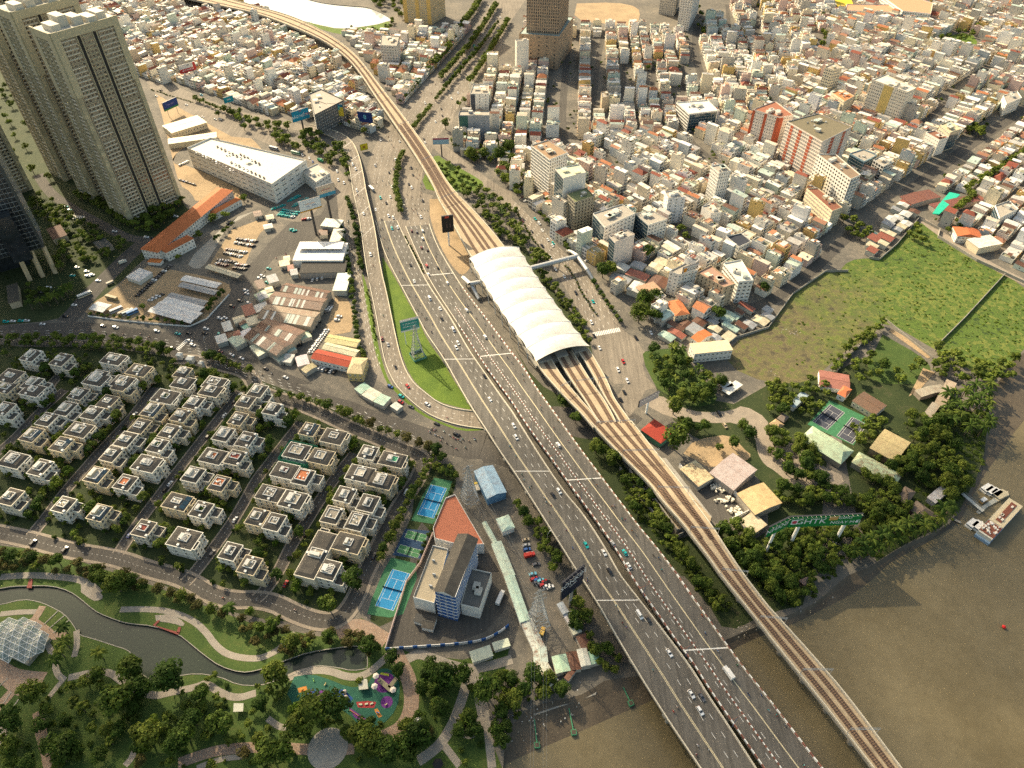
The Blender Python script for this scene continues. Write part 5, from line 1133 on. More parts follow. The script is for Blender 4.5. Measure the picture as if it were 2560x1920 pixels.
for i_, (t_, s_, c_) in enumerate(PQ):
 nm_ = {TEALT: 'pale green', RUSTT: 'rusty brown', PALET: 'white', GREYT: 'grey'}.get(c_, 'tan')
 shed('tin_shed', t_+' '+s_, SH2.uniform(3.2, 4.6), nm_+' low tin shed in a patchwork of roofs', tuple(x*SH2.uniform(.85, 1.15) for x in c_), (.45, .42, .36), SH2.choice((.25, .5)), 'tin_rust' if c_ == RUSTT else 'tin', 'shed', over=.15, group='patchwork tin sheds', auto=True)
# long green tin row between yards
shed('long_tin_shed', '12 1985,1190 2085,1370 2045,1370 1965,1200', 4, 'short pale green tin row at its upper end', (.42, .54, .44), WHT, .4)
shed('long_tin_shed', '12 2040,1385 2150,1659 2235,1659 2115,1355', 4, 'second stretch of the pale green tin row', (.46, .58, .48), WHT, .3)
shed('long_tin_shed', '23 -62,0 75,400 150,372 17,0', 4.5, 'long mint green tin shed beside the striped compound', (.44, .60, .50), WHT, .5)
shed('long_tin_shed', '23 80,402 190,640 290,590 152,374', 4, 'weathered stretch of tin shed below the mint one', (.48, .52, .46), WHT, .4, 'tin_rust')
shed('long_tin_shed', '23 202,765 300,930 385,915 302,722', 4, 'last stretch of tin shed at the trees', (.50, .54, .46), WHT, .4, 'tin_rust')
shed('long_tin_shed', '23 188,642 200,760 300,720 287,594', 4, 'middle stretch of weathered tin shed', (.44, .52, .46), WHT, .3, 'tin_rust')
shed('blue_hall', '12 1890,760 2000,990 2160,930 2040,700', 7, 'blue tin hall with arched roof', (.30, .46, .58), (.10, .22, .36), 1.6, 'tin', 'hall')
shed('mint_house', '12 2080,1170 2130,1270 2230,1240 2180,1130', 5, 'mint green hipped roof house beside the yard', (.46, .62, .52), WHT, .8, 'tin', 'house', hip=2)
# striped blue and white control building with wings
h = 26
cr = PL('13 1545,130 1720,180 12 1905,1340 1750,1300', h)
root = building('control_building', cr, h, 'blue and white striped tower block with dark gabled roof', 8, wall=(.03, .10, .30), roofc=(.06, .06, .06), ws=(1.0, 1.0), gap=2.6, bands=True, bandc=(.72, .72, .70), clutter=0, parapet=0)
a = cr[3]-cr[0]; c = sum(cr, Vector((0, 0, 0)))/4
mb = MB(); mb.gable(0, 0, h+.05, a.length, (cr[1]-cr[0]).length, 2.6, math.atan2(a.y, a.x), c=(.06, .058, .055), over=.5, wall=1, wc=WHT); mb.build('roof', [MT['slate'], MT['paint']], root)
wing = building('control_wing', PL('13 1540,240 1360,190 12 1530,1400 1660,1430', 11), 11, 'white wing with blue piers on the tennis side', 2, wall=WHT, roofc=(.36, .31, .22), blank=(0, 1, 2, 3), clutter=3, strip={i: [(.2, .24, (.03, .12, .33)), (.45, .49, (.03, .12, .33)), (.7, .74, (.03, .12, .33))] for i in range(4)})
wing = building('control_wing', PL('13 1930,290 1770,250 1860,-60 2035,-20', 10), 10, 'white wing with blue piers on the yard side', 2, wall=WHT, roofc=(.17, .165, .15), blank=(0, 1, 2, 3), clutter=3, strip={i: [(.2, .24, (.03, .12, .33)), (.45, .49, (.03, .12, .33)), (.7, .74, (.03, .12, .33))] for i in range(4)})
wing = building('terracotta_building', PL('12 1720,960 1970,1390 1780,1400 1545,1340 1530,1250 1640,990', 9), 9, 'white building with terracotta flat roof', 2, wall=WHT, roofc=(.40, .14, .08), clutter=0, ws=(1, .8), gap=6)
shed('guard_hut', '13 1365,385 1440,410 1455,345 1385,330', 3.4, 'small white guard hut with dark roof', (.06, .06, .058), WHT, 0, 'paint', 'hut')
shed('guard_hut', '13 1430,440 1525,460 1560,360 1470,330', 3.6, 'guard hut with dark gabled roof and blue doors', (.06, .06, .058), WHT, .9, 'slate', 'hut')
shed('park_toilet', '13 1870,745 2060,680 2000,610 1855,660', 3.4, 'pale flat roofed park pavilion', (.50, .54, .42), WHT, 0, 'paint', 'pavilion')
shed('park_toilet', '13 2060,640 2190,600 2175,545 2050,580', 3.4, 'smaller pale park pavilion beside the first', (.50, .54, .42), WHT, 0, 'paint', 'pavilion')
# riverside restaurants
shed('restaurant_hall', '32 275,470 630,690 735,575 390,370', 5, 'long green roofed restaurant hall by the courts', (.42, .54, .36), (.28, .26, .2), 2.6, 'tin', 'restaurant', hip=4)
shed('restaurant_hall', '32 720,670 1090,870 1160,790 800,590', 5, 'second green roofed hall with rusty streaks', (.40, .48, .30), (.28, .26, .2), 2.4, 'tin_rust', 'restaurant', hip=4)
shed('restaurant_pavilion', '32 880,550 1100,670 1225,510 1020,390', 6, 'square pavilion with scorched yellow roof', (.44, .36, .18), (.2, .16, .1), 2.0, 'tin', 'restaurant')
shed('brown_roof_house', '32 740,150 930,270 1010,185 830,60', 5, 'roofless pale house with brown roof beside the courts', (.13, .08, .05), CRM, .9, 'tin', 'house', win=1)
shed('garden_hall', '32 1320,90 1380,150 1500,10 1430,-20', 4, 'grey ridged hall in the trees', (.34, .31, .24), (.3, .25, .2), 1.2, 'tin', 'hall')
shed('garden_hall', '32 1420,150 1490,180 1660,0 1570,-20', 4, 'long grey hall beside the ridged one', (.36, .30, .22), (.3, .25, .2), .9, 'tin', 'hall')
shed('garden_hall', '32 1340,260 1400,290 1490,190 1430,160', 4, 'short grey hall at the end of the long one', (.36, .32, .25), (.3, .25, .2), .9, 'tin', 'hall')
shed('thatched_hall', '32 1130,1000 1200,1040 1270,930 1170,880', 4.5, 'rounded thatched hall among palms', (.17, .13, .10), (.15, .12, .1), 2.4, 'tiles', 'hall', hip=4)
shed('thatched_hall', '32 1270,1180 1330,1130 1440,1040 1290,1060', 4.5, 'long thatched hall on the river side', (.17, .135, .105), (.15, .12, .1), 2.4, 'tiles', 'hall', hip=4)
shed('thatched_hall', '32 1260,1200 1340,1120 1290,1080 1230,1160', 4, 'lower thatched hall near the shore', (.16, .13, .10), (.15, .12, .1), 2.2, 'tiles', 'hall', hip=3)
shed('metal_hall', '32 1380,980 1450,1030 1560,920 1500,880', 4, 'silver roofed hall by the jetty', (.44, .44, .44), (.3, .3, .3), .6)
shed('thatched_hut', '32 10,340 80,390 140,350 70,310', 3, 'round thatched hut by the drive', (.36, .26, .15), (.2, .15, .1), 1.6, 'tiles', 'hut', hip=2)
shed('thatched_hut', '32 90,300 140,330 175,280 120,250', 3, 'dark thatched hut by the drive', (.16, .13, .11), (.2, .15, .1), 1.4, 'tiles', 'hut', hip=1.5)
shed('shore_hut', '33 265,30 300,60 410,20 360,-10', 4, 'dark thatched hut near the viaduct', (.15, .11, .10), (.2, .15, .1), 1.6, 'tiles', 'hut', hip=2)
shed('blue_roof_hut', '32 190,180 240,210 335,90 280,60', 4, 'narrow hut with blue tin roof', (.32, .42, .46), WHT, .5)
shed('red_roof_hut', '31 370,1640 640,1690 740,1650 540,1530', 4, 'low house with faded red roofs', (.30, .12, .09), WHT, .9, 'tin')
shed('orange_roof_house', '32 620,90 670,115 720,45 640,10', 5, 'white house with orange hipped roof', (.45, .14, .06), WHT, 1.2, 'tiles', 'house', hip=2, win=1)
shed('red_hall', '22 1130,400 1260,490 1430,430 1210,310', 5, 'hall with deep red roof beside the viaduct', (.28, .035, .02), (.12, .3, .2), .8, 'tiles', 'hall', hip=3)
shed('cream_warehouse', '22 1490,760 1620,885 1735,805 1550,640', 5, 'weathered cream warehouse beside the transformer yard', (.50, .44, .26), (.45, .43, .38), .6, 'tin_rust', 'warehouse')
shed('grey_warehouse', '22 1690,750 1910,910 2110,750 1940,610', 6, 'wide pinkish grey warehouse', (.40, .34, .32), (.4, .36, .32), 1.6, 'tin', 'warehouse')
shed('tan_warehouse', '22 1960,960 2120,1145 2300,1010 2170,840', 6, 'tan roofed warehouse with broad ribs', (.50, .38, .19), (.4, .36, .3), 1.2, 'tin', 'warehouse')
shed('cream_shed', '22 1940,1190 2070,1310 2200,1210 2080,1120', 4, 'cream shed below the tan warehouse', (.50, .44, .30), (.45, .43, .38), 0)
shed('gate_office', '21 1550,1330 1600,1430 1900,1330 1830,1270', 9, 'white modern office with flat cream roof by the field', (.60, .50, .34), WHT, 0, 'paint', 'office', win=2)
shed('orange_roof_house', '21 1540,1250 1600,1290 1730,1250 1690,1190', 6, 'white house with orange gabled roof by the field', (.46, .15, .05), WHT, 1.8, 'tiles', 'house', win=1)
shed('orange_roof_house', '21 1335,950 1420,1080 1535,1040 1440,930', 6, 'house with orange and white striped hipped roof', (.48, .17, .07), CRM, 1.8, 'tiles', 'house', hip=4, win=2)
shed('white_corner_shop', '21 1080,830 1140,890 1305,830 1190,780', 8, 'white shop with yellow end and brick roof', (.40, .26, .17), WHT, 0, 'paint', 'shop', win=2)
shed('market_roof', '31 1180,60 1290,130 1450,20 1350,-40', 5, 'dark rust roofed market hall', (.16, .06, .04), (.4, .35, .3), 1.0, 'tin', 'market')
shed('market_roof', '31 1500,160 1560,200 1790,20 1700,-30', 5, 'long brown roofed market hall', (.17, .055, .04), (.4, .35, .3), .8, 'tin', 'market')
mb = MB(); gq = PL('31 1420,185 1480,190 1660,20 1570,0 1480,100', 5.5); mb.prism([(p.x, p.y) for p in gq], 4.6, 5.5, c=(.02, .42, .28)); tag(mb.build('green_net', MT['paint_clean']), 'bright green net stretched over the market', 'net')
shed('orange_roof_house', '31 1640,330 1690,430 1830,350 1740,290', 7, 'villa with orange hipped roofs behind the field wall', (.45, .13, .05), WHT, 2.0, 'tiles', 'house', hip=2, win=2)
shed('white_roof_hall', '31 1760,430 1870,510 1980,420 1880,350', 7, 'cream hall with plain white roof behind the wall', (.68, .64, .56), CRM, .3, 'tin', 'hall')
for s in ('22 1810,50 1870,90 1990,10 1940,-20', '22 1810,10 1840,50 1900,0 1870,-30'):
 shed('greenhouse_roof', s, 3.5, 'white striped canopy by the field entrance', (.66, .68, .64), WHT, 0, open_=True, cat='shelter', auto=True)
# ------------------------------------------------------------------ town houses
WALLS = [('white', (.80, .77, .70)), ('cream', (.76, .67, .48)), ('ivory', (.74, .70, .60)), ('grey', (.48, .46, .41)), ('pink', (.62, .46, .40)), ('pale blue', (.54, .58, .58)), ('ochre', (.62, .44, .17)), ('beige', (.60, .51, .38)), ('pale green', (.54, .62, .52)), ('dirty white', (.64, .60, .52)), ('white', (.82, .80, .76)), ('cream', (.78, .71, .56)), ('white', (.80, .75, .66)), ('ivory', (.76, .72, .63)), ('white', (.80, .78, .72))]
ROOFS = [('white tin', 'tin', (.66, .66, .62)), ('cream tin', 'tin', (.68, .60, .44)), ('green tin', 'tin', (.46, .58, .50)), ('rusty tin', 'tin', RUSTT), ('grey tin', 'tin', (.44, .43, .40)), ('orange tiled', 'tiles', (.42, .165, .075)), ('dark red tiled', 'tiles', (.24, .07, .045)), ('white tin', 'tin', (.76, .74, .70)), ('brown tiled', 'tiles', (.32, .16, .10)), ('cream tin', 'tin', (.70, .63, .50)), ('white tin', 'tin', (.72, .70, .64))]
FLATS = [('concrete', (.46, .42, .35)), ('terracotta', (.44, .25, .15)), ('pale', (.66, .61, .52)), ('mossy', (.24, .24, .17)), ('pale', (.72, .66, .56)), ('concrete', (.52, .47, .39)), ('pale', (.70, .64, .52))]
HOUSES = []
def district(poly, th, st=(1, 5), dep=(11, 17), wid=(4, 6), street=6, flat=.55, seed=1, cross=70, gapback=1.2, maxn=9999):
 r = random.Random(seed); poly = [Vector(p) for p in poly]; co, si = math.cos(th), math.sin(th)
 us = [p.x*co+p.y*si for p in poly]; vs = [-p.x*si+p.y*co for p in poly]
 def back(u, v): return (u*co-v*si, u*si+v*co)
 v = min(vs)+r.uniform(0, 6); n = 0
 while v < max(vs):
  d1, d2 = r.uniform(*dep), r.uniform(*dep)
  for d, facing, v0 in ((d1, -1, v+street/2), (d2, 1, v+street/2+d1+gapback)):
   u = min(us)+r.uniform(0, 8); run = 0; jig = 0
   while u < max(us):
    w = r.uniform(*wid)
    if r.random() < .10: w *= 1.8
    if run > cross: u += r.uniform(3, 6); run = 0
    dd = d*r.uniform(.82, 1.0); off_ = (d-dd)*(1 if facing < 0 else 0)
    cu, cv = u+w/2, v0+dd/2+(0 if facing < 0 else d-dd)
    pts = [back(cu+a*w*.42, cv+b*dd*.45) for a in (-1, 0, 1) for b in (-1, 0, 1)]
    if r.random() > .03 and inpoly(np.array([pts[4][0]]), np.array([pts[4][1]]), poly)[0] and not any(occ(*p) for p in pts):
     x, y = pts[4]; m = st[0];
     fl = int(min(st[1]+2, max(st[0], r.gauss((st[0]+st[1])/2, (st[1]-st[0])/3.2)))) if r.random() > .04 else st[1]+2
     HOUSES.append(dict(x=x, y=y, w=w-.12, d=dd, th=th+(0 if facing < 0 else math.pi), fl=fl, h=fl*3.3+r.uniform(0, .8), wall=r.choice(WALLS), flat=r.random() < flat, roof=r.choice(ROOFS), ft=r.choice(FLATS), seed=r.random()))
     mask([back(cu+a*w*.5, cv+b*dd*.5) for a, b in ((-1, -1), (1, -1), (1, 1), (-1, 1))]); n += 1
    u += w; run += w
  v += street+d1+d2+gapback
 return n
def dirang(s): a, b = PL(s); return math.atan2(b.y-a.y, b.x-a.x)
th1 = dirang('20 455,700 480,330'); th2 = dirang('30 1200,1659 1760,1240'); th3 = dirang('21 1560,450 2000,700')
D_mid = PL('O 1070,150 1115,175 1130,60 1230,60 1330,66 1420,66 1500,80 1600,0 1500,-60 1760,-90 1800,0 1760,120 1640,240 1500,290 1300,300 1160,300 1110,330 990,330 980,260')
D_right = PL('O 1760,120 1800,0 1790,-60 2300,-60 2330,80 2250,250 2050,300 1830,490 1640,680 1440,700 1290,560 1180,470 1140,340 1300,300 1500,290 1640,240')
D_far = PL('O 1330,150 1420,70 1540,60 1620,-60 1900,-80 1890,-20 1660,60')
D_rr = PL('O 2060,300 2250,250 2400,300 2400,680 2212,590 2120,530 2010,490')
D_nw = PL('O -120,-60 480,-40 600,45 720,115 790,190 855,262 830,300 690,262 560,250 440,205 330,178 200,120 60,60')
D_mw = PL('O 745,75 790,80 870,75 1020,60 950,130 900,195 870,235 810,150')
district(D_rr, th2, (1, 3), (9, 14), (5, 9), 6, .25, seed=5)
district(D_mid, th1, (2, 5), (11, 16), (4, 6), 6, .5, seed=1)
district(D_right, th2, (2, 5), (11, 16), (4, 6.5), 6, .5, seed=2)
district(D_nw, dirang('00 1300,400 1900,600'), (1, 4), (10, 15), (4, 6.5), 5, .35, seed=3)
district(D_mw, dirang('10 1100,700 1400,400'), (1, 4), (10, 15), (4.5, 7), 5, .35, seed=4)
district(PL('O 985,325 1140,330 1160,430 1130,425 1060,350 990,345'), th1, (1, 4), (10, 14), (5, 8), 5, .5, seed=7)
district(PL('O 1140,440 1240,440 1290,560 1440,700 1420,720 1300,600 1230,540'), th3, (2, 5), (11, 15), (5, 8), 6, .5, seed=6)
CZ = Vector((0, 0, HC))
def hdist(q): return (Vector((q['x'], q['y'], 5))-CZ).length
def inframe(q):
 u, v = PR((q['x'], q['y'], q['h'])); return -20 < u < 2580 and -20 < v < 1940
HOUSES = [q for q in HOUSES if -150 < PR((q['x'], q['y'], q['h']))[0] < 2710 and PR((q['x'], q['y'], q['h']))[1] > -120]
HOUSES.sort(key=lambda q: (not inframe(q), hdist(q)-q['h']*3-q['w']*6))
print('houses', len(HOUSES))
HM = [MT['paint'], MT['tin'], MT['tiles'], MT['glass'], MT['steel'], MT['paint_clean']]
def house_geo(q, new):
 """calls new(part name) for a fresh collector (local or shared) and fills it"""
 r = random.Random(q['seed']); w, d, h, fl = q['w'], q['d'], q['h'], q['fl']; wc = q['wall'][1]; s = r.uniform(.86, 1.08); wc = tuple(min(.82, c*s) for c in wc)
 b = new('wall'); b.box(0, 0, -.3, w, d, h+.3, c=wc, ct=q['ft'][1])
 fh = h/fl
 if q['flat']:
  b = new('parapet')
  for cx, cy, sx, sy in ((0, -d/2+.12, w, .24), (0, d/2-.12, w, .24), (-w/2+.12, 0, .24, d-.5), (w/2-.12, 0, .24, d-.5)): b.box(cx, cy, h, sx, sy, .9, c=wc)
  if r.random() < .8: b = new('stair_room'); sd = r.uniform(3, 5); b.box(r.choice((-1, 1))*w*.08, d/2-sd/2-.4-r.uniform(0, d*.4), h, w*.7, sd, 2.6, c=wc, ct=r.choice(FLATS)[1])
  for _ in range(2): b = new('roof_clutter'); k_ = r.uniform(.6, 1.5); b.box(r.uniform(-.35, .35)*w, r.uniform(-.42, .42)*d, h, k_, r.uniform(.6, 1.4), r.uniform(.4, 1.5), c=r.choice([(.6, .58, .52), (.3, .2, .14), (.08, .12, .05), (.2, .2, .2), (.5, .3, .2)]))
  if r.random() < .55: b = new('awning'); rc = r.choice(ROOFS)[2]; a = w*.46; y0 = -d*r.uniform(.05, .4); b.add([(-a, y0, h+2.3), (a, y0, h+2.3), (a, y0+d*.35, h+2.8), (-a, y0+d*.35, h+2.8)], [[0, 1, 2, 3]], 1, rc)
 else:
  b = new('roof'); mi = 1 if q['roof'][1] == 'tin' else 2; rc = q['roof'][2]; s2 = r.uniform(.8, 1.15); rc = tuple(c*s2 for c in rc)
  along = r.random() < .7
  if mi == 2: b.gable(0, 0, h, d, w, w*.33, math.pi/2, m=mi, c=rc, over=.3, hip=0 if r.random() < .5 else w*.4, wall=0, wc=wc)
  elif along: b.gable(0, 0, h, d, w, w*.16, math.pi/2, m=mi, c=rc, over=.25, wall=0, wc=wc)
  else: b.add([(-w/2-.2, -d/2-.2, h+.15), (w/2+.2, -d/2-.2, h+.15), (w/2+.2, d/2, h+1.1), (-w/2-.2, d/2, h+1.1), (-w/2, -d/2, h), (w/2, -d/2, h), (w/2, d/2, h), (-w/2, d/2, h)], [[0, 1, 2, 3]], mi, rc); b.add([(-w/2, -d/2, h), (-w/2, d/2, h), (-w/2, d/2, h+1.05), (w/2, -d/2, h), (w/2, d/2, h), (w/2, d/2, h+1.05)], [[0, 2, 1], [3, 4, 5], [1, 2, 5, 4]], 0, wc)
 if r.random() < .45: b = new('water_tank'); x, y = r.uniform(-.2, .2)*w, r.uniform(-.1, .4)*d; z = h+(2.7 if q['flat'] else 1.0); b.tube((x-.8, y, z+.6), (x+.8, y, z+.6), .5, n=8, m=4); b.box(x, y, z-.9, 1.2, .8, 1.1, m=4)
 if fl > 1 and r.random() < .7:
  b = new('balcony')
  for f in range(1, fl): b.box(0, -d/2-.45, f*fh-.1, w*.92, .9, .16, c=wc, bottom=True); b.box(0, -d/2-.85, f*fh+.06, w*.92, .1, .8, c=wc, bottom=True)
 wins = []
 for f in range(fl):
  k = 1 if w < 4.6 else 2
  for e in (-1, 1):
   for j in range(k):
    x = ((j+.5)/k-.5)*w*.9; wins.append((x, e*(d/2+.01), fh*(f+.5), 0 if e < 0 else math.pi, min(1.7, w*.7/k), 1.7 if (f and e < 0) else 1.3))
  for e in (-1, 1):
   if r.random() < .28: wins.append((e*(w/2+.01), r.uniform(-.35, .35)*d, fh*(f+.55), math.pi/2*e, .9, .9))
 return wins, wc
NIND = 300
for i, q in enumerate(HOUSES[:NIND]):
 fw = ('one', 'two', 'three', 'four', 'five', 'six', 'seven', 'eight', 'nine')[min(8, q['fl']-1)]
 rf = (q['ft'][0]+' flat') if q['flat'] else q['roof'][0]
 o = thing('town_house', (q['x'], q['y'], 0), q['th'], f"{q['wall'][0]} {fw}-storey town house with {rf} roof", 'house', 'town houses', True)
 parts = {}
 wins, wc = house_geo(q, lambda n: parts.setdefault(n, MB()))
 for n, b in parts.items(): b.build(n, HM, o)
 c2 = Vector((q['x'], q['y'])); co, si = math.cos(q['th']), math.sin(q['th']); vis = []
 for wd in wins:
  nx, ny = math.sin(wd[3]), -math.cos(wd[3]); n3 = Vector((nx*co-ny*si, nx*si+ny*co))
  if seen((q['x'], q['y']), n3, (0, 0)): vis.append(wd)
 if i < 130: put_windows(o, vis, *WSETS['dark' if q['seed'] < .5 else 'white'])
 else: joined_windows(o, vis, *WSETS['dark' if q['seed'] < .5 else 'white'][1:])
 mb = MB(); mb.box(0, -q['d']/2-.04, 0, q['w']*.6, .1, 2.5, c=(.16, .15, .14)); mb.build('shutter_door', MT['paint'], o)
# the rest of the town: real houses in one object
big = MB()
for q in HOUSES[NIND:]:
 tmp = MB(); wins, wc = house_geo(q, lambda n: tmp)
 co, si = math.cos(q['th']), math.sin(q['th'])
 for (x, y, z, rz, w, h) in wins:
  nx, ny = math.sin(rz), -math.cos(rz)
  if not seen((q['x'], q['y']), Vector((nx*co-ny*si, nx*si+ny*co)), (0, 0)): continue
  c, s = math.cos(rz), math.sin(rz); px_, py_ = x+nx*.05, y+ny*.05
  tmp.add([(px_-c*w/2, py_-s*w/2, z-h/2), (px_+c*w/2, py_+s*w/2, z-h/2), (px_+c*w/2, py_+s*w/2, z+h/2), (px_-c*w/2, py_-s*w/2, z+h/2)], [[0, 1, 2, 3]], 3)
 v = np.array(tmp.v); X = v[:, 0]*co-v[:, 1]*si+q['x']; Y = v[:, 0]*si+v[:, 1]*co+q['y']; n = len(big.v)
 big.v += list(zip(X.tolist(), Y.tolist(), v[:, 2].tolist())); big.f += [[i+n for i in f] for f in tmp.f]; big.m += tmp.m; big.c += tmp.c
if big.v:
 o = big.build('distant_town_houses', HM); o['kind'] = 'stuff'; o['label'] = 'mass of distant town houses reaching to the far edge of the city'; o['category'] = 'houses'
# ------------------------------------------------------------------ station with scalloped white canopy
MT['membrane'] = M_plain('white_membrane', (.56, .54, .49), .6, var=.3, sc=.3)
s0 = PL('11 1842,578,14 21 62,482,14'); s1 = PL('21 208,1466,14 674,1336,14')
NB = 9; NU, NV = 16, 6
st = thing('metro_station', ((s0[0]+s0[1]+s1[0]+s1[1])/4).xy.to_3d(), 0, 'metro station under a scalloped white tented roof', 'station')
so_ = Vector(st.location); so_.z = 0
seamc = []
for k in range(NB):
 mb = MB(); grid = []
 for j in range(NV+1):
  t = (k+j/NV)/NB; a = s0[0].lerp(s1[0], t); b = s0[1].lerp(s1[1], t); ax = (s1[0]-s0[0]).normalized()
  w = math.sin(math.pi*j/NV); row = []
  # the axis bows gently, the sides scallop inwards between the ribs
  bow = math.sin(math.pi*t)*(-2.2)
  for i in range(NU+1):
   u = i/NU; sc = (1-.05*w*abs(2*u-1)**3)
   p = a.lerp(b, .5+(u-.5)*sc); nrm = (b-a).normalized(); p = p+nrm*bow
   z = 12.6+6.6*math.sin(math.pi*(.06+.88*u))**.8+1.25*w*math.sin(math.pi*u)+.15*(1-w)
   row.append(Vector((p.x, p.y, z))-so_)
  grid.append(row)
 for j in range(NV):
  for i in range(NU): mb.add([tuple(grid[j][i]), tuple(grid[j][i+1]), tuple(grid[j+1][i+1]), tuple(grid[j+1][i])], [[0, 1, 2, 3]])
 o = mb.build('roof_bay', MT['membrane'], st)
 for p in o.data.polygons: p.use_smooth = True
 mb = MB(); ed = grid[0]
 for a, b in zip(ed, ed[1:]): mb.tube(a+Vector((0, 0, .05)), b+Vector((0, 0, .05)), .22, n=5, cap=False)
 mb.build('roof_rib', MT['white'], st)
 for e in (0, -1):
  p = ed[e]; mb = MB(); q = p.lerp(ed[8], .07); mb.tube((q.x, q.y, 0), (p.x, p.y, p.z), .35, .22, 8); mb.build('column', MT['white'], st)
for t0, lab in ((.02, 'platform'), (.98, 'platform')): pass
for u0, u1 in ((.04, .30), (.40, .60), (.72, .96)):
 a, b, c, d = s0[0].lerp(s0[1], u0)-so_, s0[0].lerp(s0[1], u1)-so_, s1[0].lerp(s1[1], u1)-so_, s1[0].lerp(s1[1], u0)-so_
 mb = MB(); mb.prism(ccw([(p.x, p.y) for p in (a, b, c, d)]), 9.6, 12.2, bottom=True); mb.build('platform', MT['concrete'], st)
mb = MB(); a, b, c, d = s0[0]-so_, s0[1]-so_, s1[1]-so_, s1[0]-so_; mb.prism(ccw([(p.x, p.y) for p in (a, b, c, d)]), 7.6, 9.5, bottom=True); mb.build('concourse_slab', MT['concrete'], st)
for k in range(10):
 t = (k+.5)/10
 for u in (.2, .8): p = s0[0].lerp(s1[0], t).lerp(s0[1].lerp(s1[1], t), u)-so_; mb = MB(); mb.tube((p.x, p.y, 0), (p.x, p.y, 7.7), 1.1, n=10); mb.build('pier', MT['concrete'], st)
mask([s0[0], s0[1], s1[1], s1[0]])
# covered footbridges
def tubebridge(pts, w, z, label, name='footbridge'):
 root = thing(name, (pts[0].x, pts[0].y, 0), 0, label, 'bridge'); o = Vector((pts[0].x, pts[0].y, 0)); mb = MB(); dk = MB()
 L = [p-o for p in pts]
 for a, b in zip(L, L[1:]):
  d = (b-a).normalized(); n = Vector((-d.y, d.x, 0)); N = 7
  ra = []; rb = []
  for i in range(N): t = math.pi*i/(N-1); off_ = n*math.cos(t)*w/2+Vector((0, 0, math.sin(t)*w*.42+.8)); ra.append(a+off_); rb.append(b+off_)
  for i in range(N-1): mb.add([tuple(ra[i]), tuple(rb[i]), tuple(rb[i+1]), tuple(ra[i+1])], [[3, 2, 1, 0]])
  dk.add([tuple(a+n*w/2), tuple(b+n*w/2), tuple(b-n*w/2), tuple(a-n*w/2)], [[3, 2, 1, 0]]);
  for s in (1, -1): dk.add([tuple(a+n*s*w/2), tuple(b+n*s*w/2), tuple(b+n*s*w/2+Vector((0, 0, .9))), tuple(a+n*s*w/2+Vector((0, 0, .9)))], [[0, 1, 2, 3]])
  for i in range(max(2, int((b-a).length/9))): p = a.lerp(b, (i+.5)/max(2, int((b-a).length/9)));
  m = a.lerp(b, .6); pm = MB(); pm.tube((m.x, m.y, 0), (m.x, m.y, m.z), .5, n=8); pm.build('pier', MT['concrete'], root)
 mb.build('roof', MT['steel'], root); dk.build('deck', MT['concrete'], root); return root
tubebridge(PL('21 160,665 570,560', 8.5), 4.5, 8.5, 'silver covered footbridge over the avenue')
tubebridge(PL('21 565,560,8.5 650,680,6.5 715,785,.8'), 3.6, 8.5, 'silver covered stair descending from the footbridge')
tubebridge(PL('21 565,555,8.4 520,525,6 480,510,1'), 3.2, 8.5, 'short silver stair on the far pavement')
tubebridge(PL('11 1960,780 1850,800 1790,745,5', 8), 4.0, 8, 'white covered passage beside the station')
tubebridge(PL('11 1860,800,7 1930,935,.8'), 3.4, 8, 'white covered stair down to the verge')
# ------------------------------------------------------------------ railway gantries
def gantry(a, b, label, H=6.5, z=11.0, frame=False):
 c = (a+b)/2; root = thing('gantry', (c.x, c.y, z), math.atan2(b.y-a.y, b.x-a.x), label, 'gantry', 'railway gantries', True); L = (b-a).length
 for s in (-1, 1): mb = MB(); mb.tube((s*L/2, 0, 0), (s*L/2, 0, H+.4), .16, n=6); mb.build('post', MT['steel'], root)
 mb = MB();
 for y in (-.3, .3):
  for zz in (H-.5, H): mb.bar((-L/2, y, zz), (L/2, y, zz), .1)
 n = max(4, int(L/1.5))
 for i in range(n): x0, x1 = -L/2+L*i/n, -L/2+L*(i+1)/n; mb.bar((x0, -.3, H-.5), (x1, -.3, H), .06); mb.bar((x0, .3, H), (x1, .3, H-.5), .06)
 mb.build('truss_beam', MT['steel'], root)
 for x in (-.2*L, .2*L): mb = MB(); mb.tube((x, 0, H-.5), (x, 0, H-1.7), .06, n=5); mb.bar((x-.5, 0, H-1.6), (x+.5, 0, H-1.6), .05); mb.build('insulator', MT['steel'], root)
for u in (.02, .13, .26, .385, .50, .62, .74, .86, .97): a, _ = VE.at(u, .02); b, _ = VE.at(u, .98); gantry(a, b, 'steel gantry over the river viaduct')
for u in (.35, .45, .55, .64, .73, .82, .9): a, _ = VW.at(u, .02); b, _ = VW.at(u, .98); gantry(a, b, 'steel gantry over the far viaduct')
for rd, lab in ((SA, 'left'), (SB, 'middle'), (SCB, 'right')): a, _ = rd.at(.5, .03); b, _ = rd.at(.5, .97); gantry(a, b, f'steel gantry over the {lab} station track branch')
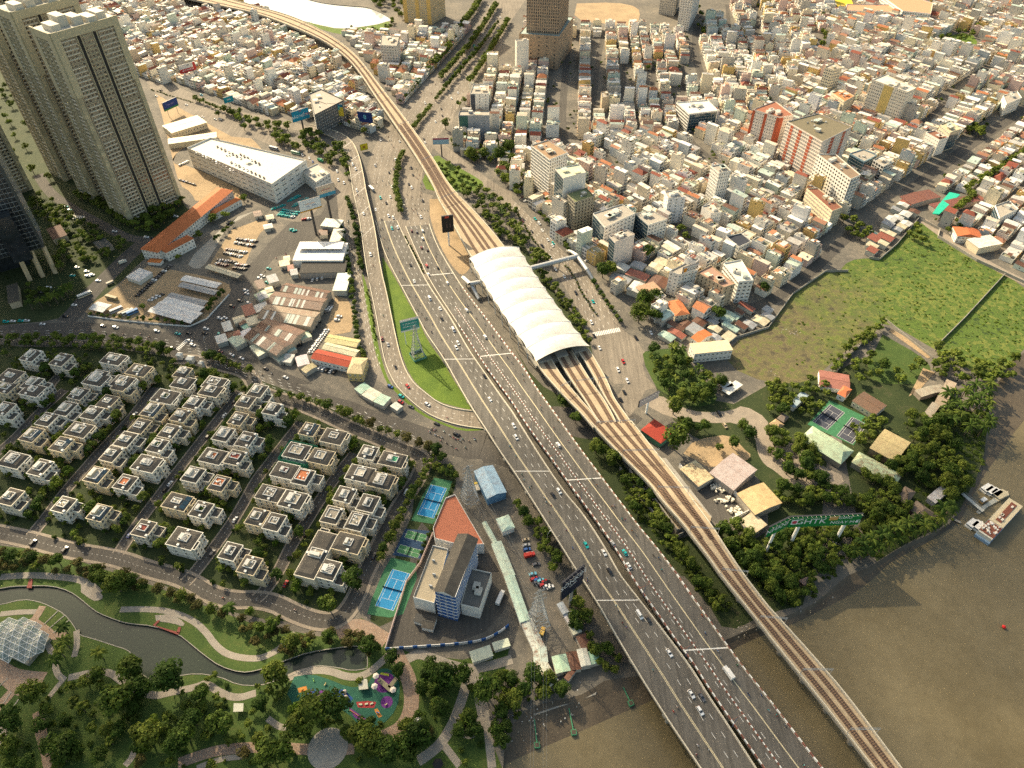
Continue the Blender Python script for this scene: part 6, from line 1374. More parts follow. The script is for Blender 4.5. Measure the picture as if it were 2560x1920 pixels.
# concrete retaining tanks and walls beside the viaduct
def wall(name, pts, w, h, mat, label, col=(1, 1, 1), cat='wall', z=0.0):
 o = Vector((pts[0].x, pts[0].y, 0)); mb = MB(); wallstrip(mb, [p-o+Vector((0, 0, z)) for p in pts], w, h, c=col)
 return tag(mb.build(name, MT[mat] if isinstance(mat, str) else mat, None, o), label, cat)
for s, lab in (('22 1010,770 1140,950 1200,910 1060,740', 'upper concrete basin under the viaduct'), ('22 1210,1000 1420,1290 1490,1270 1260,970', 'lower concrete basin under the viaduct')):
 q = PL(s); c = sum(q, Vector((0, 0, 0)))/4; root = thing('concrete_basin', c, 0, lab, 'basin'); qq = [p-c for p in q]
 mb = MB(); mb.prism(ccw([(p.x, p.y) for p in qq]), -.2, 2.5, ct=(1, 1, 1)); mb.build('floor', MT['slab'], root)
 mb = MB(); wallstrip(mb, qq+[qq[0]], .7, 4.4); mb.build('rim', MT['concrete'], root)
wall('retaining_wall', PL('22 930,740 1100,980 1390,1340 1480,1300'), .6, 3.0, 'concrete', 'long concrete wall below the viaduct')
q = PL('22 1300,650 1440,840 1720,1160 1700,1230 1640,1200 1400,930 1250,690', 9.5); mb = MB(); mb.prism(ccw([(p.x, p.y) for p in q]), 8.0, 10.2, bottom=True); tag(mb.build('spare_platform', MT['slab']), 'unfinished sandy platform attached to the viaduct', 'platform')
q = PL('22 1290,640 1700,1160 1730,1150 1330,640', 8); mb = MB(); mb.prism(ccw([(p.x, p.y) for p in q]), 0, 8); tag(mb.build('abutment_wall', MT['concrete']), 'concrete abutment wall along the viaduct', 'wall')
wall('yard_wall', PL('22 1440,720 1600,905 1770,805 2060,1110 1880,1195'), .5, 4, 'white', 'white wall round the transformer yard')
for i, s in enumerate(('22 1760,900', '22 1840,1010', '22 1920,1110')):
 p = PL(s)[0]; mb = MB(); rr = random.Random(i)
 for k in range(26): mb.box(rr.gauss(0, 2.6), rr.gauss(0, 1.6), rr.uniform(0, .9), rr.uniform(1.0, 2), rr.uniform(.7, 1.3), rr.uniform(.7, 1.3), rr.uniform(0, 3), c=(.66, .62, .52))
 tag(mb.build('sack_heap', MT['paint'], None, p), f"heap of white sacks, {('upper', 'middle', 'lower')[i]} of the three in the dark yard", 'heap', 'white sack heaps')
# ------------------------------------------------------------------ billboards
MT['black'] = M_plain('black_panel', (.012, .012, .014), .5)
def textobj(parent, s, size, loc, rot, mat, shear=0, ext=.03, bold=.0):
 cu = bpy.data.curves.new('lettering', 'FONT'); cu.body = s; cu.size = size; cu.extrude = ext; cu.align_x = 'CENTER'; cu.align_y = 'CENTER'; cu.shear = shear; cu.offset = bold; cu.resolution_u = 3
 o = bpy.data.objects.new('lettering', cu); me = bpy.data.meshes.new_from_object(o); bpy.data.objects.remove(o)
 me.materials.clear(); me.materials.append(mat); o = ob('lettering', me, parent, loc); o.rotation_euler = rot; return o
def emis(name, c): return M_plain(name, c, .5, var=.08)
def panel_board(name, A, B, z0, z1, col, label, lines=(), posts=2, postcol='steel', thick=.9, cat='billboard', postw=.5, band=None, extra=None, frame=True, lean=0.0):
 """panel from A (left as read) to B, bottom z0, top z1; local x along the panel, -y is the printed face"""
 c = (A+B)/2; L = (B-A).xy.length; rz = math.atan2(B.y-A.y, B.x-A.x); root = thing(name, (c.x, c.y, 0), rz, label, cat)
 mb = MB(); mb.box(0, thick/2, z0, L, thick, z1-z0, bottom=True); mb.build('backing', MT['darksteel'], root)
 mb = MB(); mb.box(0, -.06, z0+.15, L-.3, .1, z1-z0-.3, c=col, bottom=True); mb.build('printed_face', MT['paint_clean'], root)
 if band:
  for x0, x1, y0, y1, cc in band: mb = MB(); mb.box(L*(x0+x1)/2, -.13, z0+(z1-z0)*y0, L*(x1-x0), .06, (z1-z0)*(y1-y0), c=cc, bottom=True); mb.build('printed_patch', MT['paint_clean'], root)
 for s, size, x, y, m in lines: textobj(root, s, size, (x*L, -.18, z0+(z1-z0)*y), (math.pi/2, 0, 0), m, ext=.02)
 for i in range(posts):
  x = 0 if posts == 1 else (-.32+.64*i/(posts-1))*L
  mb = MB(); mb.tube((x, thick/2, -.2), (x, thick/2, z0+.2), postw, n=8); mb.build('post', MT[postcol], root)
 if frame:
  mb = MB()
  for i in range(max(3, int(L/2.5))): x = -L/2+L*(i+.5)/max(3, int(L/2.5)); mb.bar((x, 0, z1), (x, -1.6, z1+.5), .07)
  mb.bar((-L/2, -1.6, z1+.5), (L/2, -1.6, z1+.5), .07); mb.build('lamp_frame', MT['steel'], root)
 return root
def at_h(s, z): return PL(s, z)[0]
Wt = emis('sign_white', (.8, .8, .78)); Yt = emis('sign_yellow', (.75, .5, .08)); Rt = emis('sign_red', (.5, .03, .03)); Bt = emis('sign_navy', (.02, .07, .25)); Ct = emis('sign_cyan', (.2, .6, .7)); Kt = emis('sign_black', (.02, .02, .02)); Ot = emis('sign_orange', (.7, .25, .05))
GRN = (.01, .20, .045)
# green folded board by the river
zb, zt = 19.3, 29.5
A, B = at_h('32 155,1240', zb), at_h('32 775,1215', zb)
o = panel_board('billboard', A, B, zb, zt, GRN, 'large green billboard with white letters by the river', [('GHTK', 6.6, -.19, .50, Wt), ('GIAO', 3.2, .27, .74, Wt), ('NGAY MỚI', 3.6, .30, .32, Wt)], postcol='white', postw=1.0, band=[(-.46, -.37, .28, .72, (.75, .75, .73)), (.05, .17, .55, .9, (.62, .36, .12))])
mb = MB(); mb.tube((0, 0, 0), (0, .1, 0), 1.4, n=20); d_ = mb.build('logo_disc', emis('sign_pink', (.55, .06, .10)), o, ((-.415)*(B-A).length, -.25, zb+5));
A2 = at_h('32 -25,1330', zb); panel_board('billboard', A2, A+(A2-A)*.02, zb, zt, GRN, 'side panel of the green billboard seen at an angle', [('NHANH', 5, .05, .5, Wt)], postcol='white', postw=.8, posts=1)
# black board behind the highway bridge end
A, B = at_h('23 425,215', 16), at_h('23 610,60', 16); panel_board('billboard', A, B, 16, 34, (.012, .018, .04), 'navy billboard with white letters beside the highway', [('SONKIM', 5.0, 0, .66, Wt), ('LAND', 2.0, 0, .46, Wt)], posts=1, postcol='concrete', postw=1.0)
# board on the ramp lawn
A, B = at_h('11 1255,1215', 13), at_h('11 1415,1175', 13); panel_board('billboard', A, B, 13, 24, (.04, .26, .24), 'teal lettered billboard on the ramp lawn', [('8 TÍNH CÁCH', 1.7, 0, .62, Wt), ('THƯƠNG HIỆU', 1.6, 0, .38, Wt)], band=[(-.5, .5, 0, .12, (.7, .7, .68)), (-.5, .5, .86, 1, (.7, .7, .68))], posts=2, postcol='white', postw=.35)
# black screen board beside the viaduct
A, B = at_h('11 1612,355', 14), at_h('11 1712,340', 14); o = panel_board('billboard', A, B, 14, 31, (.015, .014, .014), 'black portrait billboard with a red badge on a white pole', [('11', 6, .05, .38, emis('sign_dull', (.12, .07, .07)))], posts=1, postcol='white', postw=.75, band=[(-.22, .12, .84, .97, (.42, .05, .03))])
# blue board over the hedge
A, B = at_h('10 322,1062', 17), at_h('10 468,1015', 17); panel_board('billboard', A, B, 17, 29, (.01, .22, .36), 'blue billboard with white words on a dark pole', [('BẢO HIỂM', 4.2, -.08, .42, Wt), ('PVI', 4.2, .36, .42, Rt), ('PVI', 2.4, 0, .86, Rt)], posts=1, postcol='darksteel', postw=1.0)
A, B = at_h('10 885,1050', 10), at_h('10 1010,1065', 10); panel_board('billboard', A, B, 10, 22, (.01, .03, .14), 'dark blue billboard with a glowing cyan figure', [('8', 7, 0, .5, Ct)], posts=2, postcol='steel')
A, B = at_h('10 530,955', 12), at_h('10 625,990', 12); panel_board('billboard', A, B, 10, 24, (.02, .07, .22), 'dark blue advertising panel on the dark building', [('AON', 3, 0, .4, Rt)], posts=2, frame=False)
A, B = at_h('10 630,985', 12), at_h('10 760,990', 12); panel_board('billboard', A, B, 10, 24, (.02, .16, .26), 'blue and yellow advertising panel on the dark building', [('MANG VÀO', 1.8, -.2, .45, Wt)], band=[(.15, .5, 0, .75, (.6, .45, .04)), (-.1, .3, .5, .8, (.15, .55, .45))], posts=2, frame=False)
A, B = at_h('10 1530,1250', 14), at_h('10 1668,1245', 14); panel_board('billboard', A, B, 14, 21, (.30, .42, .52), 'pale blue and red billboard beside the viaduct', [], band=[(-.5, .5, .78, 1, (.4, .05, .07))], posts=1, postcol='darksteel', postw=.7)
A, B = at_h('10 905,1305', 1.5), at_h('10 970,1290', 1.5); panel_board('billboard', A, B, 1.5, 9, (.62, .48, .02), 'yellow sign board on the green corner', [], band=[(-.15, .15, .35, .65, (.3, .12, .02))], posts=2, postw=.2, frame=False)
A, B = at_h('11 385,185', 26), at_h('11 570,130', 26); panel_board('billboard', A, B, 26, 37, (.58, .64, .66), 'white billboard with dark blue words on a black pole', [('THẦN HÀNH', 1.6, 0, .62, Ot), ('DU LỊCH', 2.2, .04, .40, Bt)], band=[(-.5, .5, 0, .12, (.45, .25, .04))], posts=1, postcol='darksteel', postw=1.1)
A, B = at_h('11 535,60', 26), at_h('11 690,10', 26); panel_board('billboard', A, B, 26, 37, (.60, .48, .36), 'cream and blue billboard behind the white one', [('KHỞI HÀNH', 1.6, 0, .62, Rt)], band=[(-.5, .5, 0, .3, (.06, .28, .42))], posts=1, postcol='darksteel', postw=1.1)
A, B = at_h('00 1940,890', 10), at_h('00 2020,865', 10); panel_board('billboard', A, B, 9, 16, (.01, .25, .33), 'teal billboard beyond the hedge avenue', [('AIA', 3, 0, .5, Wt)], posts=1, postw=.4)
A, B = at_h('00 1425,965', 8), at_h('00 1545,910', 8); panel_board('billboard', A, B, 8, 18, (.02, .05, .20), 'navy billboard with green foot near the tower', [('MAY BIET', 2.4, 0, .55, emis('sign_lilac', (.3, .25, .5)))], band=[(-.5, .5, 0, .18, (.03, .2, .06))], posts=2, postw=.3)
A, B = at_h('00 1560,640', 11), at_h('00 1700,600', 11); panel_board('billboard', A, B, 11, 21, (.62, .60, .58), 'red and white wall sign with phone number', [('KIM', 2.2, .06, .80, Kt), ('09 77 44 88 88', 2.5, 0, .25, Wt)], band=[(-.5, .5, 0, .46, (.42, .03, .03)), (.34, .5, .46, 1, (.42, .03, .03))], posts=2, frame=False)
A, B = at_h('22 1095,205', 11), at_h('22 1265,115', 11); panel_board('billboard', A, B, 11, 17, (.62, .52, .48), 'faded pale billboard by the roundabout', [], posts=1, postcol='objpaint', postw=.7)
A, B = at_h('21 1475,700', 25), at_h('21 1590,665', 25); panel_board('roof_sign', A, B, 24, 30, (.70, .69, .64), 'white rooftop sign with black letters', [('CCQ', 4.0, .14, .5, Kt)], band=[(-.46, -.22, .2, .85, (.55, .22, .02))], posts=2, postw=.2, frame=False, cat='sign')
# ------------------------------------------------------------------ lattice pylons
def pylon(p, H, b, label, arms=3):
 root = thing('lattice_pylon', p, R.uniform(.4, .6), label, 'pylon', 'lattice pylons'); mb = MB(); n = 9
 def c_(k, s): w = b*(1-k/n)**1.15*.5+.45; return Vector((w*s[0], w*s[1], H*k/n))
 S = ((-1, -1), (1, -1), (1, 1), (-1, 1))
 for k in range(n):
  for i in range(4):
   a, a2, bb, b2 = c_(k, S[i]), c_(k, S[(i+1) % 4]), c_(k+1, S[i]), c_(k+1, S[(i+1) % 4])
   mb.bar(a, bb, .3); mb.bar(a, b2, .17); mb.bar(a2, bb, .17); mb.bar(bb, b2, .17)
 mb.build('tower_frame', MT['steel'], root)
 for j in range(arms):
  z = H*(.72+.12*j)
  for s in (-1, 1): mb = MB(); L = 4.6-j*.6; mb.bar((s*.4, .3, z), (s*L, 0, z), .1); mb.bar((s*.4, -.3, z), (s*L, 0, z), .1); mb.bar((s*.4, 0, z+1.2), (s*L, 0, z), .1); mb.build('cross_arm', MT['steel'], root)
 return root
pA = TW('12', 1850, 1010); pB = TW('23', 225, 420); pC = TW('11', 1400, 1420)
pylon(pA, 34, 9, 'lattice pylon beside the upper tennis court'); pylon(pB, 36, 10, 'lattice pylon in the concrete yard'); pylon(pC, 30, 8, 'lattice pylon standing in the ramp lawn')
mb = MB()
for sx in (-4, -2.4, 2.4, 4):
 for (q0, q1, z0, z1) in ((pA, pB, 26, 28), (pB, Vector((10, 60, 0)), 28, 26)):
  prev = None
  for i in range(13):
   t = i/12; p = q0.lerp(q1, t); p = Vector((p.x+sx*.9, p.y+sx*.4, z0+(z1-z0)*t-5*math.sin(math.pi*t)))
   if prev is not None: mb.tube(prev, p, .03, n=3, cap=False)
   prev = p
o = tag(mb.build('power_lines', MT['steel']), 'thin power lines strung over the mud bank', 'cable', kind='stuff')
mb = MB(); wallstrip(mb, [Vector((a, b, 0)) for a, b in ((-5, -5), (5, -5), (5, 5), (-5, 5), (-5, -5))], .2, 1.8, c=(.12, .3, .22)); tag(mb.build('pylon_fence', MT['paint'], None, pC, .5), 'green fence round the lawn pylon', 'fence')
# ------------------------------------------------------------------ sports courts
MT['courtgreen'] = M_plain('court_green', (.035, .15, .065), .8, var=.3, sc=.4); MT['courtblue'] = M_plain('court_blue', (.005, .20, .42), .75, var=.2, sc=.5); MT['courtgrey'] = M_plain('court_grey', (.05, .055, .075), .8, var=.25); MT['courtnavy'] = M_plain('court_navy', (.015, .05, .11), .8, var=.25); MT['courtlime'] = M_plain('court_lime', (.06, .20, .08), .8, var=.3)
def court(c4, mat, label, name='tennis_court', z=.10, kindt=True):
 """c4: corners of the outer lines; first side is a baseline"""
 c = sum(c4, Vector((0, 0, 0)))/4; a = (c4[1]-c4[0]+c4[2]-c4[3])/2; b = (c4[3]-c4[0]+c4[2]-c4[1])/2; rz = math.atan2(a.y, a.x); wx, ly = (10.97, 23.77) if kindt else (a.length, b.length)
 s = 1 if a.cross(b).z > 0 else -1
 root = thing(name, (c.x, c.y, 0), rz, label, 'court'); mb = MB(); mb.box(0, 0, z-.06, wx, ly, .06); mb.build('surface', MT[mat], root)
 def line(x0, y0, x1, y1): mb = MB(); w = .14 if kindt else .1; mb.box((x0+x1)/2, (y0+y1)/2, z+.005, abs(x1-x0)+w, abs(y1-y0)+w, .008); mb.build('line', MT['linewhite'], root)
 X, Y = wx/2, ly/2
 for x in (-X, X): line(x, -Y, x, Y)
 for y in (-Y, Y): line(-X, y, X, y)
 if kindt:
  for x in (-4.115, 4.115): line(x, -Y, x, Y)
  for y in (-6.4, 6.4): line(-4.115, y, 4.115, y)
  line(0, -6.4, 0, 6.4)
 else:
  for x in (-X*.3, X*.3): line(x, -Y, x, Y)
  line(-X, 0, X, 0)
 mb = MB(); mb.box(0, 0, z, *((wx+1.4, .05) if kindt else (.05, ly+1)), .95, c=(.03, .03, .035)); mb.build('net', MT['paint'], root)
 for x in (-X-.7, X+.7): mb = MB(); mb.tube((x, 0, 0), (x, 0, 1.15), .06, n=6); mb.build('net_post', MT['darksteel'], root)
sheet('court_apron', PL('12 1540,810 1695,840 1600,1150 1530,1210 1340,1180 1440,960'), MT['courtgreen'], .03, label='green apron of the upper tennis court')
sheet('court_apron', PL('12 1170,1500 1380,1550 13 1390,20 1270,330 1150,360 960,330 1000,200 1100,-40'), MT['courtgreen'], .03, label='green apron of the lower tennis court')
sheet('court_apron', PL('12 1290,1250 1500,1270 1420,1510 1180,1480'), MT['courtnavy'], .03, label='navy apron of the badminton courts')
sheet('court_apron', PL('32 530,140 860,290 740,530 340,350'), MT['courtgreen'], .035, label='green apron of the riverside courts')
P4 = lambda l: [G(*p) for p in l]
court(P4([(1077.2, 1211.3), (1118.5, 1220.7), (1083.8, 1296.7), (1042.3, 1286.4)]), 'courtblue', 'upper blue tennis court beside the pylon')
court(P4([(980.6, 1422.4), (1025.7, 1434.2), (983.2, 1527.8), (937.6, 1514.6)]), 'courtblue', 'lower blue tennis court beside the striped building')
court(P4([(2075.3, 1011.2), (2111.9, 1031.9), (2066.7, 1074.6), (2032.5, 1054.3)]), 'courtgrey', 'grey tennis court farther from the river')
court(P4([(2134, 1044.5), (2171, 1065), (2127, 1107), (2089, 1088)]), 'courtgrey', 'grey tennis court nearer to the river')
court(PL('12 1310,1265 1490,1305 1450,1370 1285,1325'), 'courtlime', 'upper green badminton court', 'badminton_court', kindt=False)
court(PL('12 1245,1390 1430,1435 1395,1508 1215,1450'), 'courtlime', 'lower green badminton court', 'badminton_court', kindt=False)
# ------------------------------------------------------------------ playground
MT['rub_green'] = M_plain('rubber_green', (.012, .085, .055), .85, var=.3, sc=.5); MT['rub_blue'] = M_plain('rubber_blue', (.01, .06, .22), .85); MT['rub_purple'] = M_plain('rubber_purple', (.11, .02, .16), .85); MT['rub_red'] = M_plain('rubber_red', (.28, .025, .03), .85); MT['rub_orange'] = M_plain('rubber_orange', (.42, .17, .03), .85)
sheet('play_surface', smooth(PL('13 330,870 480,845 650,900 790,960 950,960 1030,830 1110,790 1200,830 1250,950 1220,1150 1090,1290 1020,1310 900,1300 790,1180 640,1110 420,1090 330,1130 270,1020'), 1), MT['rub_green'], .05, label='dark green rubber playground surface')
def disc(name, s, r, mat, label, z=.075):
 p = TW('13', *s); sheet(name, [Vector((p.x+r*math.cos(i*.4189), p.y+r*math.sin(i*.4189), 0)) for i in range(15)], MT[mat], z, False, label=label)
disc('play_patch', (475, 1020), 2.7, 'rub_blue', 'round blue play patch'); disc('play_patch', (575, 1030), 2.7, 'rub_purple', 'round purple play patch'); disc('play_patch', (1110, 920), 5.2, 'rub_purple', 'large purple play patch'); disc('play_patch', (1130, 1090), 3.0, 'rub_purple', 'purple patch under the springers')
sheet('play_patch', PL('13 660,985 760,980 840,1060 780,1120 720,1050 670,1030'), MT['rub_blue'], .07, False, label='blue play patch under the boulders')
sheet('play_patch', PL('13 865,1090 960,1080 1040,1090 1020,1140 940,1140 880,1135'), MT['rub_red'], .07, False, label='red play patch under the benches')
sheet('play_patch', PL('13 800,1130 1000,1270 960,1300 850,1220'), MT['rub_purple'], .07, False, label='purple play patch under the balance beam')
sheet('play_patch', PL('13 360,970 435,950 445,985 370,1010'), MT['rub_orange'], .07, False, label='orange play patch under a springer'); sheet('play_patch', PL('13 1020,1155 1050,1145 1090,1215 1060,1225'), MT['rub_orange'], .07, False, label='orange play patch by the hedge')
def blob(name, p, sx, sy, sz, col, label, cat, seed=1):
 mb = MB(); r = random.Random(seed); V = []
 for i in range(5):
  a = -math.pi/2+math.pi*i/4
  for j in range(8): t = j*math.pi/4; k = r.uniform(.85, 1.1); V.append((sx*math.cos(a)*math.cos(t)*k, sy*math.cos(a)*math.sin(t)*k, sz*(math.sin(a)*.9+.8)))
 mb.add(V, [[i*8+j, i*8+(j+1) % 8, (i+1)*8+(j+1) % 8, (i+1)*8+j] for i in range(4) for j in range(8)], 0, col); return tag(mb.build(name, MT['paint_clean'], None, p), label, cat)
blob('play_ball', TW('13', 475, 1020), .8, .8, .8, (.5, .02, .02), 'red climbing ball on the blue disc', 'play ball'); blob('play_spinner', TW('13', 575, 1030), 1.0, 1.0, .5, (.55, .55, .30), 'cream spinner on the purple disc', 'spinner')
for i, (x, y, lab) in enumerate(((685, 995, 'smallest'), (770, 1010, 'tall'), (782, 1060, 'wide'))): blob('climbing_boulder', TW('13', x, y), 1.3, 1.1, 1.3+.3*i, (.48, .42, .36), f'{lab} pale climbing boulder on the blue patch', 'boulder', i)
pt = thing('play_tower', TW('13', 1130, 930), .4, 'wooden play fort with hexagon roofs and slide', 'play structure')
for x, y, h_ in ((-4, 4, 4.2), (-6, -1, 4.6), (2, -6, 4.0)):
 mb = MB();
 for k in range(6): a = k*1.047; mb.tube((x+1.2*math.cos(a), y+1.2*math.sin(a), 0), (x+1.2*math.cos(a), y+1.2*math.sin(a), h_), .1, n=5)
 mb.build('post', MT['bark'], pt); mb = MB(); V = [(x+1.7*math.cos(k*1.047), y+1.7*math.sin(k*1.047), h_) for k in range(6)]; mb.add(V+[(x, y, h_+.8)], [[k, (k+1) % 6, 6] for k in range(6)], 0, (.62, .55, .48)); mb.build('roof', MT['paint_clean'], pt)
mb = MB(); mb.box(-1, -1, 1.6, 2.4, 9, .3, .5, c=(.22, .20, .13), bottom=True); mb.box(3, -1.5, 1.6, 6, 2.0, .3, .6, c=(.22, .20, .13), bottom=True); mb.build('deck', MT['paint'], pt)
mb = MB(); mb.add([(-2, 5, 2.4), (-1, 5.6, 2.4), (2.5, 4.2, .3), (1.8, 3.2, .3)], [[0, 1, 2, 3]], 0, (.55, .55, .05)); mb.build('slide', MT['paint_clean'], pt)
for i, (x, y) in enumerate(((905, 1112), (955, 1108), (1000, 1105))): mb = MB(); mb.box(0, 0, .1, 1.6, .8, .5, .2*i, c=(.45, .45, .32)); tag(mb.build('play_bench', MT['paint_clean'], None, TW('13', x, y)), f"cream bench on the red patch, {('first', 'second', 'third')[i]} from the boulders", 'bench', 'playground benches')
mb = MB(); a = TW('13', 810, 1160); b = TW('13', 970, 1265); mb.tube((0, 0, .5), tuple(b-a+Vector((0, 0, .5))), .15, n=6, c=(.6, .25, .1));
for t in (.05, .5, .95): p = (b-a)*t; mb.tube((p.x, p.y, 0), (p.x, p.y, .5), .1, n=5, c=(.6, .25, .1))
tag(mb.build('balance_beam', MT['paint_clean'], None, a), 'orange balance beam on the purple patch', 'balance beam')
for i, (x, y, c, l) in enumerate(((400, 985, (.5, .3, .05), 'orange'), (600, 940, (.6, .45, .2), 'yellow'), (500, 905, (.25, .5, .1), 'lime'), (1055, 1185, (.1, .2, .5), 'blue'), (1125, 1115, (.5, .5, .2), 'cream'))):
 mb = MB(); mb.tube((0, 0, 0), (0, 0, .5), .15, n=6, c=(.1, .1, .1)); mb.box(0, 0, .5, 1.5, .35, .4, i, c=c, bottom=True); mb.box(.5*math.cos(i), .5*math.sin(i), .9, .3, .35, .5, i, c=c); tag(mb.build('spring_rider', MT['paint_clean'], None, TW('13', x, y)), f'{l} spring rider in the playground', 'spring rider')
# ------------------------------------------------------------------ park paths, decks and pavilion
MT['path'] = M_ground('park_path', [(.3, (.22, .19, .155)), (.7, (.34, .31, .26))], .2, 2.0, amt=.35)
def M_brick():
 m = NT('brick_paving'); b = m.n('TexBrick'); b.inputs['Scale'].default_value = .55; b.inputs['Color1'].default_value = (.34, .22, .15, 1); b.inputs['Color2'].default_value = (.42, .32, .24, 1); b.inputs['Mortar'].default_value = (.17, .13, .10, 1); b.inputs['Mortar Size'].default_value = .05
 mp = m.n('Mapping'); mp.inputs['Rotation'].default_value = (0, 0, .7); m.l(m.pos(), mp.inputs[0]); m.l(mp.outputs[0], b.inputs['Vector']); n = m.noise(.5, 3)
 return m.fin(m.mix(.4, b.outputs[0], m.ramp(n, [(.3, g3(.6)), (.7, g3(1.25))]), 'MULTIPLY'), .9)
MT['brick'] = M_brick()
PATHS = [('path', '03 0,10 250,-10 500,5 700,30 800,90 860,150', 4), ('path', '03 1040,290 1250,285 1450,300 1650,370 1780,480 1860,600 1980,690 2200,720 13 100,690 220,620 340,490', 3.4), ('path', '03 590,880 800,830 950,830 1040,900 1200,1000 1350,1040 1450,1010 1700,960 1780,920 1900,1010 2050,1060 2212,1010', 3.6), ('path', '13 280,880 420,820 620,810 800,880 950,860 1100,730 1180,650', 3.8), ('brick', '13 1200,640 1250,750 1320,880 1350,1050 1330,1200 1250,1330 1100,1400', 7.5),
         ('path', '13 1300,720 1400,670 1500,700 1650,760 1850,810 2050,770 2212,720', 5), ('path', '13 1850,830 1800,1000 1750,1150 1700,1280 1600,1450 1480,1550 1400,1600', 5), ('path', '13 1900,850 1990,920 2000,1000', 3), ('path', '13 1750,1300 1850,1400 1960,1250 1920,1050', 4), ('path', '13 1960,1080 2000,1300 2040,1659', 4), ('path', '13 1600,1430 1700,1560 1760,1640', 3.5), ('brick', '13 0,1490 200,1480 420,1500 700,1510 850,1490', 5), ('brick', '03 1540,1620 1700,1560 1900,1500 2212,1480', 5), ('path', '03 1700,1659 1900,1580 2100,1560', 2.5),
         ('path', '13 100,1230 220,1320 330,1290 400,1240', 3), ('path', '03 1180,1420 1150,1560 1080,1640', 3), ('brick', '03 -40,760 100,860 250,880 380,890', 7), ('brick', '03 30,860 130,960 250,1010', 6), ('brick', '03 330,1170 350,1350 400,1500 430,1659', 5), ('brick', '03 -50,1170 60,1050 140,960', 5), ('path', '03 0,330 180,310 330,310', 3), ('brick', '03 370,260 300,380 200,430', 4), ('brick', '03 300,400 420,480 450,520 560,520', 4), ('path', '03 330,520 420,600 470,720 490,850 560,900', 3), ('path', '03 660,470 670,590 640,700', 3), ('path', '03 420,1050 500,950 560,880', 2.5), ('brick', '13 700,500 850,420 950,450 1130,560', 8), ('path', '03 60,1260 0,1400 -40,1500', 5)]
for m, s, w in PATHS: road('park_path', PL(s), w, MT[m], .035 if m == 'path' else .045, label='winding pale park path' if m == 'path' else 'patterned brick park path', occupy=True)
def disc_zone(name, p, r, mat, z, label): sheet(name, [Vector((p.x+r*math.cos(i*.2618), p.y+r*math.sin(i*.2618), 0)) for i in range(24)], MT[mat], z, True, label=label)
disc_zone('park_plaza', TW('13', 620, 1490), 9.5, 'concrete', .055, 'round pale plaza in the park');
sheet('park_plaza', PL('13 1700,760 1900,800 1940,880 1860,960 1780,900 1700,830'), MT['path'], .04, label='path fork plaza')
zone('park_plaza', '03 700,60 790,90 860,130 900,190 830,220 780,200 700,140', 'path', .05, 'pale landing beside the canal', True)
zone('park_plaza', '03 1340,340 1480,330 1600,400 1580,440 1500,410 1350,390', 'path', .05, 'pale terrace above the red deck')
MT['deckred'] = M_plain('red_timber', (.20, .045, .035), .8, var=.4, sc=2)
for s, lab in (('03 255,30 285,30 275,105 232,105', 'small red jetty on the canal'), ('03 1320,430 1345,430 1385,385 1365,385', 'left arm of the red canal deck'), ('03 1320,428 1345,430 1550,490 1540,510', 'long red deck along the canal'), ('03 1525,490 1550,500 1565,445 1545,440', 'right arm of the red canal deck')):
 q = PL(s); mb = MB(); mb.prism(ccw([(p.x, p.y) for p in q]), -.4, .35); tag(mb.build('timber_deck', MT['deckred']), lab, 'deck')
# glass and steel lattice pavilion
pc = TW('03', 150, 560, 4); pav = thing('lattice_pavilion', (pc.x, pc.y, 0), -.35, 'white steel lattice pavilion with faceted glass roof', 'pavilion')
PH = lambda x, y: 6.0*(1-(x/19)**2-(y/12)**2)*.8+5+.8*math.sin(x*1.3+y*.9)
pts = {}
for i in range(-6, 7):
 for j in range(-4, 5):
  x, y = i*3.0+(j % 2)*1.5, j*2.7
  if (x/18.5)**2+(y/11.5)**2 <= 1.05: pts[(i, j)] = Vector((x, y, max(2.5, PH(x, y))))
fr = MB(); gl = MB()
for (i, j), p in pts.items():
 nb = [(i+1, j), (i+(j % 2), j+1), (i-1+(j % 2), j+1)]
 for q in nb:
  if q in pts: fr.bar(p, pts[q], .22)
 if nb[0] in pts and nb[1] in pts: gl.add([tuple(p), tuple(pts[nb[0]]), tuple(pts[nb[1]])], [[0, 1, 2]])
 if nb[1] in pts and nb[2] in pts: gl.add([tuple(p), tuple(pts[nb[1]]), tuple(pts[nb[2]])], [[0, 1, 2]])
fr.build('steel_lattice', MT['white'], pav)
gm_ = NT('pavilion_glass'); gm_.fin((.26, .31, .28), .15, 0, .6); gm_.b.inputs['Alpha'].default_value = .65; gl.v = [(a, b, c-.25) for a, b, c in gl.v]; gl.build('glass_roof', gm_.m, pav)
for x, y in ((-12, -5), (12, -5), (0, -9), (0, 9), (-12, 5), (12, 5)): mb = MB(); mb.tube((x, y, 0), (x, y, PH(x, y)), .35, n=8); mb.build('column', MT['white'], pav)
mb = MB(); mb.box(0, 0, 0, 27, 15, 2.4, c=(.34, .33, .28)); mb.build('base', MT['paint'], pav); mask([(pc.x+18*math.cos(a*.5), pc.y+14*math.sin(a*.5)) for a in range(13)])
for i, s in enumerate(('03 380,420 500,305', '03 420,460 560,340', '03 460,495 600,380', '03 0,950 70,880', '03 70,1200 180,1040', '03 20,1120 100,1000')):
 wall('lawn_kerb', PL(s), .5, .25, 'concrete', f"straight pale kerb ray on the lawn, {('first', 'second', 'third', 'fourth', 'fifth', 'sixth')[i]} clockwise round the lattice pavilion", cat='kerb')
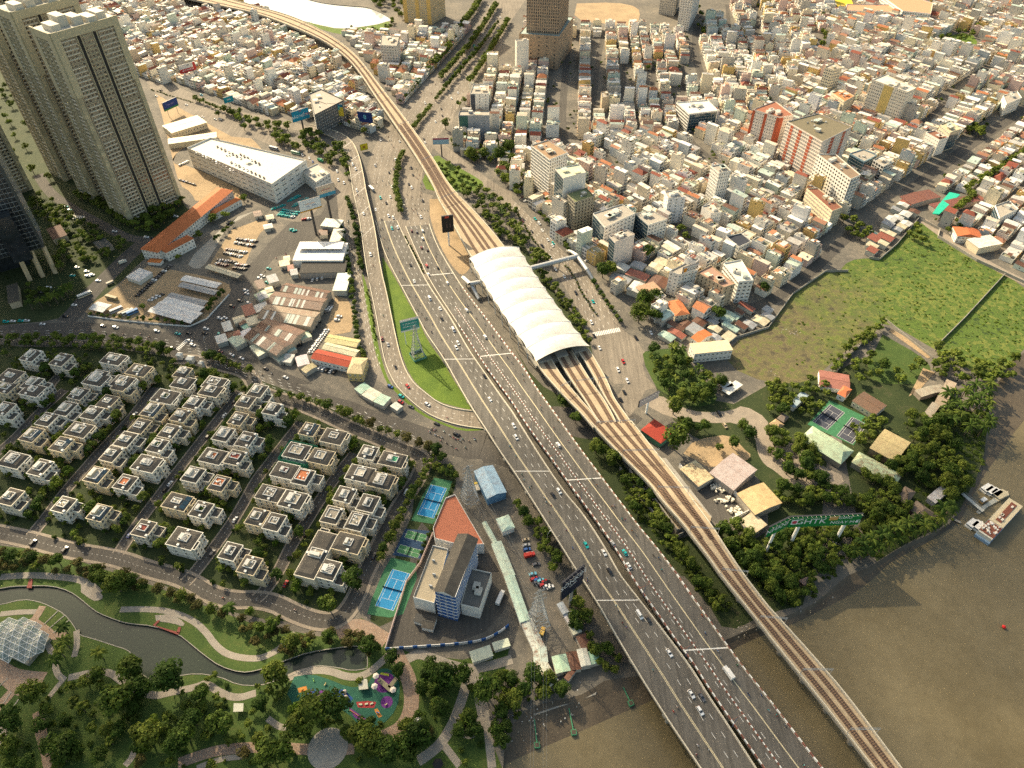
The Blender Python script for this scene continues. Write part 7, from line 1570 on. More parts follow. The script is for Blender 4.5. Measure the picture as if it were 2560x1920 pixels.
# small park pieces
for s, lab in (('13 880,890 960,890 970,975 890,985', 'flat canopy by the playground'), ('03 2020,1100 2105,1100 2100,1170 2015,1175', 'small flat canopy on the park path')):
 q = PL(s, 2.6); c = sum(q, Vector((0, 0, 0)))/4; o = thing('park_canopy', (c.x, c.y, 0), 0, lab, 'canopy'); mb = MB(); mb.prism(ccw([(p.x-c.x, p.y-c.y) for p in q]), 2.5, 2.7, c=(.45, .45, .38), bottom=True); mb.build('roof', MT['paint'], o)
 for p in q: mb = MB(); mb.tube((p.x-c.x, p.y-c.y, 0), (p.x-c.x, p.y-c.y, 2.5), .1, n=6); mb.build('post', MT['darksteel'], o)
for i, (x, y) in enumerate(((1830, 1290), (1575, 1640))):
 o = thing('gazebo', TW('13', x, y), 0, f"dark hexagon gazebo {('at the path fork', 'near the lower edge')[i]}", 'gazebo'); mb = MB(); V = [(2.6*math.cos(k*1.047), 2.6*math.sin(k*1.047), 2.8) for k in range(6)]; mb.add(V+[(0, 0, 4.4)], [[k, (k+1) % 6, 6] for k in range(6)], 0, (.02, .02, .022)); mb.build('roof', MT['paint'], o)
 for k in range(6): mb = MB(); mb.tube((2.2*math.cos(k*1.047), 2.2*math.sin(k*1.047), 0), (2.2*math.cos(k*1.047), 2.2*math.sin(k*1.047), 2.8), .1, n=5); mb.build('post', MT['darksteel'], o)
o = thing('sphere_lamp', TW('13', 1420, 1330), 0, 'tall pole carrying a wire globe in the park', 'lamp'); mb = MB(); mb.tube((0, 0, 0), (0, 0, 9), .2, .14, 8); mb.build('pole', MT['steel'], o); mb = MB()
for k in range(6):
 a = k*math.pi/6; pr = None
 for i in range(13): t = i*math.pi/6; p = Vector((1.9*math.cos(t)*math.cos(a), 1.9*math.cos(t)*math.sin(a), 10.6+1.9*math.sin(t)));
 for i in range(12): t, t2 = i*math.pi/6, (i+1)*math.pi/6; mb.bar((1.9*math.cos(t)*math.cos(a), 1.9*math.cos(t)*math.sin(a), 10.6+1.9*math.sin(t)), (1.9*math.cos(t2)*math.cos(a), 1.9*math.cos(t2)*math.sin(a), 10.6+1.9*math.sin(t2)), .09)
mb.build('wire_globe', MT['white'], o)
# striped blue and white compound wall
q = smooth(PL('13 1120,640 1400,620 1700,600 1950,570 2100,500 2212,410'), 1); d = [0]
for a, b in zip(q, q[1:]): d.append(d[-1]+(b-a).length)
root = thing('compound_wall', (q[0].x, q[0].y, 0), 0, 'white wall with blue bays along the compound', 'wall'); P = np.array([tuple(p) for p in q]); s = 0; k = 0
while s < d[-1]-2.4:
 a, b = [Vector([float(np.interp(x, d, P[:, j])) for j in range(3)])-Vector((q[0].x, q[0].y, 0)) for x in (s, s+2.35)]
 mb = MB(); wallstrip(mb, [a, b], .35, 2.4 if k % 3 else 2.55, c=(.72, .72, .70) if k % 3 else (.03, .12, .36)); mb.build('wall_panel', MT['paint_clean'], root); s += 2.4; k += 1
wall('compound_side_wall', PL('13 1120,640 1200,380 1300,60 12 1420,1560 1530,1300'), .4, 2.6, 'paint', 'pinkish wall between compound and courts', col=(.52, .40, .36))
wall('field_wall', PL('31 1480,330 1465,395 1800,600 2050,715 2400,880'), .5, 2.6, 'concrete', 'long grey wall behind the field')
wall('field_wall', PL('31 2040,720 1700,1090 1440,1350'), .4, 2.2, 'concrete', 'grey wall dividing the field')
wall('field_wall', PL('21 1850,1290 2212,1180 31 210,890 500,690 690,690'), .4, 2.2, 'concrete', 'grey wall along the lane')
wall('field_wall', PL('31 870,575 960,590 1110,460 1300,235 1480,330'), .4, 2.4, 'concrete', 'grey wall below the tin huts')
wall('lot_wall', PL('01 760,1075 1000,1110 1300,1140 1640,1165 1790,1100 1980,890'), .3, 1.2, 'white', 'low white wall round the parking lot')
wall('garden_wall', PL('31 880,1250 700,1420 560,1600 500,1659'), .35, 2.0, 'concrete', 'wall along the garden canal')
wall('garden_wall', PL('31 1010,1110 1420,1440'), .35, 2.0, 'concrete', 'wall beside the red dirt strip')
sheet('dirt_court', PL('31 1340,1520 1440,1560 32 1310,50 1215,110'), MT['sandlot'], .05, label='reddish dirt court'); zone('dirt_strip', '31 1040,1200 1080,1180 1420,1420 1380,1440', 'sandlot', .05, 'reddish dirt strip by the wall')
# ------------------------------------------------------------------ boats
def box_boat(name, p, rz, L, Wd, label, col=(.70, .69, .64), roof=(.72, .71, .68)):
 o = thing(name, (p.x, p.y, -2.0), rz, label, 'boat', 'boats by the landing')
 mb = MB(); h = .9; w = Wd/2; mb.add([(-L/2, -w, 0), (L*.3, -w, 0), (L/2, 0, 0), (L*.3, w, 0), (-L/2, w, 0), (-L/2, -w*1.05, h), (L*.32, -w*1.05, h), (L/2+.5, 0, h+.2), (L*.32, w*1.05, h), (-L/2, w*1.05, h)], [[0, 1, 6, 5], [1, 2, 7, 6], [2, 3, 8, 7], [3, 4, 9, 8], [4, 0, 5, 9], [5, 6, 7, 8, 9]], 0, col); mb.build('hull', MT['paint_clean'], o)
 mb = MB(); mb.box(-L*.08, 0, h, L*.7, Wd*.85, 1.3, c=(.25, .28, .3)); mb.build('cabin', MT['paint_clean'], o); mb = MB(); mb.box(-L*.08, 0, h+1.3, L*.76, Wd*.98, .16, c=roof, bottom=True); mb.build('roof', MT['paint_clean'], o); return o
def wp(x, y, z=0): return TW('32', x, y, -1+z)
bz = math.atan2((wp(1940, 870)-wp(1860, 920)).y, (wp(1940, 870)-wp(1860, 920)).x)
for i, (a, b) in enumerate((((1855, 925), (1935, 875)), ((1895, 945), (1970, 895)), ((1945, 965), (2010, 915)), ((1730, 1235), (1805, 1175)), ((1780, 1250), (1850, 1190)))):
 A, B = wp(*a), wp(*b); c = (A+B)/2; box_boat('ferry_boat', c, math.atan2(B.y-A.y, B.x-A.x), (B-A).length*1.05, 4.2, ('outermost white boat above the barge', 'middle white boat above the barge', 'inner white boat above the barge', 'left white boat below the barge', 'right white boat below the barge')[i])
A, B = wp(1960, 985), wp(2070, 930); box_boat('work_boat', (A+B)/2, math.atan2(B.y-A.y, B.x-A.x), (B-A).length, 5, 'cream work boat moored at the barge', (.55, .48, .34), (.5, .44, .3))
A, B = wp(1840, 1020), wp(1885, 990); box_boat('speed_boat', (A+B)/2, math.atan2(B.y-A.y, B.x-A.x), (B-A).length, 2.4, 'small orange and white boat by the gangway', (.6, .35, .12), (.7, .7, .68))
bl, bn, br_, bt = wp(1780, 1310), wp(1905, 1395), wp(2180, 1080), wp(2070, 1000); ax = (bt-bl); L = ax.length*1.0; Wd = ((bn-bl).length); c = (bl+bn+br_+bt)/4
bg_ = thing('restaurant_barge', (c.x, c.y, -2), math.atan2(ax.y, ax.x), 'floating restaurant barge with rust red deck roof', 'barge'); w = Wd/2; L = L*.97
mb = MB(); mb.add([(-L/2, -w, 0), (L*.42, -w, 0), (L/2+1, -w*.4, 0), (L/2+1, w*.4, 0), (L*.42, w, 0), (-L/2, w, 0)]+[(-L/2, -w, 2), (L*.42, -w, 2), (L/2+1.5, -w*.4, 2), (L/2+1.5, w*.4, 2), (L*.42, w, 2), (-L/2, w, 2)], [[0, 1, 7, 6], [1, 2, 8, 7], [2, 3, 9, 8], [3, 4, 10, 9], [4, 5, 11, 10], [5, 0, 6, 11], [6, 7, 8, 9, 10, 11]], 0, (.20, .30, .42)); mb.build('hull', MT['paint_clean'], bg_)
mb = MB(); mb.box(0, 0, 2, L*.93, Wd*.92, 2.6, c=(.6, .58, .5)); mb.build('lower_cabin', MT['paint'], bg_)
mb = MB(); mb.box(L*.16, 0, 4.65, L*.62, Wd*.96, .3, c=(.58, .50, .34), bottom=True); mb.build('fore_roof', MT['paint'], bg_); mb = MB(); mb.box(L*.16, 0, 4.96, L*.5, Wd*.38, .3, c=(.20, .07, .045)); mb.build('red_roof_deck', MT['paint'], bg_)
mb = MB(); mb.box(-L*.30, 0, 4.62, L*.27, Wd*.94, .2, c=(.22, .08, .05)); mb.build('open_deck', MT['paint'], bg_)
for i in range(26):
 mb = MB(); mb.box(-L*.30+R.uniform(-.12, .12)*L, R.uniform(-.4, .4)*Wd, 4.82, R.uniform(.8, 1.8), R.uniform(.6, 1.2), R.uniform(.6, 1.1), R.uniform(0, 3), c=(.7, .66, .6)); mb.build('deck_table', MT['paint_clean'], bg_)
for i in range(5): mb = MB(); mb.box(L*.16+R.uniform(-.2, .2)*L, R.uniform(-.12, .12)*Wd, 5.26, 2, 1.2, .5, c=(.66, .6, .5)); mb.build('roof_unit', MT['paint_clean'], bg_)
mb = MB(); a, b = wp(1680, 945, 2), wp(1860, 1100, 1); d_ = (b-a); o = thing('gangway', a, 0, 'grey steel gangway down to the barge', 'gangway'); nrm = Vector((-d_.y, d_.x, 0)).normalized()*1.2
mb.add([tuple(nrm), tuple(d_+nrm), tuple(d_-nrm), tuple(-nrm)], [[0, 1, 2, 3]], 0, (.42, .44, .42)); mb.build('deck', MT['paint'], o); mb = MB()
for s in (1, -1):
 for i in range(8): p, q = d_*(i/8)+nrm*s, d_*((i+1)/8)+nrm*s; mb.bar(p+Vector((0, 0, 1.1)), q+Vector((0, 0, 1.1)), .09); mb.bar(p, q+Vector((0, 0, 1.1)), .07)
mb.build('rail', MT['steel'], o)
q = [wp(1830, 1120), wp(1900, 1060), wp(1990, 1010), wp(1960, 980), wp(1870, 1040), wp(1800, 1100)]; mb = MB(); mb.prism(ccw([(p.x, p.y) for p in q]), -2.3, -1.2, c=(.34, .36, .34)); tag(mb.build('pontoon', MT['paint']), 'grey floating pontoon beside the barge', 'pontoon')
o = wall('jetty', PL('32 1560,1150 1600,1170 1665,1200', -1.6), 1.4, .5, 'concrete', 'thin broken jetty off the shore', cat='jetty'); blob('buoy', TW('33', 2033, 445, -2), 1.1, 1.1, 1.0, (.55, .02, .02), 'red buoy floating on the river', 'buoy')
# mud bank frames
MT['greenpost'] = M_plain('green_paint', (.04, .20, .10), .7)
for i, (s, e) in enumerate((('23 185,1160', '23 215,1450'), ('23 480,1080', '23 530,1340'), ('23 930,890', '23 1020,1090'))):
 a, b = PL(s, -.6)[0], PL(e, -1.6)[0]; o = thing('flood_barrier_frame', (b.x, b.y, -2), math.atan2(b.y-a.y, b.x-a.x), f"green mooring frame on the mud, {('first', 'second', 'third')[i]} from the park", 'frame', 'green mooring frames'); L = (b-a).length
 mb = MB(); mb.box(-L/2, 0, .6, L, .5, .5, bottom=True); mb.build('beam', MT['greenpost'], o); mb = MB(); mb.box(.8, 0, 0, 2.6, 2.6, 1.4); mb.build('head_box', MT['greenpost'], o); mb = MB(); mb.box(.8, 0, 1.41, 2.0, 2.0, .05); mb.build('head_floor', MT['mud'], o)
wall('mud_wall', PL('23 190,1200 460,1110 720,1020 745,900', -.8), .8, .6, 'concrete', 'low weathered wall across the mud bank', z=-.3)
# ------------------------------------------------------------------ lamps
def lamp_post(p, h, z, label, H=11, arm=2.4, double=False, col='steel', grp='street lamps'):
 o = thing('street_lamp', (p.x, p.y, z), h, label, 'street lamp', grp, True); mb = MB(); mb.tube((0, 0, 0), (0, 0, H), .16, .09, 7); mb.build('pole', MT[col], o)
 for s in ((1, -1) if double else (1,)):
  mb = MB(); mb.tube((0, 0, H-.2), (0, s*arm, H+.3), .08, n=5); mb.build('arm', MT['redpaint'] if double else MT[col], o); mb = MB(); mb.box(0, s*(arm+.3), H+.25, .3, .9, .14, bottom=True); mb.build('lamp_head', MT['redpaint'] if double else MT['white'], o)
MT['bluesteel'] = M_plain('blue_steel', (.10, .14, .24), .5)
for u in (.30, .36, .42, .48, .54, .60, .66, .72, .79, .86, .93):
 p, h = HR.at(u, -.035); lamp_post(p, h, p.z-.3, 'blue lamp post with red twin arms in the highway gap', 12, 2.6, True, 'bluesteel', 'highway lamps')
for u in (.1, .2, .3, .4, .5, .62): p, h = RP.at(u, .02); lamp_post(p, h, p.z, 'slim lamp post on the ramp parapet', 9, 2)
for s in ('11 1285,200', '10 1430,700', '10 1700,400', '10 1260,1050', '21 300,420', '21 480,700', '21 880,1130', '12 1190,470', '12 960,340', '22 300,1400', '01 1800,1380', '01 1200,1130'):
 p = PL(s)[0]; lamp_post(p, R.uniform(0, 6), 0, 'slim grey lamp post at the roadside', 12, 2.5)
# ------------------------------------------------------------------ trees
def freecell(x, y): return not occ(x, y)
def scatter(poly_s, n, r0, r1, lib, where, look='round green tree', name='tree', group='trees', cat='tree', hs=(.85, 1.1), sep=.75, avoid=True, seed=1, cap=None, tries=40, world=None):
 r = random.Random(seed); poly = PL(poly_s) if world is None else world; xs = [p.x for p in poly]; ys = [p.y for p in poly]; out = []
 for _ in range(n*tries):
  if len(out) >= n: break
  x, y = r.uniform(min(xs), max(xs)), r.uniform(min(ys), max(ys))
  if not inpoly(np.array([x]), np.array([y]), poly)[0]: continue
  rad = r.uniform(r0, r1)
  if avoid and (occ(x, y) or occ(x+rad*.4, y) or occ(x-rad*.4, y)): continue
  if any((x-a)**2+(y-b)**2 < (sep*(rad+c))**2 for a, b, c in out): continue
  out.append((x, y, rad)); tree((x, y), rad, lib, where, name, look, cat, group, r.uniform(*hs))
 return out
def row(line_s, step, r0, r1, lib, where, jitter=.8, hs=(.9, 1.15), look='round green tree', name='tree', group='street trees', cat='tree', z=0.0, world=None):
 L = PL(line_s) if world is None else world; d = [0]
 for a, b in zip(L, L[1:]): d.append(d[-1]+(b-a).length)
 P = np.array([tuple(p) for p in L]); s = R.uniform(0, step)
 while s < d[-1]:
  x, y = [float(np.interp(s, d, P[:, j])) for j in (0, 1)]; tree((x+R.uniform(-jitter, jitter), y+R.uniform(-jitter, jitter)), R.uniform(r0, r1), lib, where, name, look, cat, group, R.uniform(*hs), z=z); s += step*R.uniform(.75, 1.3)
# park
for x, y, r_ in ((1050, 130, 7), (1180, 870, 7), (1080, 1130, 8.5), (1520, 950, 9), (1270, 1010, 6), (340, 1060, 6.5), (170, 1290, 6.5), (410, 1320, 4.6), (1320, 1430, 7), (1700, 1290, 6), (1950, 1330, 6.5), (1640, 1420, 7), (1560, 1500, 6), (480, 1500, 5), (620, 1530, 6.5), (1770, 1050, 5), (880, 890, 4.5)): tree(TW('03', x, y), r_*.92, TR, 'in the park near the canal', look='broad dark tree', group='park trees')
for x, y, r_ in ((200, 900, 7), (520, 1230, 9), (700, 1180, 8), (400, 1350, 7), (150, 1570, 7), (260, 1560, 6), (960, 1470, 7.5), (1150, 1560, 7.5), (1300, 1540, 7), (1420, 1420, 7), (960, 1330, 5), (1640, 920, 7), (1520, 900, 5), (1790, 900, 5.5), (2000, 1050, 8), (1440, 1000, 4), (1600, 1180, 5), (800, 1390, 3.6), (1310, 1330, 4.5), (1760, 1370, 4.2), (1890, 1370, 4.2), (1850, 1250, 3.5), (1180, 740, 4.2), (1240, 850, 4.2), (640, 300, 5.5), (860, 90, 6.5), (1000, 650, 5.5)): tree(TW('13', x, y), r_*.92, TR, 'in the park by the playground', look='broad dark tree', group='park trees')
scatter('O -60,1185 180,1220 330,1268 540,1350 690,1380 790,1345 830,1400 800,1420 640,1430 560,1400 480,1330 340,1290 200,1260 60,1240 -60,1240', 60, 2.0, 3.8, TRD, 'on the north canal bank', 'small olive brown tree', group='park trees', seed=11)
scatter('O -60,1185 180,1220 330,1268 540,1350 690,1380 790,1345 640,1420 480,1330 200,1260 -60,1240', 22, 2.6, 4.6, TR, 'on the north canal bank', 'round green tree', group='park trees', seed=15)
scatter('O 160,1470 400,1450 640,1440 900,1420 1060,1500 1060,1659 0,1659 20,1560', 60, 1.6, 3.4, TRD+TRL, 'in the south park', 'small light tree', group='park trees', seed=12)
scatter('O 160,1470 400,1450 640,1440 900,1420 1060,1500 1060,1659 0,1659 20,1560', 34, 2.5, 4.6, TR, 'in the south park', 'mid-sized green tree', group='park trees', seed=13)
scatter('O 620,1500 800,1450 900,1500 830,1640 640,1580', 0, 1, 2, SHR, 'x')
scatter('O -40,1560 60,1480 300,1470 1040,1480 1040,1659 -40,1659', 70, .8, 1.7, SHR, 'on the south park lawn', 'low green bush', 'shrub', 'park shrubs', 'shrub', seed=14)
for x, y in ((590, 500), (600, 620), (560, 700), (520, 780), (2010, 330), (900, 720)): tree(TW('03', x, y), 3.4, PALM, 'by the canal', 'palm_tree', 'feathery palm', 'palm', 'park palms')
# villas: gardens and street hedges
vp = PL('O -60,760 200,755 420,790 640,860 880,970 905,1000 845,1130 790,1245 690,1345 540,1330 420,1285 180,1205 -60,1150')
scatter('', 130, 2.0, 3.0, TR, 'between the villas', 'leafy garden tree', group='villa garden trees', world=vp, seed=21, sep=.8)
scatter('', 30, 1.6, 2.6, TRL, 'between the villas', 'lime green garden tree', group='villa garden trees', world=vp, seed=22, sep=.7)
scatter('', 150, 1.0, 1.9, SHR, 'in a villa garden', 'low green bush', 'shrub', 'villa shrubs', 'shrub', world=vp, seed=23, sep=.6)
row('01 -100,1290 200,1290 600,1310 1000,1310 1300,1350 1480,1420', 7.5, 3.2, 4.6, TRD+TR, 'above the villas', look='olive roadside tree')
row('01 -100,1340 200,1335 700,1350 1100,1380 1400,1420', 8.5, 2.6, 3.8, TR, 'in the hedge above the villas')
row('12 -100,70 150,130 400,140 650,230 900,340 1100,420 1350,520 1500,590 1620,640', 7.5, 3.0, 4.6, TR+TRD, 'in the hedge along the avenue', look='dark hedge tree')
row('01 1760,1430 1950,1500 2200,1580', 7, 3, 4.5, TR, 'in the hedge along the avenue', look='dark hedge tree')
row('12 1480,680 1440,850 1360,960 1300,1080 1240,1200 1150,1400 1060,1550', 5.2, 2.6, 3.8, TR, 'along the court side road', look='dark hedge tree')
row('12 1530,740 1600,760 1700,800 1740,840', 4, 1.8, 2.6, TRS, 'behind the upper tennis court', look='clipped green tree')
row('12 1720,860 1650,1020 1560,1180 1500,1300 1440,1450 1400,1570', 4.2, 1.2, 1.8, SHR, 'along the tennis courts', look='clipped hedge bush', name='shrub', cat='shrub', group='court hedges')
scatter('12 1500,640 1620,640 1740,780 1720,830 1540,770 1490,740', 9, 2, 3.6, TR, 'at the top of the courts', seed=24)
# tower gardens
scatter('01 -60,560 420,660 520,720 700,620 980,640 1100,540 1130,480 1000,400 800,300 600,180 450,60 300,20 300,200 480,300 650,400 480,520 380,440 60,760 -60,900', 60, 2.6, 4.8, TR, 'below the towers', 'dark garden tree', group='tower garden trees', seed=31)
scatter('01 650,40 900,180 1130,330 1300,390 1480,230 1640,60 1480,140 1160,260 1000,150 760,30', 46, 2.8, 4.8, TR, 'by the towers', 'dark garden tree', group='tower garden trees', seed=32)
scatter('O -60,60 60,140 190,200 300,340 200,420 60,380 -60,330', 46, 3, 5, TR, 'behind the towers', 'dark garden tree', group='tower garden trees', seed=76, avoid=True, sep=.6)
row('01 230,1030 380,1010 520,960 640,880', 5.5, 3.2, 4.2, PALM, 'along the driveway', look='bushy palm', name='palm_tree', cat='palm', group='driveway palms')
scatter('01 240,820 620,860 480,980 260,1020', 9, 2.4, 3.6, TR, 'on the driveway island', seed=33)
row('01 760,1060 960,1090 1250,1120 1600,1150', 6, 1.4, 2.2, TRS, 'inside the parking lot wall', look='small clipped tree')
row('01 1800,1060 1860,960 1960,860', 5, 2, 2.8, TRS, 'beside the parking lot exit', look='small clipped tree')
row('01 1850,450 1950,360 2020,290', 6, 2, 2.8, TRS, 'in the school forecourt', look='small clipped tree')
for x, y, r_ in ((1850, 270, 4.5), (1720, 410, 4), (1960, 235, 4), (1550, 590, 3), (1240, 1020, 3), (2110, 90, 4)): tree(TW('01', x, y), r_, TR, 'beside the school', group='school trees')
# wooded slope between the avenue and the ramp
scatter('10 -60,1040 250,1110 420,1150 640,1180 740,1270 790,1400 820,1560 700,1480 520,1380 250,1270 0,1180 00 2050,1120 1850,1000 2000,960', 62, 3.4, 5.4, TR, 'in the grove beside the ramp', 'dense dark tree', group='grove trees', seed=41, avoid=False, sep=.55)
row('00 1680,870 1900,960 2080,1040', 6, 2.6, 3.6, TR, 'along the far avenue hedge', look='dark hedge tree'); row('00 1300,775 1500,840 1680,890', 2.6, .8, 1.2, SHR, 'along the far avenue kerb', look='low hedge bush', name='shrub', cat='shrub', group='avenue hedge')
row('11 790,80 830,190 870,350 890,480 900,600 920,700', 5.2, 2.0, 2.9, TRS, 'between road and ramp', look='clipped round tree')
row('11 745,330 760,450 790,600 810,720 840,900 860,1080 880,1250 910,1380 960,1500', 6.0, 2.0, 3.0, TRS, 'along the shed front', look='clipped round tree')
row('11 960,830 985,960 1010,1100 1040,1300', 3.6, .8, 1.1, SHR, 'on the ramp verge', look='small clipped bush', name='shrub', cat='shrub', group='verge bushes')
row('10 1360,1140 1420,1050 1500,950', 5, 3.0, 3.8, TRL+TR, 'in the avenue median', look='round median tree'); row('10 1280,1330 1240,1420 1220,1520 1210,1659 11 1230,60 1250,200', 4.2, 2.9, 3.8, TR, 'in the median hedge', look='dense hedge tree')
row('11 1290,390 1330,470 1390,580 1450,700', 3, .9, 1.3, SHR, 'in the narrow median', look='low hedge bush', name='shrub', cat='shrub', group='median bushes')
row('10 1545,885 1680,730 1800,590 1900,470 1980,370 2090,210', 5, 2.5, 3.4, TRS, 'in the far avenue median', look='round median tree'); row('10 1590,700 1700,580 1830,440 1990,210 2080,60', 4.5, 3.6, 5, TR, 'on the far avenue left side', look='dark avenue tree'); row('10 1480,640 1640,480 1750,300 1880,120 1950,0', 4, 4, 5.8, TR, 'along the far avenue pavement', look='dark avenue tree'); row('10 1840,740 1950,580 2060,400 2180,190', 4.5, 3.4, 4.8, TR, 'on the far avenue right side', look='dark avenue tree')
row('10 1250,900 1330,820 1420,720', 5, 3, 4, TR, 'beside the far crossing');
for x, y, r_ in ((1640, 1120, 6), (1740, 1300, 5), (1800, 900, 4), (1760, 930, 4), (1860, 1400, 7), (1960, 1380, 6), (2100, 1400, 7), (2180, 1330, 7), (1780, 1240, 6), (940, 1170, 4.5), (900, 1100, 4), (760, 1030, 4), (820, 1090, 4)): tree(TW('10', x, y), r_, TR, 'by the junction', group='junction trees', look='broad dark tree')
scatter('10 1700,1250 2212,1280 20 60,1500 170,1659 21 100,60 0,40 10 2150,1600 1900,1440', 34, 3.4, 5.4, TR, 'by the junction', 'broad dark tree', group='junction trees', seed=75, avoid=False, sep=.6)
scatter('10 1580,1330 1640,1300 1850,1470 2000,1590 1960,1659 1700,1659 1560,1480', 24, 1.6, 3.6, TR+TRL, 'under the viaduct', 'garden tree', group='junction trees', seed=42)
scatter('10 760,200 900,300 1110,250 1200,150 1180,300 1000,330 800,320', 20, 2.6, 4.2, TR, 'on the lake shore', group='far trees', seed=43); scatter('10 1000,-60 1280,-60 1270,190 1120,120 1020,60', 30, 4, 6, TR, 'beyond the lake', 'dense far tree', group='far trees', seed=44, avoid=False)
scatter('11 1760,10 2000,20 2212,150 21 60,300 200,500 300,640 160,640 60,480 0,440 11 2130,440 1900,170', 46, 2.8, 4.8, TR, 'beside the station approach', 'dense garden tree', group='station trees', seed=45, avoid=False, sep=.6); scatter('11 1950,60 2150,200 21 60,360 250,600', 10, 3, 4, PALM, 'beside the station approach', 'tall palm', 'palm_tree', 'station palms', 'palm', seed=46, avoid=False)
scatter('21 190,640 320,740 430,900 560,1040 640,1200 690,1330 640,1330 520,1130 400,960 280,800', 34, 2.0, 3.4, TR+TRD, 'along the station flank', 'garden tree', group='station trees', seed=47, avoid=False)
row('21 20,150 130,330 240,500 330,620', 4, 1.0, 1.5, SHR, 'in the avenue median', look='low hedge bush', name='shrub', cat='shrub', group='median bushes'); row('21 460,640 560,790 640,930 730,1060', 4, 1.0, 1.4, SHR, 'in the avenue median', look='low hedge bush', name='shrub', cat='shrub', group='median bushes')
row('21 230,190 330,310 420,420 480,520', 5.5, 1.8, 2.8, TRS, 'on the parking strip', look='small street tree'); row('21 690,800 770,900 860,1040 950,1160', 6, 1.8, 2.6, TRS, 'along the far pavement', look='small street tree')
for x, y, r_ in ((780, 740, 6), (850, 720, 5.5), (1130, 1000, 7), (1230, 970, 6), (1090, 1130, 7.5), (1230, 1120, 6), (1150, 1070, 5), (1770, 1110, 6), (1450, 360, 4.5), (1160, 580, 6), (2170, 880, 5), (1500, 420, 4), (310, 110, 4)): tree(TW('21', x, y), r_, TR, 'among the houses by the avenue', look='broad bright tree', group='block trees')
scatter('21 1160,1400 1500,1360 1560,1540 1800,1659 22 1760,150 1560,190 1400,120 1280,40', 26, 2.8, 5.0, TR, 'in the roundabout garden', 'garden tree', group='roundabout trees', seed=48, avoid=False, sep=.7); scatter('21 1160,1400 1500,1360 1560,1540 1800,1659 22 1560,190 1280,40', 14, 3, 4, PALM, 'in the roundabout garden', 'tall palm', 'palm_tree', 'roundabout palms', 'palm', seed=49, avoid=False)
for x, y, r_ in ((1390, 260, 6.5), (1390, 560, 8.5), (1600, 420, 4), (1500, 400, 4.5), (1450, 360, 3.5), (1660, 400, 4), (1780, 570, 3), (1900, 550, 4), (2040, 470, 4.5), (1980, 400, 4), (700, 170, 0.1), (430, 190, 4), (550, 340, 4.5), (720, 600, 5), (870, 700, 5.5), (790, 620, 4)): tree(TW('22', x, y), max(1.2, r_), TR, 'beside the viaduct', look='broad bright tree', group='viaduct trees')
scatter('22 900,760 1000,760 1300,1100 1380,1340 1560,1560 23 1900,300 1780,330 1500,0 22 1500,1600 1250,1360 1000,1040', 46, 1.8, 4.0, TR, 'between highway and railway', 'scrubby green tree', group='strip trees', seed=51, avoid=False, sep=.65)
scatter('22 0,1000 60,1050 230,1200 320,1350 420,1580 350,1650 180,1300 60,1150', 14, 2.2, 4.0, TR, 'between yard and highway', group='yard trees', seed=52, avoid=False); scatter('23 500,150 620,330 720,620 880,600 940,850 800,860 640,600 520,430', 14, 2.2, 4.2, TR, 'below the highway edge', group='yard trees', seed=53, avoid=False)
scatter('22 1770,1290 1900,1200 2000,1330 2212,1400 32 200,1250 700,1260 900,1300 700,1500 500,1600 33 400,150 200,280 23 2212,200 22 2000,1600', 80, 2.6, 4.8, TR, 'on the wooded river bank', 'dense green tree', group='river bank trees', seed=54, avoid=False, sep=.6)
row('32 720,1480 900,1400 1050,1330 1250,1250 1420,1190 1560,1120', 7, 3.6, 4.8, PALM, 'on the river shore', look='leaning shore palm', name='palm_tree', cat='palm', group='shore palms'); row('32 700,1540 900,1480 1100,1380 1350,1280 1500,1220', 6, 3.2, 4.4, PALM, 'on the river shore', look='leaning shore palm', name='palm_tree', cat='palm', group='shore palms')
scatter('32 1150,300 1500,250 1560,480 1650,700 1700,900 1560,1050 1300,900 1240,700 1250,520', 44, 2.8, 5.2, TR, 'in the riverside woods', 'dense green tree', group='riverside trees', seed=55, sep=.6); scatter('32 1500,120 1880,60 1880,380 1820,470 1600,440 1480,330', 26, 3.6, 5, PALM, 'at the shoreline thicket', 'dense shore palm', 'palm_tree', 'thicket palms', 'palm', seed=56, avoid=False)
scatter('32 -40,420 230,440 420,560 470,760 440,920 240,900 100,720 0,620', 22, 3, 5.6, TR, 'on the drive island', 'broad garden tree', group='restaurant trees', seed=57, sep=.65); scatter('32 60,900 300,930 540,920 760,980 1100,940 1240,1120 1120,1300 860,1250 820,1080 200,1060 60,1000', 44, 2.6, 4.8, TR, 'behind the billboard', 'garden tree', group='restaurant trees', seed=58, sep=.65); scatter('32 680,760 900,900 1150,880 1240,760 1340,700 1200,560', 12, 3, 4.6, TR, 'between the restaurant halls', 'garden tree', group='restaurant trees', seed=59)
scatter('31 560,1560 760,1400 900,1280 960,1220 1010,1130 880,1180 700,1340 500,1530', 20, 2.4, 4.2, TR, 'along the garden canal', 'dark hedge tree', group='field edge trees', seed=60, avoid=False); scatter('31 700,1480 900,1440 1050,1560 1300,1500 1300,1659 700,1659', 12, 3, 5, TR, 'on the green lawn', 'broad lawn tree', group='lawn trees', seed=61, avoid=False, sep=.9); scatter('31 1400,1330 1700,1480 1950,1500 2120,1450 2100,1600 1900,1659 1500,1659 1420,1560', 30, 2.6, 4.8, TR, 'at the field corner', 'dark edge tree', group='field edge trees', seed=62, avoid=False)
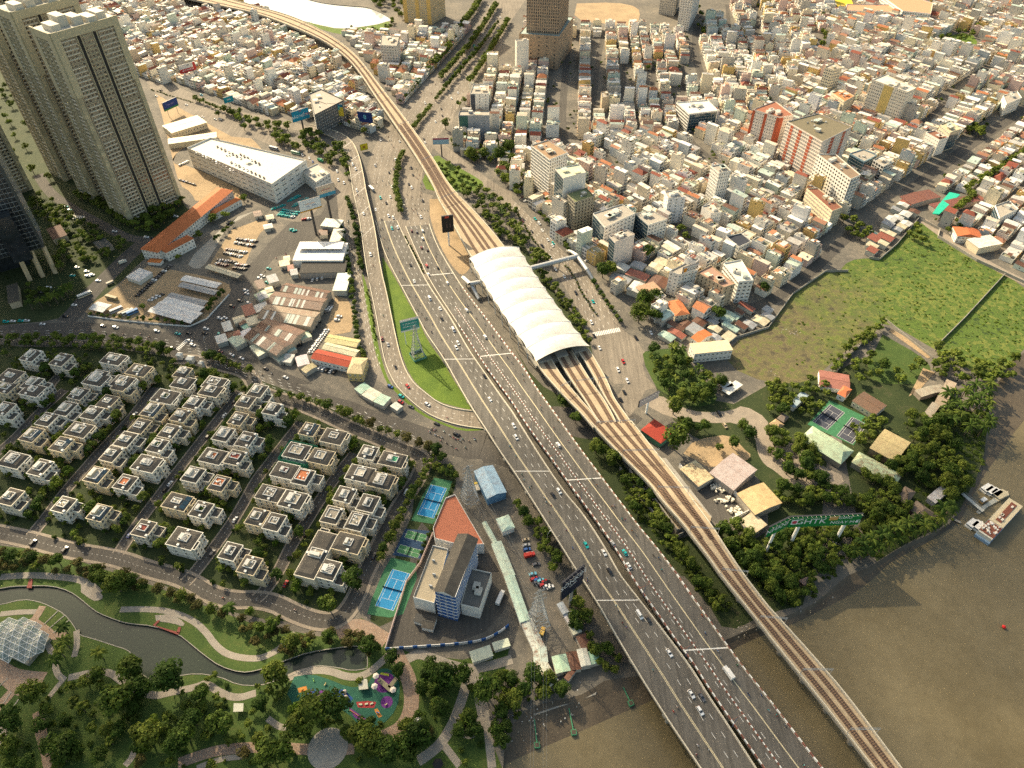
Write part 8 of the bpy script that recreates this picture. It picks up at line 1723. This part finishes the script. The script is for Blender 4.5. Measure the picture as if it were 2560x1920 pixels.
scatter('32 0,0 200,20 330,90 200,250 0,300', 14, 3, 4.6, TR, 'by the small huts', 'garden tree', group='restaurant trees', seed=63); scatter('32 340,-40 620,0 500,140 380,300 250,280', 12, 2.6, 4.2, TR, 'left of the courts', 'garden tree', group='restaurant trees', seed=64); scatter('32 720,420 860,300 990,300 930,460 840,560 740,560', 12, 2.8, 4.2, TR, 'covering the court corner', 'dense green tree', group='restaurant trees', seed=65, avoid=False)
scatter('31 1170,430 1280,300 1440,380 1330,470', 5, 3, 4.4, TR, 'in the field', group='field edge trees', seed=66, avoid=False); scatter('31 620,230 760,300 880,380 820,440 700,400', 9, 3.4, 5, TR, 'by the lane', group='lane trees', seed=67, avoid=False); scatter('31 1540,300 1760,330 1700,430 1560,400', 7, 2.6, 3.6, TR, 'behind the field wall', group='lane trees', seed=68, avoid=False)
row('31 1580,200 1750,60 30 1700,1659 1900,1540 2100,1400 2212,1330', 7, 3.2, 4.6, TR, 'beside the far lane', look='dark lane tree'); row('30 1700,1180 1780,1120 1830,1200', 6, 4, 5.4, TR, 'by the dark street'); scatter('30 400,80 560,120 620,200 520,330 470,460 420,300', 30, 3.2, 5, TR, 'in the far school park', 'dense far tree', group='far trees', seed=69, avoid=False); scatter('30 1450,330 1700,260 1900,210 1880,280 1700,350 1500,420', 18, 3, 5, TR, 'on the far green plot', 'dense far tree', group='far trees', seed=70, avoid=False); scatter('20 1150,560 1480,560 1520,700 1400,720 1180,660', 10, 3, 4.6, TR, 'among the far houses', group='far trees', seed=71, avoid=False); scatter('20 1600,80 1700,80 1680,300 1600,420', 12, 3, 4.6, TR, 'along the far dark street', group='far trees', seed=72, avoid=False)
scatter('23 -40,880 220,850 420,920 480,1020 300,1080 100,1090 -40,1200', 12, 3.0, 5.4, TR, 'on the rubbish strewn bank', 'dense bank tree', group='bank trees', seed=73, avoid=False); scatter('13 2050,1400 2130,1550 2212,1000 2212,830 2090,900', 12, 2, 4, TR, 'at the park edge', group='bank trees', seed=74, avoid=False)
for x, y, r_, s in GT: tree((x, y), r_*1.2, TRL if s < .2 else TR if s < .5 else TRS, 'beside a villa', look='lime green tree' if s < .2 else 'leafy tree', group='villa garden trees')
# scattered trees between far houses and undergrowth
mass = Mass(); r = random.Random(5)
for _ in range(9000):
 if len(mass.V) > 420: break
 x, y = r.uniform(-700, 800), r.uniform(560, 1300); u, v = PR((x, y, 0))
 if not (0 < u < 2560 and 0 < v < 700) or occ(x, y): continue
 if not any(inpoly(np.array([x]), np.array([y]), d)[0] for d in (D_mid, D_right, D_nw, D_mw, D_rr)): continue
 mass.add((x, y), r.uniform(1.6, 3.2), r.uniform(2.2, 4))
if mass.V: mass.build('courtyard_greenery', MT['leaf'], 'scraps of greenery in alleys between the houses')
ug = Mass()
def under(poly_s, n, r0, r1, seed):
 r = random.Random(seed); poly = PL(poly_s); xs = [p.x for p in poly]; ys = [p.y for p in poly]; k = 0; t = 0
 while k < n and t < n*30:
  t += 1; x, y = r.uniform(min(xs), max(xs)), r.uniform(min(ys), max(ys))
  if inpoly(np.array([x]), np.array([y]), poly)[0]: ug.add((x, y), r.uniform(r0, r1), .25, .4); k += 1
under('22 900,760 1000,760 1300,1100 1380,1340 1560,1560 23 1900,300 1780,330 1500,0 22 1500,1600 1250,1360 1000,1040', 120, 1, 2, 1); under('32 1500,250 1900,250 1860,700 1740,860 1600,700', 150, 1.2, 2.4, 2); under('22 1770,1290 2212,1400 32 700,1260 1200,1300 1000,1480 700,1560 33 400,180 200,300 23 2212,200', 160, 1.2, 2.4, 3); under('32 1240,560 1560,480 1700,900 1600,1180 1300,1100', 110, 1.2, 2.4, 4); under('13 2050,850 2212,850 23 220,860 480,1000 300,1080 20,1240 13 2120,1600 2050,1400', 70, .8, 1.8, 5)
under('01 -60,560 700,620 1100,540 800,300 450,60 300,200 60,760', 160, .8, 1.6, 7); under('31 1300,280 1480,420 2000,720 1700,1060 1440,1330 1200,1200', 120, .5, 1.1, 8); under('31 2050,760 2212,860 2212,1340 1960,1560 1500,1360', 90, .5, 1.1, 9)
ug.build('undergrowth', MT['leaf'], 'low tangled undergrowth on banks and verges')
gf = Mass(); ug = gf
under('31 500,720 900,620 1280,300 2000,720 1440,1330 1000,1090 700,1350 400,1600 100,1400', 260, .7, 1.5, 10); under('31 2050,760 2300,900 2212,1340 1960,1560 1500,1360', 90, .7, 1.5, 11)
gf.build('field_grass_tufts', MT['leaflime'], 'tufts of wild grass over the vacant field')
lt = MB(); r = random.Random(9)
for poly_s, n in (('23 0,1100 300,1050 560,1000 600,1200 300,1320 0,1480', 90), ('23 380,860 620,900 560,1000 420,960', 25), ('33 200,250 600,60 700,100 300,380', 40), ('23 1880,380 2150,380 2150,540 1960,560', 35), ('31 50,1160 300,1180 280,1240 60,1210', 60), ('31 0,1540 120,1560 60,1659 0,1659', 40)):
 poly = PL(poly_s); xs = [p.x for p in poly]; ys = [p.y for p in poly]; k = 0
 while k < n:
  x, y = r.uniform(min(xs), max(xs)), r.uniform(min(ys), max(ys)); k += 1
  if inpoly(np.array([x]), np.array([y]), poly)[0]: lt.box(x, y, -.9, r.uniform(.2, .6), r.uniform(.2, .6), 1.1 if r.random() < .3 else 1.0, r.uniform(0, 3), c=r.choice([(.45, .42, .36), (.4, .33, .22), (.5, .5, .48), (.2, .17, .13)]))
o = lt.build('litter', MT['paint']); o['kind'] = 'stuff'; o['label'] = 'pale litter strewn over mud and lots'
# ------------------------------------------------------------------ traffic
CARS_L = '11 1365,770w 1335,630k 1225,305w 1175,315t 1500,920V 1590,1005w 1605,1095k 1705,1190V 1745,1305w 1730,1345w 1975,1590k 12 2020,130w 22 15,360w 35,460w 405,925w 355,960k 640,1390t 795,1455w 845,1620k 23 1100,335V 1180,380k 1360,665w 1550,1020w 1640,1045g 1625,1165w'
CARS_R = '11 1345,335m 1390,345g 1440,335w 1440,400w 1430,480m 1480,500k 1475,635r 1570,650k 1490,710w 1655,785w 1820,1020w 1980,1250w 22 400,525w 975,1455t 870,1375s 1010,1570w'
CC = {'w': 'white', 'k': 'black', 't': 'teal', 'g': 'grey', 'r': 'red', 'm': 'maroon', 's': 'silver', 'V': 'white', 'b': 'blue', 'c': 'sky blue', 'y': 'yellow', 'd': 'dark green', 'n': 'tan'}
def heading(rd, p):
 i = min(range(rd.n-1), key=lambda k: (rd.L[k].lerp(rd.R[k], .5).xy-p.xy).length); d = rd.L[i+1].lerp(rd.R[i+1], .5)-rd.L[i].lerp(rd.R[i], .5); return math.atan2(d.y, d.x)
def place(lst, rd, zf, where, flip=False, wheels=True, hd=None):
 t = 'O'; rr = random.Random(3)
 for w in lst.split():
  if ',' not in w: t = w; continue
  k = w[-1]; x, y = [float(q) for q in w[:-1].split(',')]; uv = px(t, x, y)
  z = zf(uv) if callable(zf) else zf; p = G(*uv, z+.7); p.z = z+.02
  h = heading(rd, p) if hd is None else hd
  car(p, h+(math.pi if flip else 0), CC[k], 'van' if k == 'V' else rr.choice(('sedan', 'suv')), where, wheels)
place(CARS_L, HL, HZ, 'on the near carriageway', False); place(CARS_R, HR, HZ, 'on the far carriageway', True)
place('11 1035,150w 930,185w 990,540w 1090,1270m 1140,1315s 1205,1510k 12 1480,175w 1310,20r 10 570,1130w 820,1360k 835,1420w 860,1460w 870,1645w', RP, FZ, 'on the curved ramp', False)
bus(G(*px('23', 1870, 840), HZ(px('23', 1870, 840))+1.2)-Vector((0, 0, 1.2)), heading(HR, PL('23 1870,840', HZ)[0])+math.pi, 'box_truck', 7, (.7, .7, .68), None, 'white box truck on the far carriageway', cat='truck', cab=True)
place('10 1075,1210w 1240,1220w 1030,1430s 1205,1380w 1190,1460k 1150,1490k 1175,1615w 1340,1450k 1355,1510k 1320,1590k 1345,1620w 1500,1560k 1460,890w 1600,940k 1610,1000k 1550,1050w 1690,850w 1745,800w 1500,915w 1460,1230w 1450,1200k 11 1075,50t 1160,40w 1125,95k 1145,205w 1185,220w 1440,75k 1425,215w', HL, .02, 'at the sunlit junction', False, False)
place('10 1900,260k 1960,290w 2000,240k 2110,150w 2020,60w 1980,330k 1885,395t 2100,250k 2060,110w', HL, .02, 'on the far avenue', False, False)
AV = Road(PL('O 0,720 200,716 420,745 600,820 800,905 950,975'), PL('O 0,730 200,728 420,760 600,832 800,915 950,985'), 60)
place('01 365,1140w 890,1155k 1000,1168w 1355,1200w 1535,1222t 1630,1220k 1640,1285w 1665,1320w 1490,1345k 1350,1315t 1780,1180w 1770,1220k 1900,1230t 1905,1375m 2000,1405w 2085,1435w 565,1075k 640,975w 230,1110w 180,1110t 110,1115w 50,1120t 1945,1085w 1900,1090w 1945,1120k 2150,960w 2075,940k 2005,985k 2125,850w 2130,875w', AV, .02, 'on the avenue by the parking lot', False, False)
place('11 85,1525k 255,1600w 30,745w 55,725w 110,660t 95,780t 12 1255,105t 1250,155r 1340,195g 1560,340k 1730,435k 1160,20b', AV, .02, 'on the villa avenue', False, False)
place('00 1350,830w 1610,905w 1390,780k 1740,820c 1750,1010w 1860,1030w 1900,1030w 10 400,1340w 460,1365w 490,1395b 700,1480w 710,1555w 760,1580w', RP, .03, 'on the road beyond the mall', False, False)
EA = Road(PL('21 0,140 250,420 430,640 600,900 720,1150'), PL('21 60,120 330,380 520,600 700,840 860,1080'), 40)
place('21 90,250m 170,340k 260,465k 330,560w 375,665w 450,730w 550,870k 685,1125w 710,1240k 755,1345w 915,1535w 995,1630w 960,1465r 700,945t 830,945m 200,230t 235,270w 260,330w 310,410w 355,440t 350,460w 1070,1260k 1200,1215w', EA, .03, 'on the station avenue', False, False)
place('21 95,40m 120,75w 150,100k 190,130w 330,160w 345,190w 640,545w 670,560k 650,590w 690,600w', EA, .03, 'parked on the pavement strip', False, False, hd=.4)
place('22 940,135k 970,70k 1790,255k 1840,360n', EA, .03, 'on the roundabout road', False, False)
def rows(s, n, cols, where, across=True, z=.04, hd=None, kind=None, seed=1, side=1):
 a, b = PL(s, z); d = b-a; h = math.atan2(d.y, d.x); r = random.Random(seed)
 for i in range(n):
  p = a.lerp(b, i/max(1, n-1)); car(Vector((p.x, p.y, z)), (h+math.pi/2 if across else h) if hd is None else hd, CC[r.choice(cols)], kind or r.choice(('sedan', 'suv')), where, False, 'parked cars')
rows('01 1190,900 1470,640', 17, 'kkkkgw', 'in the middle row of the parking lot', hd=.1, seed=1); rows('01 1300,940 1400,890', 4, 'wkm', 'beside the tin shelters', hd=.1, seed=2)
for i, (s, n) in enumerate((('01 2040,440 2190,470', 9), ('01 2060,410 2212,430', 9), ('01 1950,530 2080,560', 8), ('01 1970,500 2120,525', 9), ('01 1880,620 1960,640', 5), ('01 1890,590 2030,610', 7), ('01 2030,660 2120,670', 6), ('01 2050,630 2140,640', 6))): rows(s, n, 'wkmkwg', 'in the sandy school lot', hd=.75, seed=10+i)
for i, (s, n) in enumerate((('11 220,180 340,200', 8), ('11 240,160 360,180', 8), ('11 200,200 320,220', 7), ('11 330,125 420,70', 7), ('11 360,110 440,60', 6), ('11 290,80 370,40', 6), ('11 150,150 240,120', 5))): rows(s, n, 'tttttttw', 'in the taxi lot', hd=.5, seed=30+i)
rows('11 470,1390 610,1200', 13, 'w', 'in the white row by the yellow hall', hd=.35, seed=40); rows('11 375,1330 540,1130', 6, 'kwgk', 'beside the rusty sheds', hd=.35, seed=41); rows('11 610,1040 650,990', 5, 'wkg', 'beside the upper rusty shed', hd=.3, seed=42); rows('11 700,1110 720,1080', 2, 'w', 'in the sandy yard', hd=.1, seed=43); rows('11 490,765 575,745', 3, 'w', 'below the black roofed hall', hd=1.5, seed=44); rows('11 550,1530 680,1560', 5, 'kwg', 'in front of the red roofed hall', hd=1.2, seed=45)
rows('11 310,330 335,340', 2, 't', 'at the taxi lot gate', hd=.6, seed=46); rows('11 410,240 460,235', 3, 'trw', 'below the white billboard', hd=.6, seed=47)
for i, (s, n) in enumerate((('O 425,330 505,372', 12), ('O 470,318 520,342', 7), ('O 520,335 560,355', 6), ('O 500,352 570,385', 9))): rows(s, n, 'wkkwg', 'on the mall roof', z=20.1, hd=-1.2, seed=50+i)
rows('00 1560,1430 1620,1400', 7, 'wwk', 'behind the mall', hd=1.3, seed=60); rows('00 1560,1560 1680,1600', 5, 'wkb', 'beside the mall wall', hd=-.5, seed=61); rows('00 1940,1250 2150,1290', 10, 'wkm', 'in the lot above the mall', hd=1.2, seed=62)
place('01 665,650w 625,720t 760,725w 795,715w 750,685w 850,765w 1265,390w 990,340w 570,125t 600,155t 1520,210w 420,825w 350,870k', AV, .03, 'on the tower driveway', False, False)
place('02 1165,260w 1070,370k 285,1370k 560,1430k 1120,1300b 1470,860w 1430,910k 1800,450k 1940,270w 2030,1170w 2030,150k 2075,95w 1835,1460g 12 1300,935V 1020,1485k 430,1290k 13 255,65r', VR[0], .03, 'on a villa street', False, True, hd=VTH)
place('22 120,1345n 125,1390s 130,1430b 150,1465s 210,1555g 180,1640c', AV, .03, 'in the concrete yard', False, True, hd=.25)
rows('23 190,30 300,60', 5, 'rcwbk', 'in the cluttered yard corner', hd=.4, seed=70); rows('23 210,60 330,100', 5, 'wrgtw', 'in the cluttered yard corner', hd=.4, seed=71)
bus(TW('22', 150, 1490, .03), .3, 'red_truck', 6.5, (.45, .03, .03), None, 'red truck parked in the concrete yard', (.4, .03, .02), 'truck', cab=True)
bus(TW('23', 262, 490, .03), 1.2, 'yellow_truck', 4.5, (.6, .35, .03), None, 'small yellow truck in the concrete yard', (.6, .4, .1), 'truck', 2.2, cab=True); bus(TW('12', 1910, 900, .03), 1.9, 'flatbed_truck', 6.5, (.6, .45, .08), None, 'yellow truck beside the blue hall', (.55, .5, .4), 'truck', 2.2, cab=True)
bus(TW('13', 2110, 200, .05), 1.2, 'trailer_truck', 9, (.6, .6, .58), None, 'long pale trailer in the compound', (.62, .62, .60), 'truck', cab=True)
bus(TW('01', 735, 900, .03), .75, 'city_bus', 11, (.7, .68, .6), (.6, .35, .03), 'white and yellow bus by the parking lot'); bus(TW('01', 970, 925, .03), -.35, 'parked_bus', 11, (.36, .30, .16), (.3, .25, .1), 'brown bus inside the parking lot', (.36, .30, .17)); bus(TW('01', 1010, 1030, .03), .75, 'coach', 10, (.6, .62, .64), (.2, .3, .4), 'silver coach in the parking lot corner')
for i, (x, c, l) in enumerate(((1080, (.5, .42, .3), 'tan'), (1110, (.6, .6, .56), 'white'), (1150, (.1, .25, .5), 'blue'))): bus(TW('01', x, 1050, .03), .75, 'coach', 9, c, c, f'{l} coach parked beside the silver one', c)
bus(TW('10', 155, 1290, .03), -.45, 'city_bus', 11, (.1, .16, .25), (.5, .5, .5), 'dark bus on the road above the mall', (.5, .5, .5)); bus(TW('10', 345, 1330, .03), -.45, 'city_bus', 11, (.05, .3, .18), (.6, .6, .6), 'green bus on the road above the mall', (.5, .55, .5)); bus(TW('10', 560, 1395, .03), -.6, 'green_truck', 8, (.03, .22, .12), None, 'green truck on the road above the mall', (.03, .25, .14), 'truck', cab=True); bus(TW('01', 1065, 615, .03), .8, 'box_truck', 6.5, (.65, .63, .56), None, 'cream box truck turning by the kiosk', (.62, .6, .5), 'truck', cab=True); bus(TW('01', 955, 795, .03), .8, 'dump_truck', 6, (.3, .26, .2), None, 'brown truck beside the parking lot', (.3, .26, .2), 'truck', 2.4, cab=True)
bus(TW('10', 1000, 1640, .03), -1.0, 'white_bus', 9, (.7, .7, .68), (.4, .4, .4), 'white bus passing under the ramp edge')
bus(TW('21', 440, 325, .03), .3, 'parked_coach', 9, (.62, .62, .6), (.3, .3, .3), 'white coach parked on the pavement')
mk_ = MB()
def marks(rd, ts, a=0.0, b=1.0, on=3.0, off_=6.0, w=.2, z=.11):
 for t in ts:
  pts = [rd.at(a+(b-a)*i/200, t)[0] for i in range(201)]; s = 0.0; nxt = 1.0
  for p, q in zip(pts, pts[1:]):
   L = (q-p).length
   while s+L > nxt:
    c = p.lerp(q, (nxt-s)/L); mk_.box(c.x, c.y, z, on, w, .006, math.atan2(q.y-p.y, q.x-p.x)); nxt += on+off_
   s += L
J0 = Road(PL('10 1000,1620 1060,1250 1200,1050 1400,800 1640,580 1830,370 2000,120'), PL('10 1180,1600 1260,1300 1360,1180 1500,950 1760,650 1930,440 2060,220'), 60); J1 = Road(PL('10 1440,1180 1560,950 1780,700 1960,480 2130,200'), PL('10 1560,1190 1690,1010 1850,760 2050,500 2200,250'), 60)
marks(J0, (.02, .25, .5, .75, .98)); marks(J1, (.02, .35, .68, .98))
marks(Road(PL('11 1040,100 1090,450 1160,620'), PL('11 1210,60 1250,300 1330,480'), 30), (.05, .3, .55, .8)); marks(Road(PL('11 1290,60 1310,250 1380,420'), PL('11 1490,60 1500,270 1560,440'), 30), (.05, .3, .55, .8))
marks(Road(PL('O 0,715 200,712 420,742 600,818 800,902 950,965'), PL('O 0,738 200,736 420,768 600,842 800,922 950,992'), 60), (.04, .27, .5, .73, .96))
marks(Road(PL('11 730,280 800,560 900,850 950,1200 1030,1550'), PL('11 800,250 860,560 940,850 1000,1200 1090,1530'), 40), (.1, .5, .9)); marks(Road(PL('21 0,150 230,440 430,700 600,980 700,1250'), PL('21 30,90 300,360 520,600 700,830 900,1120'), 40), (.05, .3, .5, .72, .96))
for v_ in VR: marks(v_, (.5,), 0, 1, 1.0, 2.0, .12)
o = mk_.build('lane_marks', MT['linewhite']); o['kind'] = 'stuff'; o['label'] = 'worn white lane dashes on the avenues'
# motorbikes
def bikes(rd, n, u0, u1, t0, t1, where, flip=False, seed=1):
 r = random.Random(seed)
 for _ in range(n):
  u = u0+(u1-u0)*r.random(); p, h = rd.at(u, r.uniform(t0, t1)); motorbike(p+Vector((0, 0, .02)), h+(math.pi if flip else 0), where)
bikes(HL, 30, .02, .35, .04, .38, 'on upper near lane', seed=1); bikes(HL, 30, .35, .98, .04, .38, 'on near bridge lane', seed=2); bikes(HR, 36, .0, .4, .62, .95, 'on upper far lane', True, 3); bikes(HR, 30, .4, .97, .65, .95, 'on far bridge lane', True, 4)
JR = Road(PL('10 1000,1600 1060,1250 1200,1050 1400,800 1640,580'), PL('10 1180,1600 1260,1300 1360,1180 1560,900 1760,720'), 50); bikes(JR, 42, 0, .95, 0, 1, 'at the sunlit junction', seed=5)
JR2 = Road(PL('10 1300,1400 11 1290,60 1300,250'), PL('10 1430,1500 11 1480,60 1490,250'), 30); bikes(JR2, 26, 0, 1, 0, 1, 'beside the median hedge', True, 6)
UR = Road(PL('12 1450,370 1650,400 1900,470'), PL('12 1420,430 1600,520 1900,640'), 30); bikes(UR, 26, .1, 1, 0, 1, 'at the underpass crossing', seed=7); bikes(RP, 8, .3, .95, .1, .9, 'on the curved ramp', seed=8)
WR = Road(PL('11 770,250 800,420 870,640 930,900 980,1200'), PL('11 830,250 860,420 905,640 960,900 1020,1200'), 30); bikes(WR, 24, 0, .7, 0, 1, 'on the road beside the ramp', seed=9); bikes(EA, 10, .1, .95, .1, .5, 'on the station avenue', seed=10); bikes(AV, 14, .2, .8, -.6, .9, 'on the villa avenue', seed=11)
bikes(VR[6], 3, .1, .5, .3, .7, 'on the villa ring road', seed=12); WR2 = Road(PL('01 2000,1000 2120,850 11 100,640 300,430'), PL('01 2060,1040 2180,880 11 160,680 360,470'), 20); bikes(WR2, 12, 0, 1, 0, 1, 'on the road by the sheds', seed=13)
# the trees that show largest stand as single things, at most 290 of a kind; the rest are joined
rest = Mass(); tr = MB()
for nm, l in SPEC.items():
 l = [(PR(q[0]), q) for q in l]; l.sort(key=lambda a: -(a[1][1]/(a[1][0]-CZ).length+(0 if -20 < a[0][0] < 2580 and -10 < a[0][1] < 1940 else -9)))
 for i, ((u, v), q) in enumerate(l):
  p, rad = q[0], q[1]
  if i < 290 and -60 < u < 2620 and -40 < v < 1990: plant(nm, q)
  elif -150 < u < 2710 and -90 < v < 2050:
   rest.add(p, rad, rad*(.55 if nm == 'shrub' else 2.0 if 'palm' in nm else 1.2), .9)
   if nm != 'shrub': tr.tube(p, (p[0], p[1], rad), rad*.07, rad*.05, 5, cap=False)
if rest.V:
 o = rest.build('distant_tree_mass', MT['leaf'], 'mass of smaller trees along far streets and banks'); o['category'] = 'trees'
 t = tr.build('trunk', MT['bark'], o); t['kind'] = 'stuff'
# ------------------------------------------------------------------ labels: say which one
LMK = [('the station roof', 'O 1140,640'), ('the green billboard', 'O 1750,1150'), ('the barge', 'O 2155,1125'), ('the upper blue court', 'O 932,1082'), ('the lower blue court', 'O 848,1270'), ('the pink block', 'O 1740,390'), ('the columned hotel', 'O 1190,430'), ('the playground', 'O 760,1500'), ('the lattice pavilion', 'O 40,1380'), ('the nearest tower', 'O 330,460'), ('the orange school', 'O 420,500'), ('the mall', 'O 540,420'), ('the lake', 'O 690,70'), ('the brown tower', 'O 1180,130'), ('the striped tower', 'O 970,1300'), ('the red roof hall', 'O 1430,930'), ('the grey courts', 'O 1810,900'), ('the blue hall', 'O 1062,1040'), ('the ramp lawn', 'O 905,760'), ('the navy billboard', 'O 1235,1250'), ('the beige block', 'O 1550,600'), ('the field corner', 'O 2040,500'), ('the yellow bay', 'O 1925,300'), ('the netted villa', 'O 640,975'), ('the yellow tower', 'O 920,40'), ('the rusty sheds', 'O 600,640'), ('the roundabout garden', 'O 1480,800'), ('the far school', 'O 1960,40'), ('the crossing', 'O 1310,715'), ('the canal deck', 'O 360,1355'), ('the round plaza', 'O 730,1590'), ('the buoy', 'O 2165,1358'), ('the market net', 'O 2010,440'), ('the sandy lot', 'O 1300,30'), ('the parking lot', 'O 430,640'), ('the grey warehouse', 'O 1590,1020')]
LMP = [(n, PL(s)[0].xy) for n, s in LMK]
ORD = ['nearest to', 'second from', 'third from', 'fourth from', 'fifth from', 'sixth from', 'seventh from', 'eighth from', 'ninth from', 'tenth from', 'eleventh from', 'twelfth from']
def nth(i): return ORD[i] if i < 12 else f"{i+1}{'th' if 10 < (i+1) % 100 < 14 else {1: 'st', 2: 'nd', 3: 'rd'}.get((i+1) % 10, 'th')} from"
fam = {}
for o in AUTO: fam.setdefault(o['label'], []).append(o)
for lab, os_ in fam.items():
 if len(os_) == 1: continue
 by = {}
 for o in os_:
  p = Vector(o.location[:2]); n, q = min(LMP, key=lambda l: (l[1]-p).length); by.setdefault(n, []).append(((q-p).length, o))
 for n, l in by.items():
  l.sort(key=lambda a: a[0])
  for i, (_, o) in enumerate(l):
   if len(by) > 1 and len(l) == 1: o['label'] = f'{lab}, the one by {n}'
   else: o['label'] = f"{lab}, {nth(i)} {n}"
print('objects', len(bpy.data.objects), 'tris', sum(len(m.loops)-2*len(m.polygons) for m in bpy.data.meshes))
# ------------------------------------------------------------------ an unseen cloud between the sun and the near ground, there to shade it
cm = NT('cloud_vapour'); cm.fin((.9, .9, .92), 1.0, spec=0)
tp = cm.n('BsdfTransparent'); mx = cm.n('MixShader'); mx.inputs[0].default_value = .17; cm.l(tp.outputs[0], mx.inputs[1]); cm.l(cm.b.outputs[0], mx.inputs[2]); cm.l(mx.outputs[0], cm.t.nodes['Material Output'].inputs[0])
CH = 900.0; sh = SDIR*(CH/SDIR.z); cr_ = random.Random(4); cb = MB()
cpoly = PL('O -300,640 100,700 500,760 850,880 1050,960 1300,1060 1600,1120 1900,1080 2400,950 2900,1200 2400,2100 -100,2100')
xs = [p.x for p in cpoly]; ys = [p.y for p in cpoly]; n_ = 0
while n_ < 46:
 x, y = cr_.uniform(min(xs), max(xs)), cr_.uniform(min(ys), max(ys))
 if not inpoly(np.array([x]), np.array([y]), cpoly)[0]: continue
 n_ += 1; rx, ry, rz_ = cr_.uniform(45, 85), cr_.uniform(45, 85), cr_.uniform(16, 30); V = []; NU_, NV_ = 14, 8; ph = [cr_.uniform(0, 6) for _ in range(4)]
 for i in range(NV_+1):
  a = -math.pi/2+math.pi*i/NV_
  for j in range(NU_):
   t = 2*math.pi*j/NU_; k = 1+.16*math.sin(3*t+ph[0]+2*a)+.10*math.sin(5*t+ph[1])*math.cos(3*a+ph[2]); V.append((x+sh.x+rx*k*math.cos(a)*math.cos(t), y+sh.y+ry*k*math.cos(a)*math.sin(t), CH+rz_*k*math.sin(a)+ph[3]*6))
 cb.add(V, [[i*NU_+j, i*NU_+(j+1) % NU_, (i+1)*NU_+(j+1) % NU_, (i+1)*NU_+j] for i in range(NV_) for j in range(NU_)])
o = cb.build('cloud', cm.m); o['kind'] = 'stuff'; o['label'] = 'thin broken cloud out of view, shading the near ground'
for p in o.data.polygons: p.use_smooth = True
